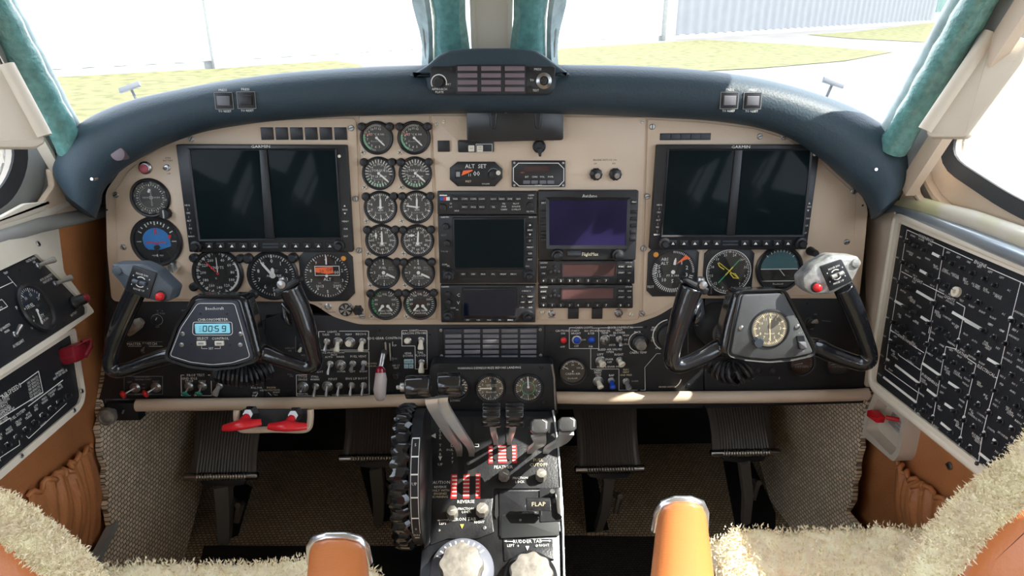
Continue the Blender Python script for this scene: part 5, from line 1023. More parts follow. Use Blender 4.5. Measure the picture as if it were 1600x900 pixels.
def breaker(F, px, py, r, parent, num=None, mt=BPLA):
    k = F.s(px, py)
    key = mt.name
    if key not in BR:
        m = MB(); m.lathe([(1.35, 0), (1.35, .5), (1.0, .7), (1.0, 2.2), (.9, 2.5), (.4, 2.55)], 0, 0, 18); BR[key] = data('circuit_breaker', m, mt)
        m = MB(); m.ray_(0, 0, 20, -.45, .45, .22, 2.62, 0); m.ray_(0, 0, 110, -.2, .2, .2, 2.62, 0); BR[key+'n'] = data('rating_mark', m, INKS)
    M = F.M(F.pt(px, py)) @ Matrix.Scale(r*k, 4)
    b = link('circuit_breaker', BR[key], parent, M); link('rating_mark', BR[key+'n'], b, M); return b
for x, y in ((103.5, 619.5), (91.5, 628), (78.7, 640), (66, 650), (52.5, 661.5), (39, 673), (25.5, 684), (10, 697), (-5, 709)): breaker(CB2, x, y, 3.4, t)
for x, y in ((115, 641), (33, 712), (127, 611)): screw(CB, x, y, 4, t, STEEL, 0)
o = On(CB2, 103, 552); k = o.k; tg = thing('firewall_valve_guard', 'dark red hinged switch guard at the top of the left breaker panel', 'switch guard', o.M)
m = MB(); m.prism(rp(o.poly([(91, 546), (116, 536), (118, 545), (112, 566), (101, 571), (94, 562)]), .003), 0, .022, .004); obj('guard', m, DRED, tg); m = MB(); m.tube([(*o.uv(110, 540), .018), (*o.uv(117, 536), .024), (*o.uv(118, 548), .024), (*o.uv(113, 562), .02)], .004, 8); obj('guard_lip', m, DRED, tg)
# right: the large breaker panel
dR = ray(701, 47); p0 = at_x(1405, 347, .69); CR = plane3(p0, at_x(1365, 600, .635), p0-dR*.3, -dR)
o = On(CR, 1490, 540); t = thing('circuit_breaker_panel', 'large black circuit breaker panel in a cream frame on the right side wall', 'breaker panel', o.M)
OUT = [(1397, 336), (1600, 420), (1900, 550), (1900, 1010), (1545, 752), (1362, 606), (1358, 585)]; INN = [(1404, 348), (1600, 431), (1880, 552), (1880, 975), (1548, 738), (1366, 596), (1365, 590)]
m = MB(); m.prism(keyhole(rp(o.poly(OUT), .012, 4), rp(o.poly(INN), .006, 4)), -.03, 0, .0); obj('frame', m, CREAMF, t)
q = rp(o.poly(OUT), .012, 4); m = MB(); q = q+[q[0]]; m.tube([(x, y, -.003) for x, y in q], .0055, 8); obj('frame_bead', m, CREAMF, t, ang=80)
m = MB(); m.prism(rp(o.poly([(1402, 346), (1600, 429), (1884, 550), (1884, 980), (1548, 741), (1364, 598), (1363, 588)]), .005), -.03, -.005); obj('face_plate', m, BPAN, t)
CR2 = Fr(CR.o-CR.n*.005, CR.n, CR.u); z = -.0047
A = lambda x, y: (1340+x/4.5, 320+y/4.5); B = lambda x, y: (1340+x/3.4615, 500+y/3.4615)
brk = [A(*p) for p in ((360, 262), (418, 290), (480, 322), (335, 408), (395, 440), (520, 500), (612, 378), (678, 415), (748, 448), (820, 482), (905, 523), (975, 568), (573, 540), (640, 572), (785, 650), (860, 690), (938, 735), (312, 548), (370, 588), (545, 695), (612, 735), (895, 885), (1095, 820), (1160, 855), (343, 722), (400, 760), (268, 830), (322, 858), (515, 840), (580, 880))]
brk += [B(*p) for p in ((745, 95), (550, 120), (605, 150), (660, 190), (808, 130), (875, 165), (285, 75), (330, 98), (455, 50), (497, 85), (385, 135), (430, 170), (195, 125), (235, 150), (275, 180), (315, 212), (172, 238), (480, 205), (530, 235), (580, 270), (633, 305), (455, 315), (555, 385), (343, 355), (432, 430), (530, 495), (605, 422), (658, 462), (775, 255), (845, 300), (750, 385), (808, 425), (870, 465), (718, 505), (780, 550), (845, 595), (320, 465), (365, 495), (583, 545), (635, 580), (410, 535), (512, 612), (690, 625), (752, 670), (810, 705), (560, 655), (612, 695), (722, 780), (665, 780), (905, 190), (915, 330), (905, 495))]
for i, (x, y) in enumerate(brk): breaker(CR2, x, y, 3.3, t)
m = MB()
def seg(f, pts, w=.0011):
    m.line([o.uv(*f(*p)) for p in pts], w, z, 0)
for a in (((325, 240), (345, 250)), ((385, 275), (402, 285)), ((445, 307), (462, 317)), ((505, 335), (590, 378)), ((293, 385), (318, 398)), ((362, 422), (378, 432)), ((418, 455), (495, 498)), ((545, 520), (556, 528)), ((638, 400), (655, 408)), ((708, 435), (725, 444)), ((780, 468), (797, 478)), ((852, 508), (872, 520)), ((606, 555), (622, 565)), ((745, 630), (760, 638)), ((818, 668), (836, 678)), ((268, 530), (292, 545)), ((332, 568), (350, 580)), ((395, 602), (528, 680)), ((242, 670), (325, 718)), ((366, 745), (384, 755)), ((425, 782), (498, 828)), ((222, 810), (246, 826)), ((286, 852), (302, 862)), ((577, 710), (594, 720)), ((645, 750), (870, 880)), ((545, 858), (562, 868)), ((1040, 788), (1070, 802)), ((1130, 835), (1155, 850))): seg(A, a, .0042)
for a in (((565, 0), (672, 58)), ((715, 78), (730, 90)), ((775, 115), (790, 125)), ((576, 130), (590, 140)), ((632, 165), (645, 175)), ((685, 205), (760, 248)), ((833, 150), (850, 160)), ((425, 38), (436, 45)), ((474, 68), (484, 75)), ((222, 35), (232, 42)), ((265, 62), (275, 70)), ((308, 88), (318, 95)), ((403, 150), (414, 158)), ((155, 100), (172, 110)), ((205, 138), (215, 145)), ((247, 165), (257, 172)), ((288, 198), (298, 205)), ((140, 205), (158, 218)), ((188, 240), (325, 345)), ((335, 230), (435, 300)), ((500, 220), (512, 228)), ((548, 252), (560, 262)), ((600, 290), (612, 296)), ((475, 332), (540, 375)), ((360, 372), (412, 412)), ((455, 448), (518, 492)), ((575, 402), (586, 412)), ((630, 440), (645, 450)), ((805, 282), (820, 292)), ((742, 522), (758, 532)), ((805, 570), (820, 580)), ((335, 478), (350, 488)), ((605, 560), (618, 570)), ((125, 305), (305, 445)), ((434, 552), (495, 602)), ((714, 642), (730, 654)), ((775, 686), (790, 698)), ((585, 672), (600, 684)), ((640, 715), (708, 770)), ((533, 630), (545, 640)), ((555, 520), (565, 528)), ((660, 600), (672, 608)), ((685, 482), (697, 492)), ((865, 318), (885, 330)), ((868, 608), (885, 622))): seg(B, a, .0038)
for a in (((330, 172), (410, 208)), ((505, 255), (790, 385)), ((890, 435), (1300, 615)), ((330, 172), (210, 900)), ((590, 295), (480, 900)), ((1125, 540), (1035, 900)), ((290, 465), (365, 505)), ((440, 550), (590, 625)), ((675, 680), (735, 715), (700, 900)), ((215, 880), (235, 895)), ((870, 880), (885, 888))): seg(A, a)
for a in (((165, 30), (135, 262)), ((135, 262), (310, 388)), ((392, 0), (355, 170), (332, 240), (322, 345), (292, 500), (385, 575), (530, 690), (700, 830)), ((552, 0), (518, 155), (463, 140), (445, 230), (415, 400), (385, 575)), ((580, 205), (625, 235), (590, 380), (560, 520), (530, 690)), ((810, 0), (785, 120), (755, 250), (690, 490), (660, 610), (635, 780)), ((165, 50), (205, 78)), ((285, 135), (345, 175)), ((205, 178), (210, 188), (325, 268), (330, 255)), ((725, 305), (740, 312))): seg(B, a)
for x, y in ((550, 523), (1055, 792)): m.cyl(*o.uv(*A(x, y)), .003, z-.0002, z+.0003, 10, 0)
for x, y in ((530, 103), (783, 120), (453, 187), (610, 292), (583, 410), (692, 488), (667, 605), (392, 518), (540, 635), (357, 123), (755, 250), (560, 523)): m.cyl(*o.uv(*B(x, y)), .0028, z-.0002, z+.0003, 10, 0)
def w(f, L, h=3.6):
    for s, x, y in L:
        for j, q in enumerate(s.split('/')): tx(m, o, q, *f(x+j*4, y+j*16), h, 0, z)
w(A, [('WARNINGS', 460, 232), ('ENGINE', 842, 412), ('FLIGHT', 405, 530), ('LIGHTS', 628, 655)], 5.2)
w(B, [('ENVIRONMENTAL', 255, 112), ('WEATHER', 545, 178), ('FURNISHINGS', 375, 320), ('ELECTRICAL', 678, 272)], 4.6)
w(A, [('WARN', 370, 215), ('POWER', 430, 242), ('STALL', 492, 272), ('BAT', 287, 222), ('LANDING/GEAR', 350, 330), ('ANN', 412, 368), ('WARN', 473, 377), ('BAT', 262, 368), ('PROP/PITCH', 528, 425), ('LEFT', 618, 332), ('LEFT', 690, 365), ('FIRE', 762, 400), ('LEFT', 836, 432), ('LEFT', 912, 468), ('LEFT', 992, 508), ('START/CONTROL', 598, 455), ('IGNITOR/POWER', 665, 488), ('BET/PROP/GOV', 735, 518), ('OIL TEMP/& PRESS', 810, 560), ('FUEL/FLOW', 880, 590), ('TORQUE/METER', 962, 632), ('AC', 1043, 598), ('RIGHT', 572, 598), ('RIGHT', 640, 632), ('TEST', 710, 670), ('RIGHT', 780, 710), ('RIGHT', 855, 750), ('RIGHT', 930, 792), ('AC', 1005, 765), ('BUS 1', 245, 515), ('BUS 2', 220, 655), ('BAT', 192, 790), ('FLAP', 320, 508), ('FLAP', 378, 540), ('MOTOR', 302, 605), ('NO 3', 328, 462), ('NO 3', 385, 495), ('NO 3', 505, 565), ('AIR/CONTROL/VALVES', 358, 645), ('PITCH', 412, 712), ('FLIGHT', 562, 640), ('AVIONICS', 630, 682), ('INSTR/SUB PNL/OVHD', 540, 748), ('CONSOLE', 608, 790), ('NO SMK/FSB', 668, 842), ('LEFT', 915, 840), ('CHIP', 992, 882), ('AVIONICS', 1118, 760), ('STBY/AIR', 275, 770), ('BOOST', 335, 778), ('TRIM', 396, 820), ('NO 1', 1085, 880), ('NO 2', 1160, 560)], 3.1)
w(B, [('PILOT', 198, 60), ('NO 1', 240, 88), ('NO 2', 288, 120), ('LEFT', 190, 88), ('BLEED/AIR/CONTROL', 178, 165), ('RIGHT', 165, 268), ('MOTOR', 300, 10), ('AMPS', 342, 70), ('CABIN', 390, 65), ('OVHD', 440, 135), ('INSTR', 385, 100), ('READING', 492, 125), ('INDIRECT', 372, 180), ('FLOOD', 425, 215), ('PROP', 568, 75), ('AUTO', 617, 112), ('FUEL/CONTROL/HEAT', 680, 120), ('LEFT', 700, 20), ('CHIP', 765, 55), ('DET', 742, 150), ('SYNC', 552, 160), ('FEATHER', 603, 200), ('RIGHT', 655, 232), ('NO 1', 838, 52), ('AVIONICS', 828, 90), ('NO 2', 805, 180), ('NO 2', 862, 218), ('AVIONICS', 792, 212), ('XPNDER', 865, 260), ('NO 3', 768, 305), ('NO 1', 832, 345), ('PFD', 762, 345), ('AHRS', 822, 385), ('ADC', 882, 428), ('NO 2', 740, 435), ('NO 2/STORM/SCOPE', 800, 475), ('NO 2', 862, 515), ('FADC', 730, 460), ('RADIO', 852, 550), ('RELAY', 828, 640), ('LEFT', 490, 160), ('PROP', 535, 195), ('SURF', 593, 230), ('PROP/DE-ICE/PWR', 465, 255), ('DE-ICE/CONTROL', 522, 280), ('DE-ICE', 575, 318), ('WSHLD', 568, 345), ('GEN/RESET', 640, 335), ('LEFT', 440, 390), ('CIGAR/LIGHTER', 340, 320), ('SHAVER', 330, 400), ('TOILET', 372, 462), ('WIPER', 548, 435), ('BUS/TIE', 675, 405), ('AIR/HEAT', 425, 465), ('ENG', 540, 462), ('BUS/TIE/CONTROL', 598, 485), ('CONTROL', 655, 515), ('NO 1', 648, 545), ('ANTI-/ICE/BRAKE', 520, 545), ('CONTR', 705, 590), ('XPONDER', 768, 620), ('RADAR', 820, 675), ('NO 2', 740, 715), ('ADHAN', 735, 750), ('NO 2', 610, 740), ('BUS FEED/CONTROL/SELECT', 625, 625), ('RIGHT', 408, 575), ('APU', 315, 505), ('RIGHT', 450, 360), ('BAT', 132, 85), ('BUS 1', 118, 190), ('BUS 4', 105, 292), ('CONTROL', 270, 225), ('OFF', 320, 178), ('DE-ICE', 500, 665)], 2.9)
obj('lettering', m, INK, t)
# the pulled white-collared breaker
o2 = On(CR2, *A(703, 615)); k = o2.k; m = MB(); m.lathe([(8.2*k, 0), (8.2*k, 5*k), (7.4*k, 6*k), (3.6*k, 6*k), (3.4*k, 1*k)], 0, 0, 26); b = obj('breaker_collar', m, WPLA, t, o2.M, label='white ring collar round one breaker'); m = MB(); m.ray_(0, 0, -70, 4*k, 8*k, 1.2*k, 6.2*k); obj('collar_slit', m, INKK, b, o2.M)
# crank handle pocket under it
o = On(RW, 1380, 670, .042); t = thing('extinguisher_pocket', 'cream recessed pocket with red handle below the right breaker panel', 'pocket', o.M)
OUT = [(1367, 610), (1416, 652), (1404, 712), (1396, 722), (1345, 678), (1344, 668)]; INN = [(1372, 622), (1409, 656), (1399, 704), (1392, 712), (1353, 672), (1352, 664)]
m = MB(); m.prism(keyhole(rp(o.poly(OUT), .008, 3), rp(o.poly(INN), .006, 3)), -.025, 0); m.prism(rp(o.poly(OUT), .008, 3), -.03, -.024); obj('pocket_frame', m, CREAMF, t)
m = MB(); m.prism(o.poly([(1386, 632), (1410, 655), (1403, 690), (1374, 660)]), -.024, -.016); pp = obj('instruction_plate', m, GREYT, t)
m = MB(); 
for i in range(7): tx(m, o, ('OXYGEN', 'PULL ON', 'SYSTEM READY', 'PUSH OFF', 'PASSENGER', 'MANUAL', 'DROP OUT')[i], 1396-i*1.2, 647+i*5.5, 3, 0, -.0157)
obj('lettering', m, INK, pp, WM[t.name])
m = MB(); m.tube([(*o.uv(1391, 657), -.02), (*o.uv(1386, 652), .002)], .004, 8); m.prism(rp(o.poly([(1366, 641), (1372, 640), (1384, 652), (1381, 661), (1365, 650)]), .002), .0, .014, .002); obj('red_handle', m, REDH, t)
# leather map pockets with gathered tops
def pocket(F, top, bot, lb, off=.014):
    o = On(F, *top[len(top)//2], off); t = thing('map_pocket', lb, 'pocket', o.M); n = 40; T = smooth_path(top, 10); Bm = smooth_path(bot, 10); rows = []
    N = min(len(T), len(Bm))
    for i in range(N):
        a = o.uv(*T[i]); b = o.uv(*Bm[i]); s = i/(N-1); row = []
        for j in range(17):
            v = j/16; fold = math.sin(s*38+2.0*math.sin(v*3))*.5+.5*math.sin(s*61+v*5+1); e = math.sin(math.pi*s)**.5
            row.append((a[0]+(b[0]-a[0])*v, a[1]+(b[1]-a[1])*v+(.006*math.sin(s*45) if j < 2 else 0), (.004+e*(.012*(1-v)+.014*math.sin(math.pi*min(1, v*1.2)))+e*fold*.007*(1-.8*v))*1.0-(.010 if v > .97 else 0)))
        rows.append(row)
    m = MB(); m.grid(rows); obj('pouch', m, LEATHER, t, ang=80)
    m = MB(); m.tube([(r[0][0], r[0][1], r[0][2]) for r in rows], .0045, 8); obj('gathered_hem', m, LEATHER, t, ang=80)
    return t
pocket(LW, [(40, 775), (72, 745), (92, 735), (110, 712), (138, 698)], [(60, 900), (85, 890), (115, 880), (142, 868), (168, 825)], 'gathered tan leather pocket on the left side wall')
pocket(RW, [(1407, 722), (1425, 735), (1445, 755), (1465, 765), (1500, 800)], [(1400, 850), (1425, 862), (1455, 880), (1485, 900), (1530, 930)], 'gathered tan leather pocket on the right side wall')
o = On(RW, 1484, 728, .013); m = MB(); m.lathe([(6.5*o.k, 0), (6.2*o.k, .002), (3*o.k, .0035)], 0, 0, 20); m.box(-5*o.k, 5*o.k, -.8*o.k, .8*o.k, .003, .0042, 0); b = obj('lining_stud', m, STEEL, None, o.M); tag(b, 'round chrome stud on the leather under the right breaker panel', 'stud')
# sun visors
for (pts, D0, lb) in (([(-80, -60), (10, 100), (70, 212), (72, 222), (58, 231), (-80, 231)], 1.0, 'pale folded sun visor at the upper left corner'), ([(1561, 52), (1612, 60), (1600, 96), (1514, 212), (1506, 215), (1450, 215), (1445, 203), (1549, 50)], .98, 'pale folded sun visor hanging at the upper right corner')):
    F = Fr(P3(pts[3][0], pts[3][1], D0), V((.72 if pts[0][0] < 500 else -.72, -.6, .3)), V((.6, .72, 0)) if pts[0][0] < 500 else V((.6, -.72, 0)))
    o = On(F, *pts[3]); t = thing('sun_visor', lb, 'sun visor', o.M)
    m = MB(); m.prism(rp(o.poly(pts), .006, 4), -.012, 0, .005); obj('visor_panel', m, VISOR, t)
    q = o.poly([pts[1], pts[2]] if pts[0][0] < 500 else [pts[6], pts[7]]); m = MB(); m.tube([(*q[0], -.004), (*q[1], -.004)], .011, 12); obj('rolled_edge', m, VISOR, t)
# ================================================================== PEDESTAL
gF = Fr(MP.o+MP.n*.034, MP.n, MP.u); gO = On(gF, 770, 605)
qO = On(QF, 768, 760)
ped = thing('centre_pedestal', 'black centre pedestal carrying the engine levers between the seats', 'pedestal', qO.M)
m = MB(); m.prism(rp(gO.poly([(678, 568), (862, 568), (867, 575), (872, 648), (664, 648), (672, 575)]), .004), -.06, 0, .002); obj('gauge_plate', m, BPAN, ped, gO.M)
PEDM = mat('worn_black_metal', (.020, .021, .024), .33, .2, bump=.15, bscale=300, var=.5, vscale=25)
m = MB(); m.prism(rp(qO.poly([(664, 640), (868, 640), (880, 800), (884, 960), (650, 960), (662, 800)]), .004), -.26, -.002, .004); obj('housing', m, PEDM, ped)
def qplate(nm, pts, z0, z1, mt=PEDM, r=.003): m = MB(); m.prism(rp(qO.poly(pts), r, 4), z0, z1, .001); return obj(nm, m, mt, ped)
qplate('lever_plate', [(672, 650), (864, 650), (876, 764), (772, 764), (768, 800), (772, 832), (746, 842), (700, 842), (672, 852), (670, 800)], -.002, .001)
qplate('rudder_tab_plate', [(786, 842), (864, 842), (866, 876), (850, 872), (800, 872), (788, 878)], -.002, .001)
qplate('flap_plate', [(780, 768), (872, 768), (876, 832), (780, 838)], -.002, .0015)
# silver edge strips
m = MB(); P = [qO.uv(*p) for p in ((864, 642), (872, 700), (878, 790), (880, 860), (882, 940))]; m.tube([(x, y, .001) for x, y in P], .0022, 8); obj('edge_strip', m, STEEL, ped)
m = MB(); P = [gO.uv(*p) for p in ((862, 569), (866, 590), (868, 640))]; m.tube([(x, y, .0) for x, y in P], .002, 8); obj('edge_strip', m, STEEL, ped, gO.M)
# slots
m = MB()
for pts in ([(716, 655), (722, 655), (727, 772), (721, 776), (716, 772)], [(735, 655), (741, 655), (742, 772), (738, 776), (733, 772)], [(770, 650), (777, 650), (779, 716), (774, 721), (770, 716)], [(791, 650), (798, 650), (801, 716), (796, 721), (791, 716)], [(826, 655), (832, 655), (831, 715), (826, 719), (822, 714)], [(849, 655), (856, 655), (856, 712), (852, 716), (848, 712)], [(774, 770), (778, 772), (779, 806), (776, 812), (773, 806)]):
    m.prism(rp(qO.poly(pts), .002, 3), .0006, .0030 if pts[0][0] in (770, 791) else .0013)
obj('lever_slots', m, INKK, ped)
# red hatched zones
for pts, nm in (([(762, 697), (807, 696), (808, 724), (764, 725)], 'feather_zone'), ([(704, 742), (750, 742), (751, 780), (705, 780)], 'reverse_zone')):
    m = MB(); q = qO.poly(pts); x0 = (q[0][0]+q[3][0])/2; x1 = (q[1][0]+q[2][0])/2; yt = q[0][1]; yb = q[3][1]; n = 5 if nm[0] == 'f' else 6
    gap = ([(774, 4.3), (796, 4.3)] if nm[0] == 'f' else [(719, 5), (738.5, 5)])
    ed = [x0]+sum([[qO.uv(g-h, pts[0][1]+10)[0], qO.uv(g+h, pts[0][1]+10)[0]] for g, h in gap], [])+[x1]
    for a, b in ((0, 1), (2, 3), (4, 5)):
        m.prism(rect(ed[a], yb, ed[b], yt), .001, .0022, 0, 0)
        for i in range(n): yy = yb+(yt-yb)*(i+.75)/(n+.3); m.poly(rect(ed[a]+.002 if a == 0 else ed[a], yy-.0011, ed[b]-.002 if b == 5 else ed[b], yy+.0011), .0024, 1)
    obj(nm, m, [INKR, INKW], ped)
m = MB(); Z = .0026
def qt(s, x, y, h, mi=0, rot=0, sx=1): tx(m, qO, s, x, y, h, mi, Z, sx=sx, rot=rot)
for s, x, y, h, mi in (('FEATHER', 786.5, 731, 5.2, 0), ('FUEL', 841, 720, 5.4, 8), ('CUTOFF', 841.5, 727.5, 5.4, 8), ('CAUTION', 687.5, 755, 5, 0), ('REVERSE', 688, 762, 3.6, 0), ('ONLY WITH', 688, 767.5, 3.6, 8), ('ENGINES', 688, 772.5, 3.6, 8), ('RUNNING', 688, 777.5, 3.6, 8), ('REVERSE', 728, 785, 5, 0), ('FRICTION', 728, 796, 3.8, 0), ('LOCK', 729, 801, 3.8, 0), ('FRICTION', 813, 748, 3.8, 0), ('LOCK', 812, 754, 3.8, 0),
    ('AILERON TAB', 721, 812.5, 5, 0), ('LEFT', 692, 819, 3.8, 0), ('RIGHT', 749, 817, 3.8, 0), ('RUDDER TAB', 824, 847, 5, 0), ('LEFT', 798, 853.5, 3.8, 0), ('RIGHT', 850, 853, 3.8, 0), ('IDLE', 702, 704, 3.2, 0), ('UP', 688, 727, 4.5, 0), ('APPROACH', 827, 802, 3, 7), ('FLAP UP', 828, 792, 3, 7)): qt(s, x, y, h, mi)
for i, c in enumerate('ELEVATOR'): qt(c, 688, 655+i*4.4, 4.2)
for i, c in enumerate('TAB'): qt(c, 688, 697+i*7, 4.6)
for i, c in enumerate('LIFT'): qt(c, 707, 704+i*6.5, 4)
m.poly([qO.uv(685, 714), qO.uv(691, 714), qO.uv(688, 721)], Z); m.poly([qO.uv(673, 682), qO.uv(681, 678), qO.uv(681, 686)], Z)
m.poly([qO.uv(719, 820), qO.uv(725, 820), qO.uv(722, 827)], Z, 5); m.poly([qO.uv(821, 854), qO.uv(827, 854), qO.uv(824, 861)], Z)
m.line([qO.uv(712, 695), qO.uv(705, 695), qO.uv(705, 699), qO.uv(712, 699)], .0009, Z); m.line([qO.uv(742, 695), qO.uv(748, 695), qO.uv(748, 699), qO.uv(742, 699)], .0009, Z)
for a, b in (((684, 814), (700, 813)), ((788, 846.5), (804, 847)), ((846, 846), (861, 846))): m.line([qO.uv(*a), qO.uv(*b)], .0008, Z)
for a, b in (((683, 814), 1), ((787.5, 846.5), 1), ((861.5, 846), -1)): m.poly([qO.uv(a[0], a[1]), qO.uv(a[0]+4*b, a[1]-1.6), qO.uv(a[0]+4*b, a[1]+1.6)], Z)
obj('lettering', m, INK, ped)
for x, y, r in ((757, 825, 3.4), (838, 853, 2.8), (813, 813, 2.4), (809, 853, 2), (686, 829, 2.4)): screw(QF, x, y, r, ped, STEEL, .001)
for x, y in ((690, 575.5), (846, 574), (849, 628), (745, 627)): screw(gF, x, y, 3, ped, BPLA, 0)
m = MB(); m.prism(rp(gO.rect(686, 568.5, 752+60, 579.5), .001), 0, .0006); tx(m, gO, 'WARNING DEPRESSURIZE BEFORE LANDING', 764.5, 574.7, 3.6, 1, .0008, sx=.95); tx(m, gO, 'DOWN', 711, 626, 3.2, 1, .0008); obj('placard', m, [DIAL, INKW], ped, gO.M)
gauge('flap_gauge', 'black flap position dial half hidden behind the power lever knob', 'gauge', gF, 713, 604, 19, [(10, 130, 8, .72, .9, .05, 0)], [('FLAPS', 0, .1, .16, 0), ('UP', .35, .5, .16, 0), ('%', .1, -.5, .18, 0)], [(70, .75, 0, .08, .04, WN)], off=.0)
gauge('cabin_climb_gauge', 'round black cabin climb gauge in the middle of the pedestal top', 'gauge', gF, 766.7, 606, 21.5, [(-80, 260, 41, .80, .92, .025, 0), (-80, 260, 11, .72, .92, .05, 0)], [('1', -.36, .52, .17, 0), ('2', 0, .6, .17, 0), ('4', .5, .5, .17, 0), ('6', .68, -.02, .17, 0), ('4', .46, -.56, .17, 0), ('2', -.02, -.66, .17, 0), ('1', -.38, -.56, .17, 0), ('.5', -.6, -.32, .14, 0), ('.5', -.6, .28, .14, 0), ('CABIN CLIMB', .04, .25, .09, 0), ('1000 FT PER MIN', .06, .12, .07, 0), ('Beechcraft', .04, -.3, .12, 0)], [(-90, .82, .05, .10, .06, WN)], off=.0)
gauge('cabin_pressure_gauge', 'sunlit cabin altitude gauge with inner green ring at pedestal top right', 'gauge', gF, 825.4, 606, 21.5, [(0, 350, 36, .82, .92, .02, 0), (0, 324, 10, .74, .92, .04, 0)], nums(list('0123456789'), 0, 324, .62, .14), [(-3, .86, .0, .10, .05, WN, (0, .1))], [(0, 360, .46, .50, 2)], off=.0)
# power levers
def S(px, py, off=0): return QF.pt(px, py, off)
def lever(nm, lb, cat, pts, wd, th, grp, mt=STEEL):
    """flat blade through 3-D points"""
    P = [V(p) for p in smooth_path([tuple(p) for p in pts], 6)]
    t = thing(nm, lb, cat, Matrix.Translation(P[-1]), grp); m = MB(); m.tube(P, [wd]*len(P), 4, sq=th/wd, up=(1, 0, 0)); return t, m, P
def blade(m, P, hw, ht, side=V((1, 0, 0))):
    rows = []
    for i, p in enumerate(P):
        d = (P[min(i+1, len(P)-1)]-P[max(i-1, 0)]).normalized(); b = side-d*side.dot(d); b.normalize(); a = d.cross(b); w_ = hw[0]+(hw[1]-hw[0])*i/(len(P)-1)
        rows.append([p+b*w_+a*ht, p-b*w_+a*ht, p-b*w_-a*ht, p+b*w_-a*ht])
    m.grid(rows, closed=True); m.add(rows[0], [(0, 1, 2, 3)]); m.add(rows[-1], [(3, 2, 1, 0)]); return m
def cylx(m, a, b, r, seg=24, ch=.002, mi=0):
    """solid of revolution between two 3-D points"""
    a = V(a); b = V(b); d = (b-a).normalized(); L = (b-a).length
    m.tube([a, a+d*ch*.3, a+d*ch, b-d*ch, b-d*ch*.3, b], [r-ch, r-ch*.3, r, r, r-ch*.3, r-ch], seg, mi); return m
for (hx0, hx1, hy, D0, ax, ay, slot, lb) in ((633, 671, 605, 1.06, 674, 622, (718, 741), 'left'), (683, 719, 600.5, 1.07, 690, 620, (737, 741), 'right')):
    G = [P3(ax, ay, D0+.01), P3(ax+4, ay+16, D0+.02), P3(slot[0]-16, 678, 1.13), P3(slot[0]-2, 698, 1.165), QF.pt(slot[0], 712, -.004), QF.pt(slot[0], 716, -.03)]
    t = thing('power_lever', f'black barrel-topped power lever with bright steel arm, {lb} one', 'lever', Matrix.Translation(G[-1]), 'power levers')
    m = MB(); P = [V(p) for p in smooth_path([tuple(p) for p in G], 6)]; blade(m, P, (.0100, .0028), .003); obj('lever_arm', m, mat('polished_alloy', (.62, .63, .64), .30, .65, bump=.15, bscale=60, var=.1, vscale=30) if lb == 'left' else bpy.data.materials['polished_alloy'], t, Matrix(), ang=30)
    A = P3(hx0+1, hy, D0); B_ = P3(hx1+2, hy-1, D0)
    m = MB(); cylx(m, A, B_, .0178, 28, .0025); obj('grip', m, BGLOSS, t, Matrix(), ang=50)
    m = MB(); d = (A-B_).normalized(); cylx(m, A, A+d*.008, .0075, 12, .001); cylx(m, A+d*.008, A+d*.014, .0035, 10, .001)
    if lb == 'left': obj('go_around_button', m, STEEL, t, Matrix())
for (cx, y0, sx, lb) in ((768, 632, 774, 'left'), (804, 632, 796, 'right')):
    D0 = 1.12; hw = 14.5
    G = [P3(cx+(2 if lb == 'left' else -2), 662, D0+.01), P3((cx+sx)/2, 674, 1.15), P3(sx, 686, 1.19), QF.pt(sx, 696, -.01)]
    t = thing('propeller_lever', f'black ribbed propeller lever over the red feather mark, {lb} one', 'lever', Matrix.Translation(G[-1]), 'propeller levers')
    m = MB(); P = [V(p) for p in smooth_path([tuple(p) for p in G], 6)]; blade(m, P, (.0055, .003), .003); obj('lever_arm', m, bpy.data.materials['polished_alloy'], t, Matrix(), ang=30)
    m = MB()
    for i, (yy, dd, r) in enumerate(((634, .012, .0065), (641, .004, .0085), (650, 0, .0095), (659, .003, .0085))): cylx(m, P3(cx-hw, yy, D0+dd), P3(cx+hw, yy, D0+dd), r, 18, .002)
    m.tube([P3(cx, 633, D0+.014), P3(cx, 661, D0+.010)], .013, 8)
    obj('ribbed_grip', m, BGLOSS, t, Matrix(), ang=50)
for (cx, cy, D0, slot, lb) in ((843.5, 672, 1.09, (827, 708), 'left one, over the pedestal'), (887, 669, 1.08, (852, 708), 'right one, overhanging the pedestal edge')):
    G = [P3(cx-2, cy+8, D0+.014), P3((cx+slot[0])/2+8, cy+20, 1.12), P3(slot[0]+6, 700, 1.15), QF.pt(slot[0], slot[1], -.01)]
    t = thing('condition_lever', f'black octagonal fuel condition lever knob, {lb}', 'lever', Matrix.Translation(G[-1]), 'condition levers')
    m = MB(); P = [V(p) for p in smooth_path([tuple(p) for p in G], 6)]; blade(m, P, (.012, .004), .0025); obj('lever_arm', m, bpy.data.materials['polished_alloy'], t, Matrix(), ang=30)
    F = Fr(P3(cx, cy-6, D0), V((0, -.80, .60)), V((1, 0, 0))); o = On(F, cx, cy-6); k = o.k; q = [(-14, -7), (-9, -12), (9, -12), (14, -7), (14, 7), (9, 12), (-9, 12), (-14, 7)]
    m = MB(); m.prism([(x*k, y*k*.95) for x, y in q], -.024, .0, .004); obj('octagonal_knob', m, mat('sunworn_black_knob', (.06, .06, .06), .3, coat=.4, bump=.2, bscale=200) if 'left' in lb else bpy.data.materials['sunworn_black_knob'], t, o.M)
    m = MB(); m.line([(10*k, -4*k), (10*k, 6*k), (4*k, 10*k)], .0008, .0003); obj('knob_line', m, INKW, t, o.M)
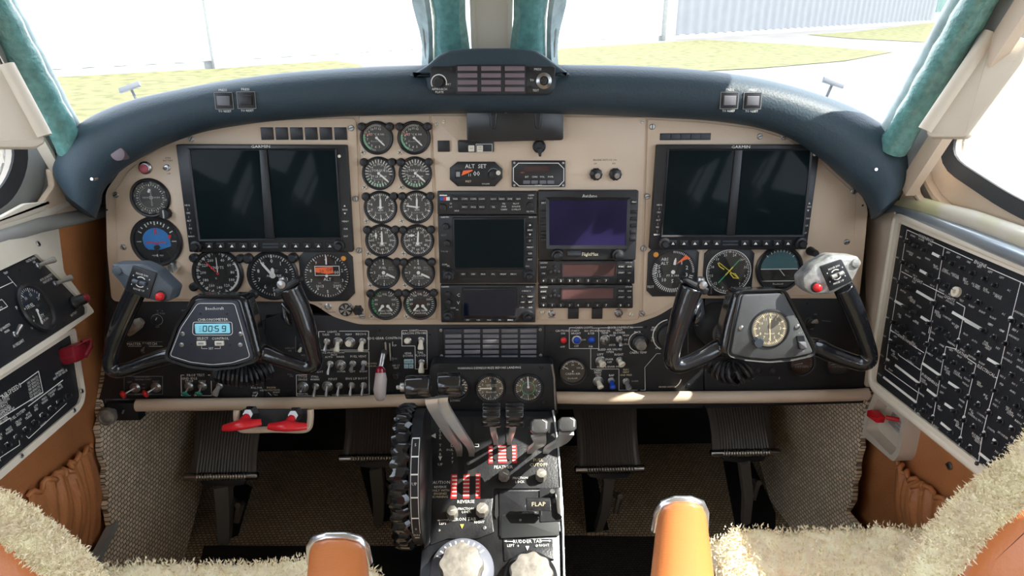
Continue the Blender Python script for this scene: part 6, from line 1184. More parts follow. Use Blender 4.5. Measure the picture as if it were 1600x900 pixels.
# friction knobs
for (x, y, r, a, lb) in ((787.5, 743, 9, 120, 'below the feather mark'), (845, 743, 9, 80, 'below the fuel cutoff lettering'), (707, 801, 9.5, 80, 'left of the reverse lettering'), (753.5, 797, 10.5, 50, 'right of the reverse lettering')):
    o = On(QF, x, y+4); k = o.k; t = thing('friction_knob', 'worn grey octagonal friction lock knob '+lb, 'knob', o.M, 'friction lock knobs')
    m = MB(); m.lathe([(r*.7*k, 0), (r*.7*k, 3*k), (r*k, 4*k), (r*.98*k, 17*k), (r*.85*k, 19*k), (r*.3*k, 19.5*k)], 0, 0, 8, ph=.39); obj('knob', m, WORN, t)
    m = MB(); m.ray_(0, 0, a, -.2*r*k, .75*r*k, .0012, 19.8*k); obj('index_line', m, INKW, t)
# aileron trim wheel and rudder trim knob
o = On(QF, 722, 893); k = o.k; t = thing('aileron_trim_knob', 'large grey aileron trim dial with worn scalloped knob', 'trim knob', o.M)
m = MB(); m.lathe([(50*k, 0), (50*k, 6*k), (48*k, 9*k), (33*k, 16*k), (32*k, 15*k)], 0, 0, 60); obj('scale_ring', m, mat('blue_grey_dial', (.16, .17, .21), .4, bump=.1, bscale=200), t)
m = MB()
for a in (-62, -50, -38, -26, -14, 0, 14, 26, 38, 50): 
    r0, r1 = 37*k, 45*k; aa = math.radians(a); d = V((math.sin(aa), math.cos(aa))); n = V((-d.y, d.x)); wv = (.0045 if a == 0 else .0022 if a % 4 else .0012)
    z0 = 9*k+(48*k-r0)/(15*k)*7*k+.0004; z1 = 9*k+(48*k-r1)/(15*k)*7*k+.0004
    m.add([(*(d*r0+n*wv/2), z0), (*(d*r0-n*wv/2), z0), (*(d*r1-n*wv/2), z1), (*(d*r1+n*wv/2), z1)], [(0, 1, 2, 3)], 0)
obj('scale_marks', m, INKW, t)
m = MB(); m.lathe([(31*k, 10*k), (33*k, 14*k), (33*k, 34*k), (31*k, 40*k), (24*k, 42*k), (8*k, 42.5*k)], 0, 0, 64, 0, 8, .055); obj('scalloped_knob', m, WORN, t, ang=50)
o = On(QF, 829, 905); k = o.k; t = thing('rudder_trim_knob', 'worn tan-grey scalloped rudder trim knob at the pedestal foot', 'trim knob', o.M)
m = MB(); m.lathe([(42*k, 0), (42*k, 5*k), (38*k, 8*k), (33*k, 8*k)], 0, 0, 48); obj('scale_ring', m, PEDM, t)
m = MB(); m.lathe([(30*k, 6*k), (33*k, 10*k), (33*k, 26*k), (31*k, 31*k), (24*k, 33*k), (8*k, 33.5*k)], 0, 0, 64, 0, 9, .05); obj('scalloped_knob', m, WORN, t, ang=50)
# flap lever
o = On(QF, 842, 800, .0); k = o.k; t = thing('flap_lever', 'black flap handle plate lettered FLAP at the pedestal right', 'lever', o.M)
FF = Fr(QF.pt(843, 800, .030), V((0, -.85, .53)), V((1, 0, 0))); fo = On(FF, 841.5, 790)
m = MB(); m.prism(rp(fo.poly([(822, 779), (860, 779), (861, 799), (823, 798)]), .0015, 3), -.010, 0, .0015); obj('handle', m, mat('worn_flap_handle', (.03, .032, .035), .35, .2, bump=.2, bscale=200, var=.3, vscale=60), t, fo.M)
m = MB(); tx(m, fo, 'FLAP', 841.5, 788, 6.2, 0, .0003, sx=1.2); obj('lettering', m, INKT, t, fo.M)
m = MB(); m.prism(rp(o.poly([(843, 765), (874, 763), (877, 815), (844, 817)]), .002), .0015, .004); obj('gate_plate', m, BPLA, t)
m = MB(); x, y = o.uv(857, 770); m.tube([(*o.uv(862, 774), .002), (*o.uv(862, 776), .022)], .004, 8); m.tube([(*o.uv(844, 806), .002), (*o.uv(843, 800), .022)], .0025, 8); obj('lever_stem', m, STEEL, t)
m = MB(); m.prism(o.poly([(866, 770), (875, 766), (877, 812), (870, 806)]), .004, .014, .001); obj('side_guard', m, STEEL, t)
# recessed tray below flap lever
qplate('flap_recess', [(783, 804), (870, 804), (874, 838), (782, 842)], .0012, .0022, DIAL)
# elevator trim wheel on its left flank
C0 = P3(640, 742, 1.135); XM = Matrix(((0, 0, 1, C0.x), (1, 0, 0, C0.y), (0, 1, 0, C0.z), (0, 0, 0, 1)))
t = thing('elevator_trim_wheel', 'tall black serrated elevator trim wheel on the left of the pedestal', 'trim wheel', XM)
kk = 1.135/FPX; R = 108*kk
m = MB(); prof = [(R*.80, -.016), (R*.97, -.015), (R*1.0, -.008), (R*1.0, .004), (R*.95, .010), (R*.80, .010)]
vs = []; fs = []; n = 160
for r, z in prof:
    for i in range(n): a = 2*math.pi*i/n; q = r*(1+(.030*abs(math.sin(a*17)) if r > R*.9 else 0)); vs.append((q*math.cos(a), q*math.sin(a), z+(.003*math.sin(a*34) if r > R*.9 else 0)))
for j in range(5):
    for i in range(n): i2 = (i+1) % n; fs.append((j*n+i, j*n+i2, (j+1)*n+i2, (j+1)*n+i))
fs.append(tuple(range(n))[::-1]); fs.append(tuple(range(5*n, 6*n))); m.add(vs, fs); obj('serrated_rim', m, BGLOSS, t, ang=25)
m = MB(); m.lathe([(R*.93, .010), (R*.95, .011), (R*.95, .027), (R*.92, .028)], 0, 0, 72); obj('scale_drum', m, BPLA, t, ang=50)
m = MB()
def arcw(a0, a1, z0, z1, mi=0, n=24, RR=R*.952):
    vs = []; 
    for i in range(n+1): a = math.radians(a0+(a1-a0)*i/n); vs += [(RR*math.cos(a), RR*math.sin(a), z0), (RR*math.cos(a), RR*math.sin(a), z1)]
    m.add(vs, [(2*i, 2*i+1, 2*i+3, 2*i+2) for i in range(n)], mi)
arcw(112, 196, .0135, .0143); arcw(112, 196, .0245, .0253)
for a in (112, 128, 142, 160, 178): arcw(a, a+1.2, .0143, .0245, 0, 2)
arcw(202, 203.5, .016, .023, 0, 2)
obj('scale_lines', m, INKW, t)
# text on the drum, wrapped as small flats
m = MB()
for s, a in (('5', 119), ('UP', 150), ('0', 190), ('DN', 198)):
    ar = math.radians(a); d = V((math.cos(ar), math.sin(ar), 0)); tq = V((-math.sin(ar), math.cos(ar), 0))
    X = Matrix(((0, -tq.x, d.x, d.x*R*.957), (0, -tq.y, d.y, d.y*R*.957), (1, 0, 0, .0194), (0, 0, 0, 1)))
    m.X = Matrix(((0, -tq.x, d.x, d.x*R*.957), (0, -tq.y, d.y, d.y*R*.957), (1, 0, 0, .0194), (0, 0, 0, 1))); m.text(s, 0, 0, .0045, 0)
m.X = Matrix(); obj('lettering', m, INKW, t)
qplate('trim_wheel_cover', [(664, 640), (672, 650), (676, 760), (672, 850), (662, 860), (662, 700)], -.002, .0035, BPLA)
o = None

# ================================================================== YOKES
def remeshed(nm, m, vox, mt, parent, M, it=4):
    me = data('tmp', m, mt); ob = bpy.data.objects.new('tmp', me); COL.objects.link(ob)
    md = ob.modifiers.new('r', 'REMESH'); md.mode = 'VOXEL'; md.voxel_size = vox
    s = ob.modifiers.new('s', 'SMOOTH'); s.iterations = it; s.factor = .5
    dg = bpy.context.evaluated_depsgraph_get(); dg.update(); e = ob.evaluated_get(dg); me2 = bpy.data.meshes.new_from_object(e)
    bpy.data.objects.remove(ob)
    if not me2.polygons: me2 = me
    me2.materials.clear(); me2.materials.append(mt); me2.polygons.foreach_set('use_smooth', [True]*len(me2.polygons)); me2.update()
    return link(nm, me2, parent, M)
def yoke(lb, hub, hubface, faceZ, armL, armR, colpt, wall):
    cx = sum(p[0] for p in hub)/len(hub); cy = sum(p[1] for p in hub)/len(hub); o = On(YF, cx, cy); k = o.k
    t = thing('control_yoke', lb, 'control yoke', o.M)
    m = MB(); m.prism(rp(o.poly(hub), .012, 5), -.030, .006, .007)
    for arm in (armL, armR):
        P = smooth_path([(*o.uv(x, y), z) for x, y, r, z in arm], 7); Rr = [q[0] for q in smooth_path([(r,) for x, y, r, z in arm], 7)]
        m.tube(P, [r*k*1.16 for r in Rr], 18)
    remeshed('yoke_body', m, .0018, BGLOSS, t, o.M)
    m = MB(); fo_ = o.poly(hubface); m.prism(rp(fo_, .006, 5), .004, .0095, .0015)
    fp = obj('face_plate', m, mat('yoke_face_slate' if faceZ else 'yoke_face_grey', (.030, .036, .052) if faceZ else (.075, .08, .085), .42, bump=.2, bscale=1200, var=.1, vscale=30), t)
    m = MB(); q = rp(fo_, .006, 5); m.ring(inset(q, -.006), inset(q, -.0025), .0, .0085, zi=.006)
    obj('face_gasket', m, BRUB, t)
    x0, y0 = o.uv(*colpt); m = MB(); M2 = MP.M(MP.pt(*wall, 0)); a = o.M.inverted() @ MP.pt(*wall, -.02)
    m.tube([(x0, y0, -.015), a], .021, 24); m.tube([(x0, y0, -.02), V((x0, y0, -.02)).lerp(a, .35)], .030, 24); obj('control_column', m, BPLA, t)
    return t, o, fp
# left
t, o, fp = yoke('glossy black control yoke on the left with a digital clock in its hub', [(299, 461), (386, 461), (398, 500), (412, 555), (402, 568), (350, 577), (296, 571), (262, 556), (268, 545), (284, 500)],
    [(311, 467), (375, 467), (390, 520), (400, 558), (370, 568), (335, 571), (300, 567), (266, 556), (283, 510)], 1,
    [(300, 562, 11, -.014), (268, 558, 12.5, -.014), (230, 567, 11, -.010), (200, 577, 10, -.004), (182, 580, 9.5, 0), (173, 570, 9.5, .002), (177, 545, 10, .004), (190, 510, 12, .006), (204, 478, 13, .006), (217, 452, 13, .008), (224, 440, 12, .010)],
    [(370, 562, 11, -.014), (405, 556, 12.5, -.014), (430, 562, 11, -.010), (460, 570, 10, -.004), (482, 574, 10, 0), (493, 566, 10, .002), (490, 545, 10.5, .004), (482, 515, 12.5, .006), (470, 480, 14, .006), (460, 458, 15, .008), (455, 446, 15, .010)], (352, 535), (392, 552))
k = o.k
q = o.poly([(313, 472), (370, 472), (384, 520), (394, 555), (366, 564), (335, 567), (302, 563), (270, 553), (287, 510)])
m = MB(); m.line(rp(q, .005, 5), .0009, .0099, 0, True); m.line(rp(o.poly([(306, 501), (366, 501), (367, 518), (364, 521), (308, 521), (305, 518)]), .003, 4), .0009, .0099, 0, True)
tx(m, o, 'Beechcraft', 339, 480, 4.6, 0, .0099); m.poly(o.rect(316, 495, 357, 500), .0100, 6) if 0 else None
tx(m, o, 'CHRONOMETER', 336.5, 497.2, 4, 0, .0102, sx=1.1); tx(m, o, 'SELECT', 320.5, 526.5, 3.8, 0, .0099); tx(m, o, 'CONTROL', 348, 526.5, 3.8, 0, .0099); tx(m, o, 'SET', 333.5, 542, 3.4, 0, .0099)
m.line([o.uv(319, 538), o.uv(319, 542), o.uv(328, 542)], .0006, .0099); m.line([o.uv(339, 542), o.uv(348, 542), o.uv(348, 538)], .0006, .0099); obj('lettering', m, INK, fp, o.M)
m = MB(); m.prism(rp(o.rect(309, 503.5, 363, 518.5), .002), .0095, .0105, .0004); sc_ = obj('display_window', m, LCD, fp, o.M)
m = MB(); SEG = {'0': 'abcdef', '5': 'acdfg', '9': 'abcdfg'}
for ch, x in (('0', 324.5), ('0', 333), ('5', 343), ('9', 354)):
    X, Y = o.uv(x, 511); w_, h_ = .0028, .0046
    C = {'a': ((-w_, h_), (w_, h_)), 'b': ((w_, h_), (w_, 0)), 'c': ((w_, 0), (w_, -h_)), 'd': ((-w_, -h_), (w_, -h_)), 'e': ((-w_, -h_), (-w_, 0)), 'f': ((-w_, 0), (-w_, h_)), 'g': ((-w_, 0), (w_, 0))}
    for s in SEG[ch]: (a, b), (c, d) = C[s]; a_ = (X+a*.9+b*.12, Y+b*.9); c_ = (X+c*.9+d*.12, Y+d*.9); m.line([a_, c_], .0013, .0109, 0)
for dy in (-2.4, 2.4): X, Y = o.uv(338.3, 511+dy); m.box(X-.0006, X+.0006, Y-.0006, Y+.0006, .0107, .0109)
tx(m, o, 'LT', 317.5, 508, 2.2, 0, .0108); tx(m, o, 'ET', 317.5, 511.5, 2.2, 0, .0108); tx(m, o, 'GMT', 317.5, 515, 2.0, 0, .0108)
obj('digits', m, INKK, sc_, o.M)
for x, s in ((319, 1), (347, 0)): m = MB(); m.prism(rp(o.rect(x-7, 530, x+7, 537), .0012, 3), .0095, .0125, .0008); m.box(o.uv(x, 533)[0]-.004, o.uv(x, 533)[0]+.004, o.uv(x, 533.5)[1]-.0015, o.uv(x, 533.5)[1]+.0015, .0125, .0128, 0, 1); obj('clock_button', m, [WPLA, INKS], fp, o.M)
for x, y in ((289.5, 519), (379.5, 519), (288, 536), (379, 536), (317, 488), (358, 488), (304, 535), (363, 536)):
    m = MB(); r_ = (3.4 if 500 < y < 538 and x not in (304, 363) else 1.8)*k; m.lathe([(r_, .0095), (r_, .0105), (r_*.6, .011)], *o.uv(x, y), 14); m.box(o.uv(x, y)[0]-r_*.6, o.uv(x, y)[0]+r_*.6, o.uv(x, y)[1]-r_*.12, o.uv(x, y)[1]+r_*.12, .011, .0113, 0, 1); obj('screw', m, [STEEL if r_ > 2*k else BPLA, INKK], fp, o.M)
def head(o, t, pts, platepts, red, trim, rot, capdisc, mt, btn):
    m = MB(); m.prism(rp(o.poly(pts), .004, 4), -.006, .026, .004); h = obj('switch_head', m, mt, t)
    m = MB(); m.prism(rp(o.poly(platepts), .002, 3), .026, .0285, .001); pltt = obj('trim_plate', m, BPLA, h, o.M)
    cx = sum(p[0] for p in platepts)/len(platepts); cy = sum(p[1] for p in platepts)/len(platepts)
    X, Y = o.uv(cx, cy); m = MB()
    m.X = Matrix.Translation((X, Y, 0)) @ Matrix.Rotation(rot, 4, 'Z')
    m.text('NOSE DN', 0, 11.5*o.k, 2.9*o.k, .0288); m.text('NOSE UP', 0, -12.5*o.k, 2.9*o.k, .0288)
    m.annulus(0, 0, 7*o.k, 8.4*o.k, .0288, 16, 0, -45, 45); m.annulus(0, 0, 7*o.k, 8.4*o.k, .0288, 16, 0, 135, 225)
    for a in (-12, 12):
        for b in (-7, 7): m.box(a*o.k-.0006, a*o.k+.0006, b*o.k-.0009, b*o.k+.0009, .0286, .0288)
    obj('lettering', m, INKW, pltt, o.M)
    m = MB(); m.X = Matrix.Translation((X, Y, 0)) @ Matrix.Rotation(rot, 4, 'Z'); k = o.k
    m.tube([(-1.5*k, 0, .034), (-9*k, 0, .033)], [3*k, 3.6*k], 10); m.tube([(1.5*k, 0, .034), (9*k, 0, .033)], [3*k, 3.6*k], 10); m.box(-9*k, 9*k, -2*k, 2*k, .028, .031); obj('trim_rocker', m, mt if mt is not BPLA else BPLA, pltt, o.M)
    x, y = o.uv(*red); m = MB(); m.lathe([(8.2*k, .018), (8*k, .0275), (6.8*k, .029)], x, y, 24); rb = obj('button_collar', m, BPLA, h, o.M)
    m = MB(); m.lathe([(6.2*k, .027), (6*k, .034), (4.6*k, .0365), (1*k, .037)], x, y, 24); obj('red_button', m, RPLA, rb, o.M, ang=60)
    x, y = o.uv(*capdisc); m = MB(); m.lathe([(7*k, .026), (6.6*k, .028), (5*k, .0286)], x, y, 24); obj('cap_disc', m, mt, h, o.M)
HG = mat('grip_head_grey', (.07, .085, .105), .4, bump=.3, bscale=300); HS = mat('grip_head_worn', (.35, .35, .34), .35, .4, bump=.5, bscale=120, var=.35, vscale=80)
head(o, t, [(188, 408), (233, 408), (258, 420), (266, 430), (283, 446), (277, 465), (264, 467), (246, 463), (208, 449), (200, 436), (188, 424)], [(222, 410), (259, 422), (246, 462), (209, 448)], (264.5, 457), None, math.radians(-17), (197, 419), HG, None)
# right-hand horn cap and its switch
m = MB(); m.prism(rp([o.uv(*p) for p in ((434, 449), (468, 430), (475, 437), (440, 460))], .004, 4), -.004, .024, .003); obj('horn_collar', m, BPLA, t)
m = MB(); x, y = o.uv(446, 441); m.tube([(x, y, .012), (x-.002, y+.010, .014)], [.007, .004], 10); m.lathe([(.007, .020), (.0065, .026), (.003, .027)], *o.uv(447, 440), 10); obj('horn_switch', m, STEEL, t)
m = MB(); m.tube([(*o.uv(455, 490), -.004), (*o.uv(446, 478), -.012), (*o.uv(444, 498), -.014), (*o.uv(452, 510), -.006)], [.006, .011, .012, .006], 12, sq=.7); obj('trigger', m, BGLOSS, t, ang=80)
def coil(lb, pts, r, n, wire, M=Matrix()):
    t = thing('coiled_cord', lb, 'cable', Matrix.Translation(P3(*pts[0]))); C = smooth_path([tuple(P3(*p)) for p in pts], 12); P = []; N = n*10
    for i in range(N+1):
        f = i/N*(len(C)-1); j = min(int(f), len(C)-2); c = V(C[j]).lerp(V(C[j+1]), f-j); d = (V(C[j+1])-V(C[j])).normalized(); a = d.cross(V((0, 0, 1))).normalized(); b = d.cross(a); q = 2*math.pi*i/10
        P.append(c+a*r*math.cos(q)+b*r*math.sin(q))
    m = MB(); m.tube(P, wire, 6); obj('coil', m, BPLA, t, Matrix()); m = MB(); m.tube([P3(*pts[0]), P3(pts[0][0]-10, pts[0][1]-6, pts[0][2]+.02)], .006, 8); obj('cord_end', m, BRUB, t, Matrix())
coil('black coiled cord under the left yoke', [(338, 580, 1.16), (360, 586, 1.16), (390, 588, 1.17), (420, 576, 1.19)], .015, 15, .0032)
# right
t, o, fp = yoke('glossy black control yoke on the right with a round clock in its hub', [(1146, 453), (1222, 453), (1240, 490), (1276, 538), (1272, 556), (1240, 565), (1195, 567), (1150, 562), (1122, 552), (1130, 510)],
    [(1157, 459), (1221, 457), (1245, 502), (1267, 549), (1235, 556), (1200, 559), (1165, 556), (1139, 550), (1147, 505)], 0,
    [(1160, 556, 11, -.014), (1130, 548, 13, -.014), (1105, 558, 12, -.010), (1080, 567, 11, -.004), (1060, 571, 11, 0), (1049, 562, 11, .002), (1052, 535, 12, .004), (1061, 500, 14, .006), (1070, 468, 15, .008), (1078, 446, 16, .010)],
    [(1240, 556, 11, -.014), (1275, 545, 13, -.014), (1305, 556, 12, -.010), (1335, 566, 11, -.004), (1350, 568, 10.5, 0), (1358, 557, 10.5, .002), (1348, 525, 11.5, .004), (1334, 490, 13, .006), (1320, 460, 13.5, .008), (1312, 446, 13, .010)], (1200, 520), (1130, 520))
k = o.k
x, y = o.uv(1199, 511)
m = MB(); m.lathe([(31*k, .0095), (31*k, .0110), (28.5*k, .0118), (28*k, .0097)], x, y, 48); obj('clock_bezel', m, BPLA, fp, o.M)
m = MB(); m.cyl(x, y, 28*k, .0094, .0099, 40); cf = obj('clock_face', m, mat('faded_clock_face', (.14, .13, .105), .45, var=.2, vscale=40), fp, o.M)
m = MB()
for i in range(60): m.ray_(x, y, i*6, (22 if i % 5 else 20)*k, 25.5*k, (.8 if i % 5 else 1.6)*k, .0102, 8)
for i in range(12): a = math.radians(i*30); m.text(str(i or 12), x+16.5*k*math.sin(a), y+16.5*k*math.cos(a), 4.6*k, .0102, 8)
m.text('Beechcraft', x, y-8*k, 2.6*k, .0102, 8); m.ray_(x, y, -2, -3*k, 16*k, 2.2*k, .0104, 8); m.ray_(x, y, 175, -3*k, 20*k, 1.4*k, .0104, 8); obj('clock_markings', m, INK, cf, o.M)
m = MB(); m.lathe([(8*k, .0095), (8*k, .017), (7*k, .020)], *o.uv(1179, 531), 20, 0, 10, .05); obj('winding_knob', m, SLATE, fp, o.M)
m = MB(); m.prism(rp(o.poly([(1240, 522), (1251, 521.5), (1255, 542), (1243, 543)]), .001), .0095, .012); sb = obj('hub_switch', m, BPLA, fp, o.M); m = MB(); m.prism(rp(o.poly([(1242, 531), (1252, 530.5), (1253.5, 540), (1244, 541)]), .001), .012, .018, .001); obj('rocker', m, GREYK, sb, o.M)
m = MB(); tx(m, o, 'SET', 1246, 518, 3, 0, .0098); tx(m, o, 'OFF', 1249, 546.5, 3, 0, .0098); obj('lettering', m, INKS, fp, o.M)
for x_, y_ in ((1155, 510), (1242, 508)): m = MB(); m.lathe([(3.8*k, .0095), (3.8*k, .0105), (2*k, .0115)], *o.uv(x_, y_), 14); obj('screw', m, STEEL, fp, o.M)
head(o, t, [(1289, 395), (1328, 397), (1334, 407), (1319, 437), (1289, 454), (1258, 456), (1245, 446), (1243, 430), (1262, 410)], [(1268, 412), (1301, 401), (1318, 434), (1284, 450)], (1263, 444), None, math.radians(22), (1324, 407), HS, None)
m = MB(); m.prism(rp([o.uv(*p) for p in ((1058, 434), (1066, 430), (1102, 447), (1098, 456), (1092, 457))], .004, 4), -.004, .024, .003); obj('horn_collar', m, BPLA, t)
m = MB(); x, y = o.uv(1091, 441); m.lathe([(.007, .018), (.0065, .027), (.003, .028)], x, y, 8); m.tube([(x, y, .012), (x, y+.010, .014)], [.008, .005], 10); obj('horn_switch', m, STEEL, t)
m = MB(); m.tube([(*o.uv(1086, 492), -.004), (*o.uv(1096, 476), -.012), (*o.uv(1097, 492), -.014), (*o.uv(1088, 508), -.006)], [.006, .010, .011, .006], 12, sq=.7); obj('trigger', m, BGLOSS, t, ang=80)
coil('black coiled cord under the right yoke', [(1166, 574, 1.16), (1150, 583, 1.16), (1130, 578, 1.18), (1112, 560, 1.2)], .018, 9, .0036)
o = On(SP, 1118, 505); m = MB(); m.lathe([(.040, 0), (.040, .02), (.034, .035), (.026, .045), (.024, .06)], 0, 0, 36); b = obj('column_boot', m, BRUB, None, o.M); tag(b, 'grey-black round boot where the right yoke shaft enters the panel', 'boot')
o = On(SP, 392, 548); m = MB(); m.lathe([(.040, 0), (.040, .02), (.034, .035), (.026, .045), (.024, .06)], 0, 0, 36); b = obj('column_boot', m, BRUB, None, o.M); tag(b, 'black round boot where the left yoke shaft enters the panel', 'boot')

# ================================================================== RUDDER PEDALS
def pedal(x0, x1, yt, yb, D0, stem, lb):
    F = Fr(P3((x0+x1)/2, (yt+yb)/2, D0), V((0, -.86, .5)), V((1, 0, 0))); o = On(F, (x0+x1)/2, (yt+yb)/2); k = o.k
    t = thing('rudder_pedal', lb, 'pedal', o.M, 'rudder pedals'); W = (x1-x0)/2*k; H = (yb-yt)/2*k*1.05; m = MB(); rows = []; n = 44
    for j in range(15):
        v = j/14; y = H-2*H*v; z = -.030*(1-v)**2-.004*math.sin(v*3.1)+.0; row = []
        for i in range(n+1):
            s = -1+2*i/n; rib = .0016 if (i % 2 and abs(s) < .86) else 0
            row.append((s*W*(1.03-.05*math.sin(v*3.1)-.03*v), y, z+rib-.008*max(0, abs(s)-.9)*10*.3))
        rows.append(row)
    m.grid(rows); back = [[(x, y-.002, z-.006) for x, y, z in r] for r in rows]; m.grid([r[::-1] for r in back]); m.grid([rows[0], back[0]]); m.grid([back[-1], rows[-1]])
    m.grid([[r[0] for r in back], [r[0] for r in rows]]); m.grid([[r[-1] for r in rows], [r[-1] for r in back]])
    obj('tread_plate', m, GRAPH, t, ang=50)
    m = MB(); P = []; Rr = []
    for i in range(81):
        s = -1+2*i/80; P.append((s*W*1.10, -H-.003, .004)); Rr.append(.0078+(.0012 if (i % 3 == 0 and abs(s) < .7) else 0)-(.002 if abs(s) > .98 else 0))
    m.tube(P, Rr, 14); obj('toe_bar', m, mat('dark_alloy', (.34, .32, .30), .25, .95) if 'dark_alloy' not in bpy.data.materials else bpy.data.materials['dark_alloy'], t, ang=50)
    m = MB(); m.prism(rp([(-W*.72, -H-.010), (W*.72, -H-.010), (W*.6, -H-.022), (.2*W, -H-.024), (-.2*W, -H-.024), (-W*.6, -H-.020)], .003), -.018, -.004, .002); obj('bracket', m, BPLA, t)
    Sx, Sy, SD = stem; e = P3(Sx, Sy, SD); loc = o.M.inverted() @ e; m = MB()
    m.tube([(0, -H-.02, -.010), V((0, -H-.02, -.010)).lerp(loc, .55)+V((.004, 0, .006)), loc], [.023, .021, .018], 4, sq=.6, up=(.8, 0, .6)); obj('pedal_arm', m, mat('pedal_arm_grey', (.15, .14, .125), .45, .3) if 'pedal_arm_grey' not in bpy.data.materials else bpy.data.materials['pedal_arm_grey'], t)
    m = MB(); q = V((0, -H-.02, -.010)).lerp(loc, .30); m.tube([q+V((.012, 0, -.02)), q+V((.030, -.012, -.01)), q+V((.022, -.045, -.015))], [.006, .009, .006], 8); m.tube([q+V((.030, -.008, -.022)), q+V((.030, -.008, .006))], .006, 8); obj('brake_link', m, GRAPH, t)
    return t
pedal(297, 401, 645, 738, 1.44, (352, 845, 1.50), 'dark ribbed rudder pedal farthest left, beside the left carpeted wall')
pedal(536, 640, 632, 710, 1.47, (592, 815, 1.54), 'dark ribbed rudder pedal partly hidden by the elevator trim wheel')
pedal(901, 1000, 641, 727, 1.46, (935, 825, 1.53), 'dark ribbed rudder pedal just right of the pedestal')
pedal(1111, 1211, 625, 702, 1.48, (1165, 815, 1.54), 'dark ribbed rudder pedal farthest right, beside the right carpeted wall')
# pedal wells as flat patches in the shade colour, and floor mats
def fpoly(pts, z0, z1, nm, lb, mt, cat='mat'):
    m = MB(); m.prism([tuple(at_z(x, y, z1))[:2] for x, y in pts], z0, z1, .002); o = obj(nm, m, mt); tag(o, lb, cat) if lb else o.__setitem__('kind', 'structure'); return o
fpoly([(878, 836), (1070, 838), (1080, 980), (870, 980)], 0, .012, 'floor_mat', 'dark brown ribbed mat on the floor right of the pedestal', MAT_R)
fpoly([(318, 852), (660, 852), (660, 990), (290, 990)], 0, .012, 'floor_mat', 'black mat on the floor left of the pedestal', BRUB)
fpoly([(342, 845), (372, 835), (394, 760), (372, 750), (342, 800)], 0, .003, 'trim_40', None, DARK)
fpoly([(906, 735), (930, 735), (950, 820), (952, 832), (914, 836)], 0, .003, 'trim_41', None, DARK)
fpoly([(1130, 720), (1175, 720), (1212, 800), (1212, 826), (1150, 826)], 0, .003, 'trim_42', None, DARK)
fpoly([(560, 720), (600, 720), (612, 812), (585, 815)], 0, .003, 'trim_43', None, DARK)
m = MB(); m.tube([at_z(x, y, .004) for x, y in ((914, 836), (906, 735), (930, 735))], .004, 6); m.tube([at_z(x, y, .004) for x, y in ((952, 832), (914, 836))], .005, 6); struct('trim_44', m, CARD)

# ================================================================== SEATS
def fluff(m, P, N, n, L, mi=0, seed=1, wid=.0022):
    """short curled wool locks over points with normals"""
    rnd = random.Random(seed)
    for p, nn in zip(P, N):
        for _ in range(n):
            a = V(p)+V((rnd.uniform(-1, 1), rnd.uniform(-1, 1), rnd.uniform(-1, 1)))*(.006 if wid > .001 else .003); d = (V(nn)+V((rnd.uniform(-1, 1), rnd.uniform(-1, 1), rnd.uniform(-1, 1)))*.9).normalized()
            s = d.cross(V((rnd.uniform(-1, 1), rnd.uniform(-1, 1), rnd.uniform(-1, 1)))).normalized()*wid; l = L*rnd.uniform(.6, 1.2); c = V((rnd.uniform(-1, 1), rnd.uniform(-1, 1), rnd.uniform(-1, 1)))*l*.4
            m.add([a-s, a+s, a+d*l*.55+s*.8, a+d*l*.55-s*.8, a+d*l+c+s*.2, a+d*l+c-s*.2], [(0, 1, 2, 3), (3, 2, 4, 5)], mi)
def rnoise(x, y): return math.sin(x*61+math.sin(y*47)*2)*.5+math.sin(y*73+math.sin(x*39)*2.4)*.5
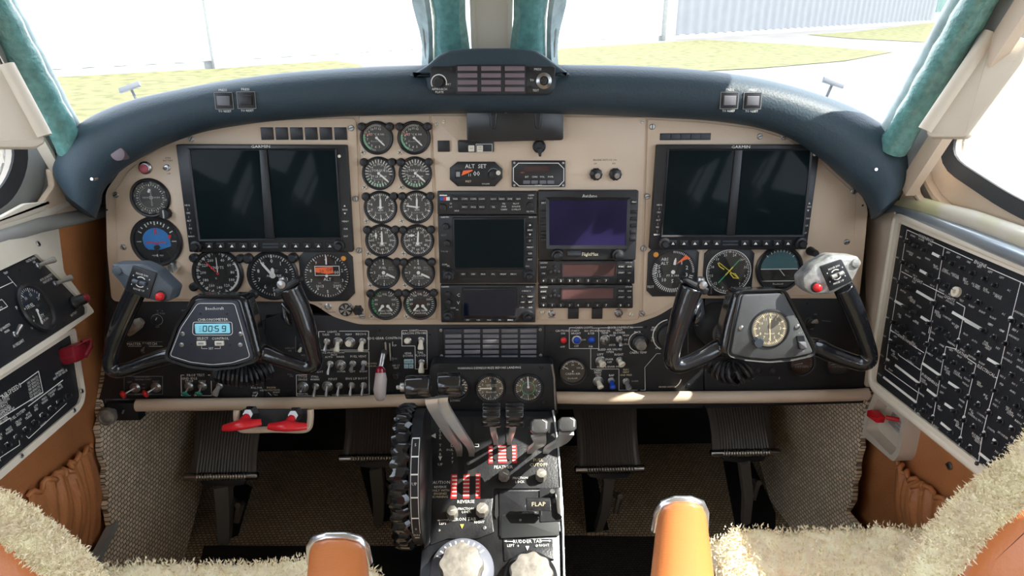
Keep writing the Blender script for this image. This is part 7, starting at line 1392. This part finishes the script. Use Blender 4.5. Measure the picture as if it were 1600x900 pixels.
def seat(lb, cx, x0, x1, yf, yb, zt, arm, band, bandR, leather, sg):
    t = thing('pilot_seat', lb, 'seat', Matrix.Translation((cx, yb, 0)))
    # cushion with a rounded front, covered in sheepskin
    rows = []; P = []; N = []; nx, ny = 90, 60
    for j in range(ny+1):
        row = []; v = j/ny; L = .10+(yf-yb); s = v*L
        for i in range(nx+1):
            u = i/nx; x = x0+(x1-x0)*u; e = min(1, min(u, 1-u)*9)**.5*.03-.03
            if s < .10: ang = s/.10*math.pi/2; y = yf+.03*math.cos(ang)-.0; z = zt-.045+.045*math.sin(ang)-(.10-s)*.5*(math.cos(ang))
            else: y = yf-(s-.10); z = zt+.008*math.sin((s-.1)*9)
            y += .004*rnoise(x*3, s*2); q = V((x, y, z+e+.0055*rnoise(x, s)+.0035*rnoise(x*3+1, s*3))); row.append(tuple(q)); 
            if s > .02: P.append(q); N.append((0, .35 if s < .1 else -.05, 1))
        rows.append(row)
    m = MB(); m.grid(rows); fluff(m, P, N, 5, .0052, seed=3+int(sg), wid=.0011); obj('sheepskin_cushion', m, FUR, t, Matrix(), ang=180)
    m = MB(); m.box(x0+.02, x1-.02, yb, yf-.01, zt-.16, zt-.05, .02); obj('cushion_base', m, LEATHER, t, Matrix())
    m = MB()
    for xx in (x0+.06, x1-.06): m.box(xx-.02, xx+.02, yb+.03, yf-.06, 0, zt-.155, .004)
    obj('seat_rails', m, BPLA, t, Matrix())
    # armrest
    (ax0, ax1, ay, aD), (bx0, bx1, by, bD), hz = arm
    a0, a1 = P3(ax0, ay, aD), P3(ax1, ay, aD); b0, b1 = P3(bx0, by, bD), P3(bx1, by, bD)
    rows = []; n = 16
    sec = [(0, -1), (0, -.35), (.03, -.12), (.12, -.02), (.35, .03), (.65, .03), (.88, -.02), (.97, -.12), (1, -.35), (1, -1)]
    for i in range(n+1):
        f = i/n; A_ = a0.lerp(b0, f); B_ = a1.lerp(b1, f); e = 1-(1-min(1, f*7))**2; row = []
        for sx, sz in sec: q = A_.lerp(B_, sx); h = hz; row.append(tuple(q+V((0, 0, sz*h-(1-e)*.012))))
        rows.append(row)
    m = MB(); m.grid(rows); m.add(rows[0], [tuple(range(len(sec)))]); m.add(rows[-1], [tuple(range(len(sec)))]); ar = obj('armrest', m, LEATHL, t, Matrix(), ang=60)
    m = MB(); m.tube([V(p)+V((0, .003, .001)) for p in rows[1][1:-1]], .0052, 8); obj('chrome_trim', m, mat('armrest_alloy', (.7, .72, .75), .25, .9) if 'armrest_alloy' not in bpy.data.materials else bpy.data.materials['armrest_alloy'], ar, Matrix(), ang=80)
    # backrest: leather panel seen edge-on with its sheepskin border
    C = [V(p) for p in smooth_path([tuple(P3(*p)) for p in band], 14)]
    m = MB(); P = []; N = []; n = 22; rows = []
    for i, c in enumerate(C):
        d = (C[min(i+1, len(C)-1)]-C[max(i-1, 0)]).normalized(); a = d.cross(FW).normalized(); b = d.cross(a); row = []
        for j in range(n):
            q = 2*math.pi*j/n; nn = a*math.cos(q)+b*math.sin(q); r = bandR*(1+.10*rnoise(i*.11, q*.31)); p = c+nn*r; row.append(tuple(p)); P.append(p); N.append(nn)
        rows.append(row)
    m.grid(rows, closed=True); fluff(m, P, N, 8, .0030, seed=9, wid=.0006); obj('sheepskin_edge', m, FUR, t, Matrix(), ang=180)
    L = [P3(*p) for p in leather]; nrm = (L[1]-L[0]).cross(L[2]-L[0]).normalized(); nrm = nrm if nrm.dot(CAM-L[0]) > 0 else -nrm; F = Fr(L[0], nrm, RT); o = On(F, leather[0][0], leather[0][1])
    m = MB(); m.prism(rp([((q-L[0]).dot(F.u), (q-L[0]).dot(F.v)) for q in L], .03, 5), -.05, 0, .012); obj('backrest', m, LEATHL, t, F.M(L[0]))
    return t
seat('pilot seat on the left: tan leather with cream sheepskin, only its edges in view', -.45, -.62, -.155, .725, .25, .385, ((480, 570, 833, .80), (462, 588, 1010, .60), .10), [(-60, 775, .55), (0, 802, .55), (50, 838, .55), (95, 872, .55), (130, 915, .55), (170, 990, .55)], .0125, [(-160, 800, .57), (-30, 832, .57), (35, 872, .57), (80, 925, .57), (130, 1020, .57), (-160, 1060, .57)], -1)
seat('co-pilot seat on the right: tan leather with cream sheepskin, partly sunlit', .47, .30, .685, .775, .25, .375, ((1030, 1106, 775, .85), (1006, 1136, 985, .62), .12), [(1680, 640, .5), (1600, 738, .5), (1550, 778, .5), (1500, 826, .5), (1455, 890, .5), (1425, 990, .5)], .0125, [(1720, 690, .53), (1610, 785, .53), (1560, 830, .53), (1510, 885, .53), (1485, 1010, .53), (1760, 1080, .53)], 1)
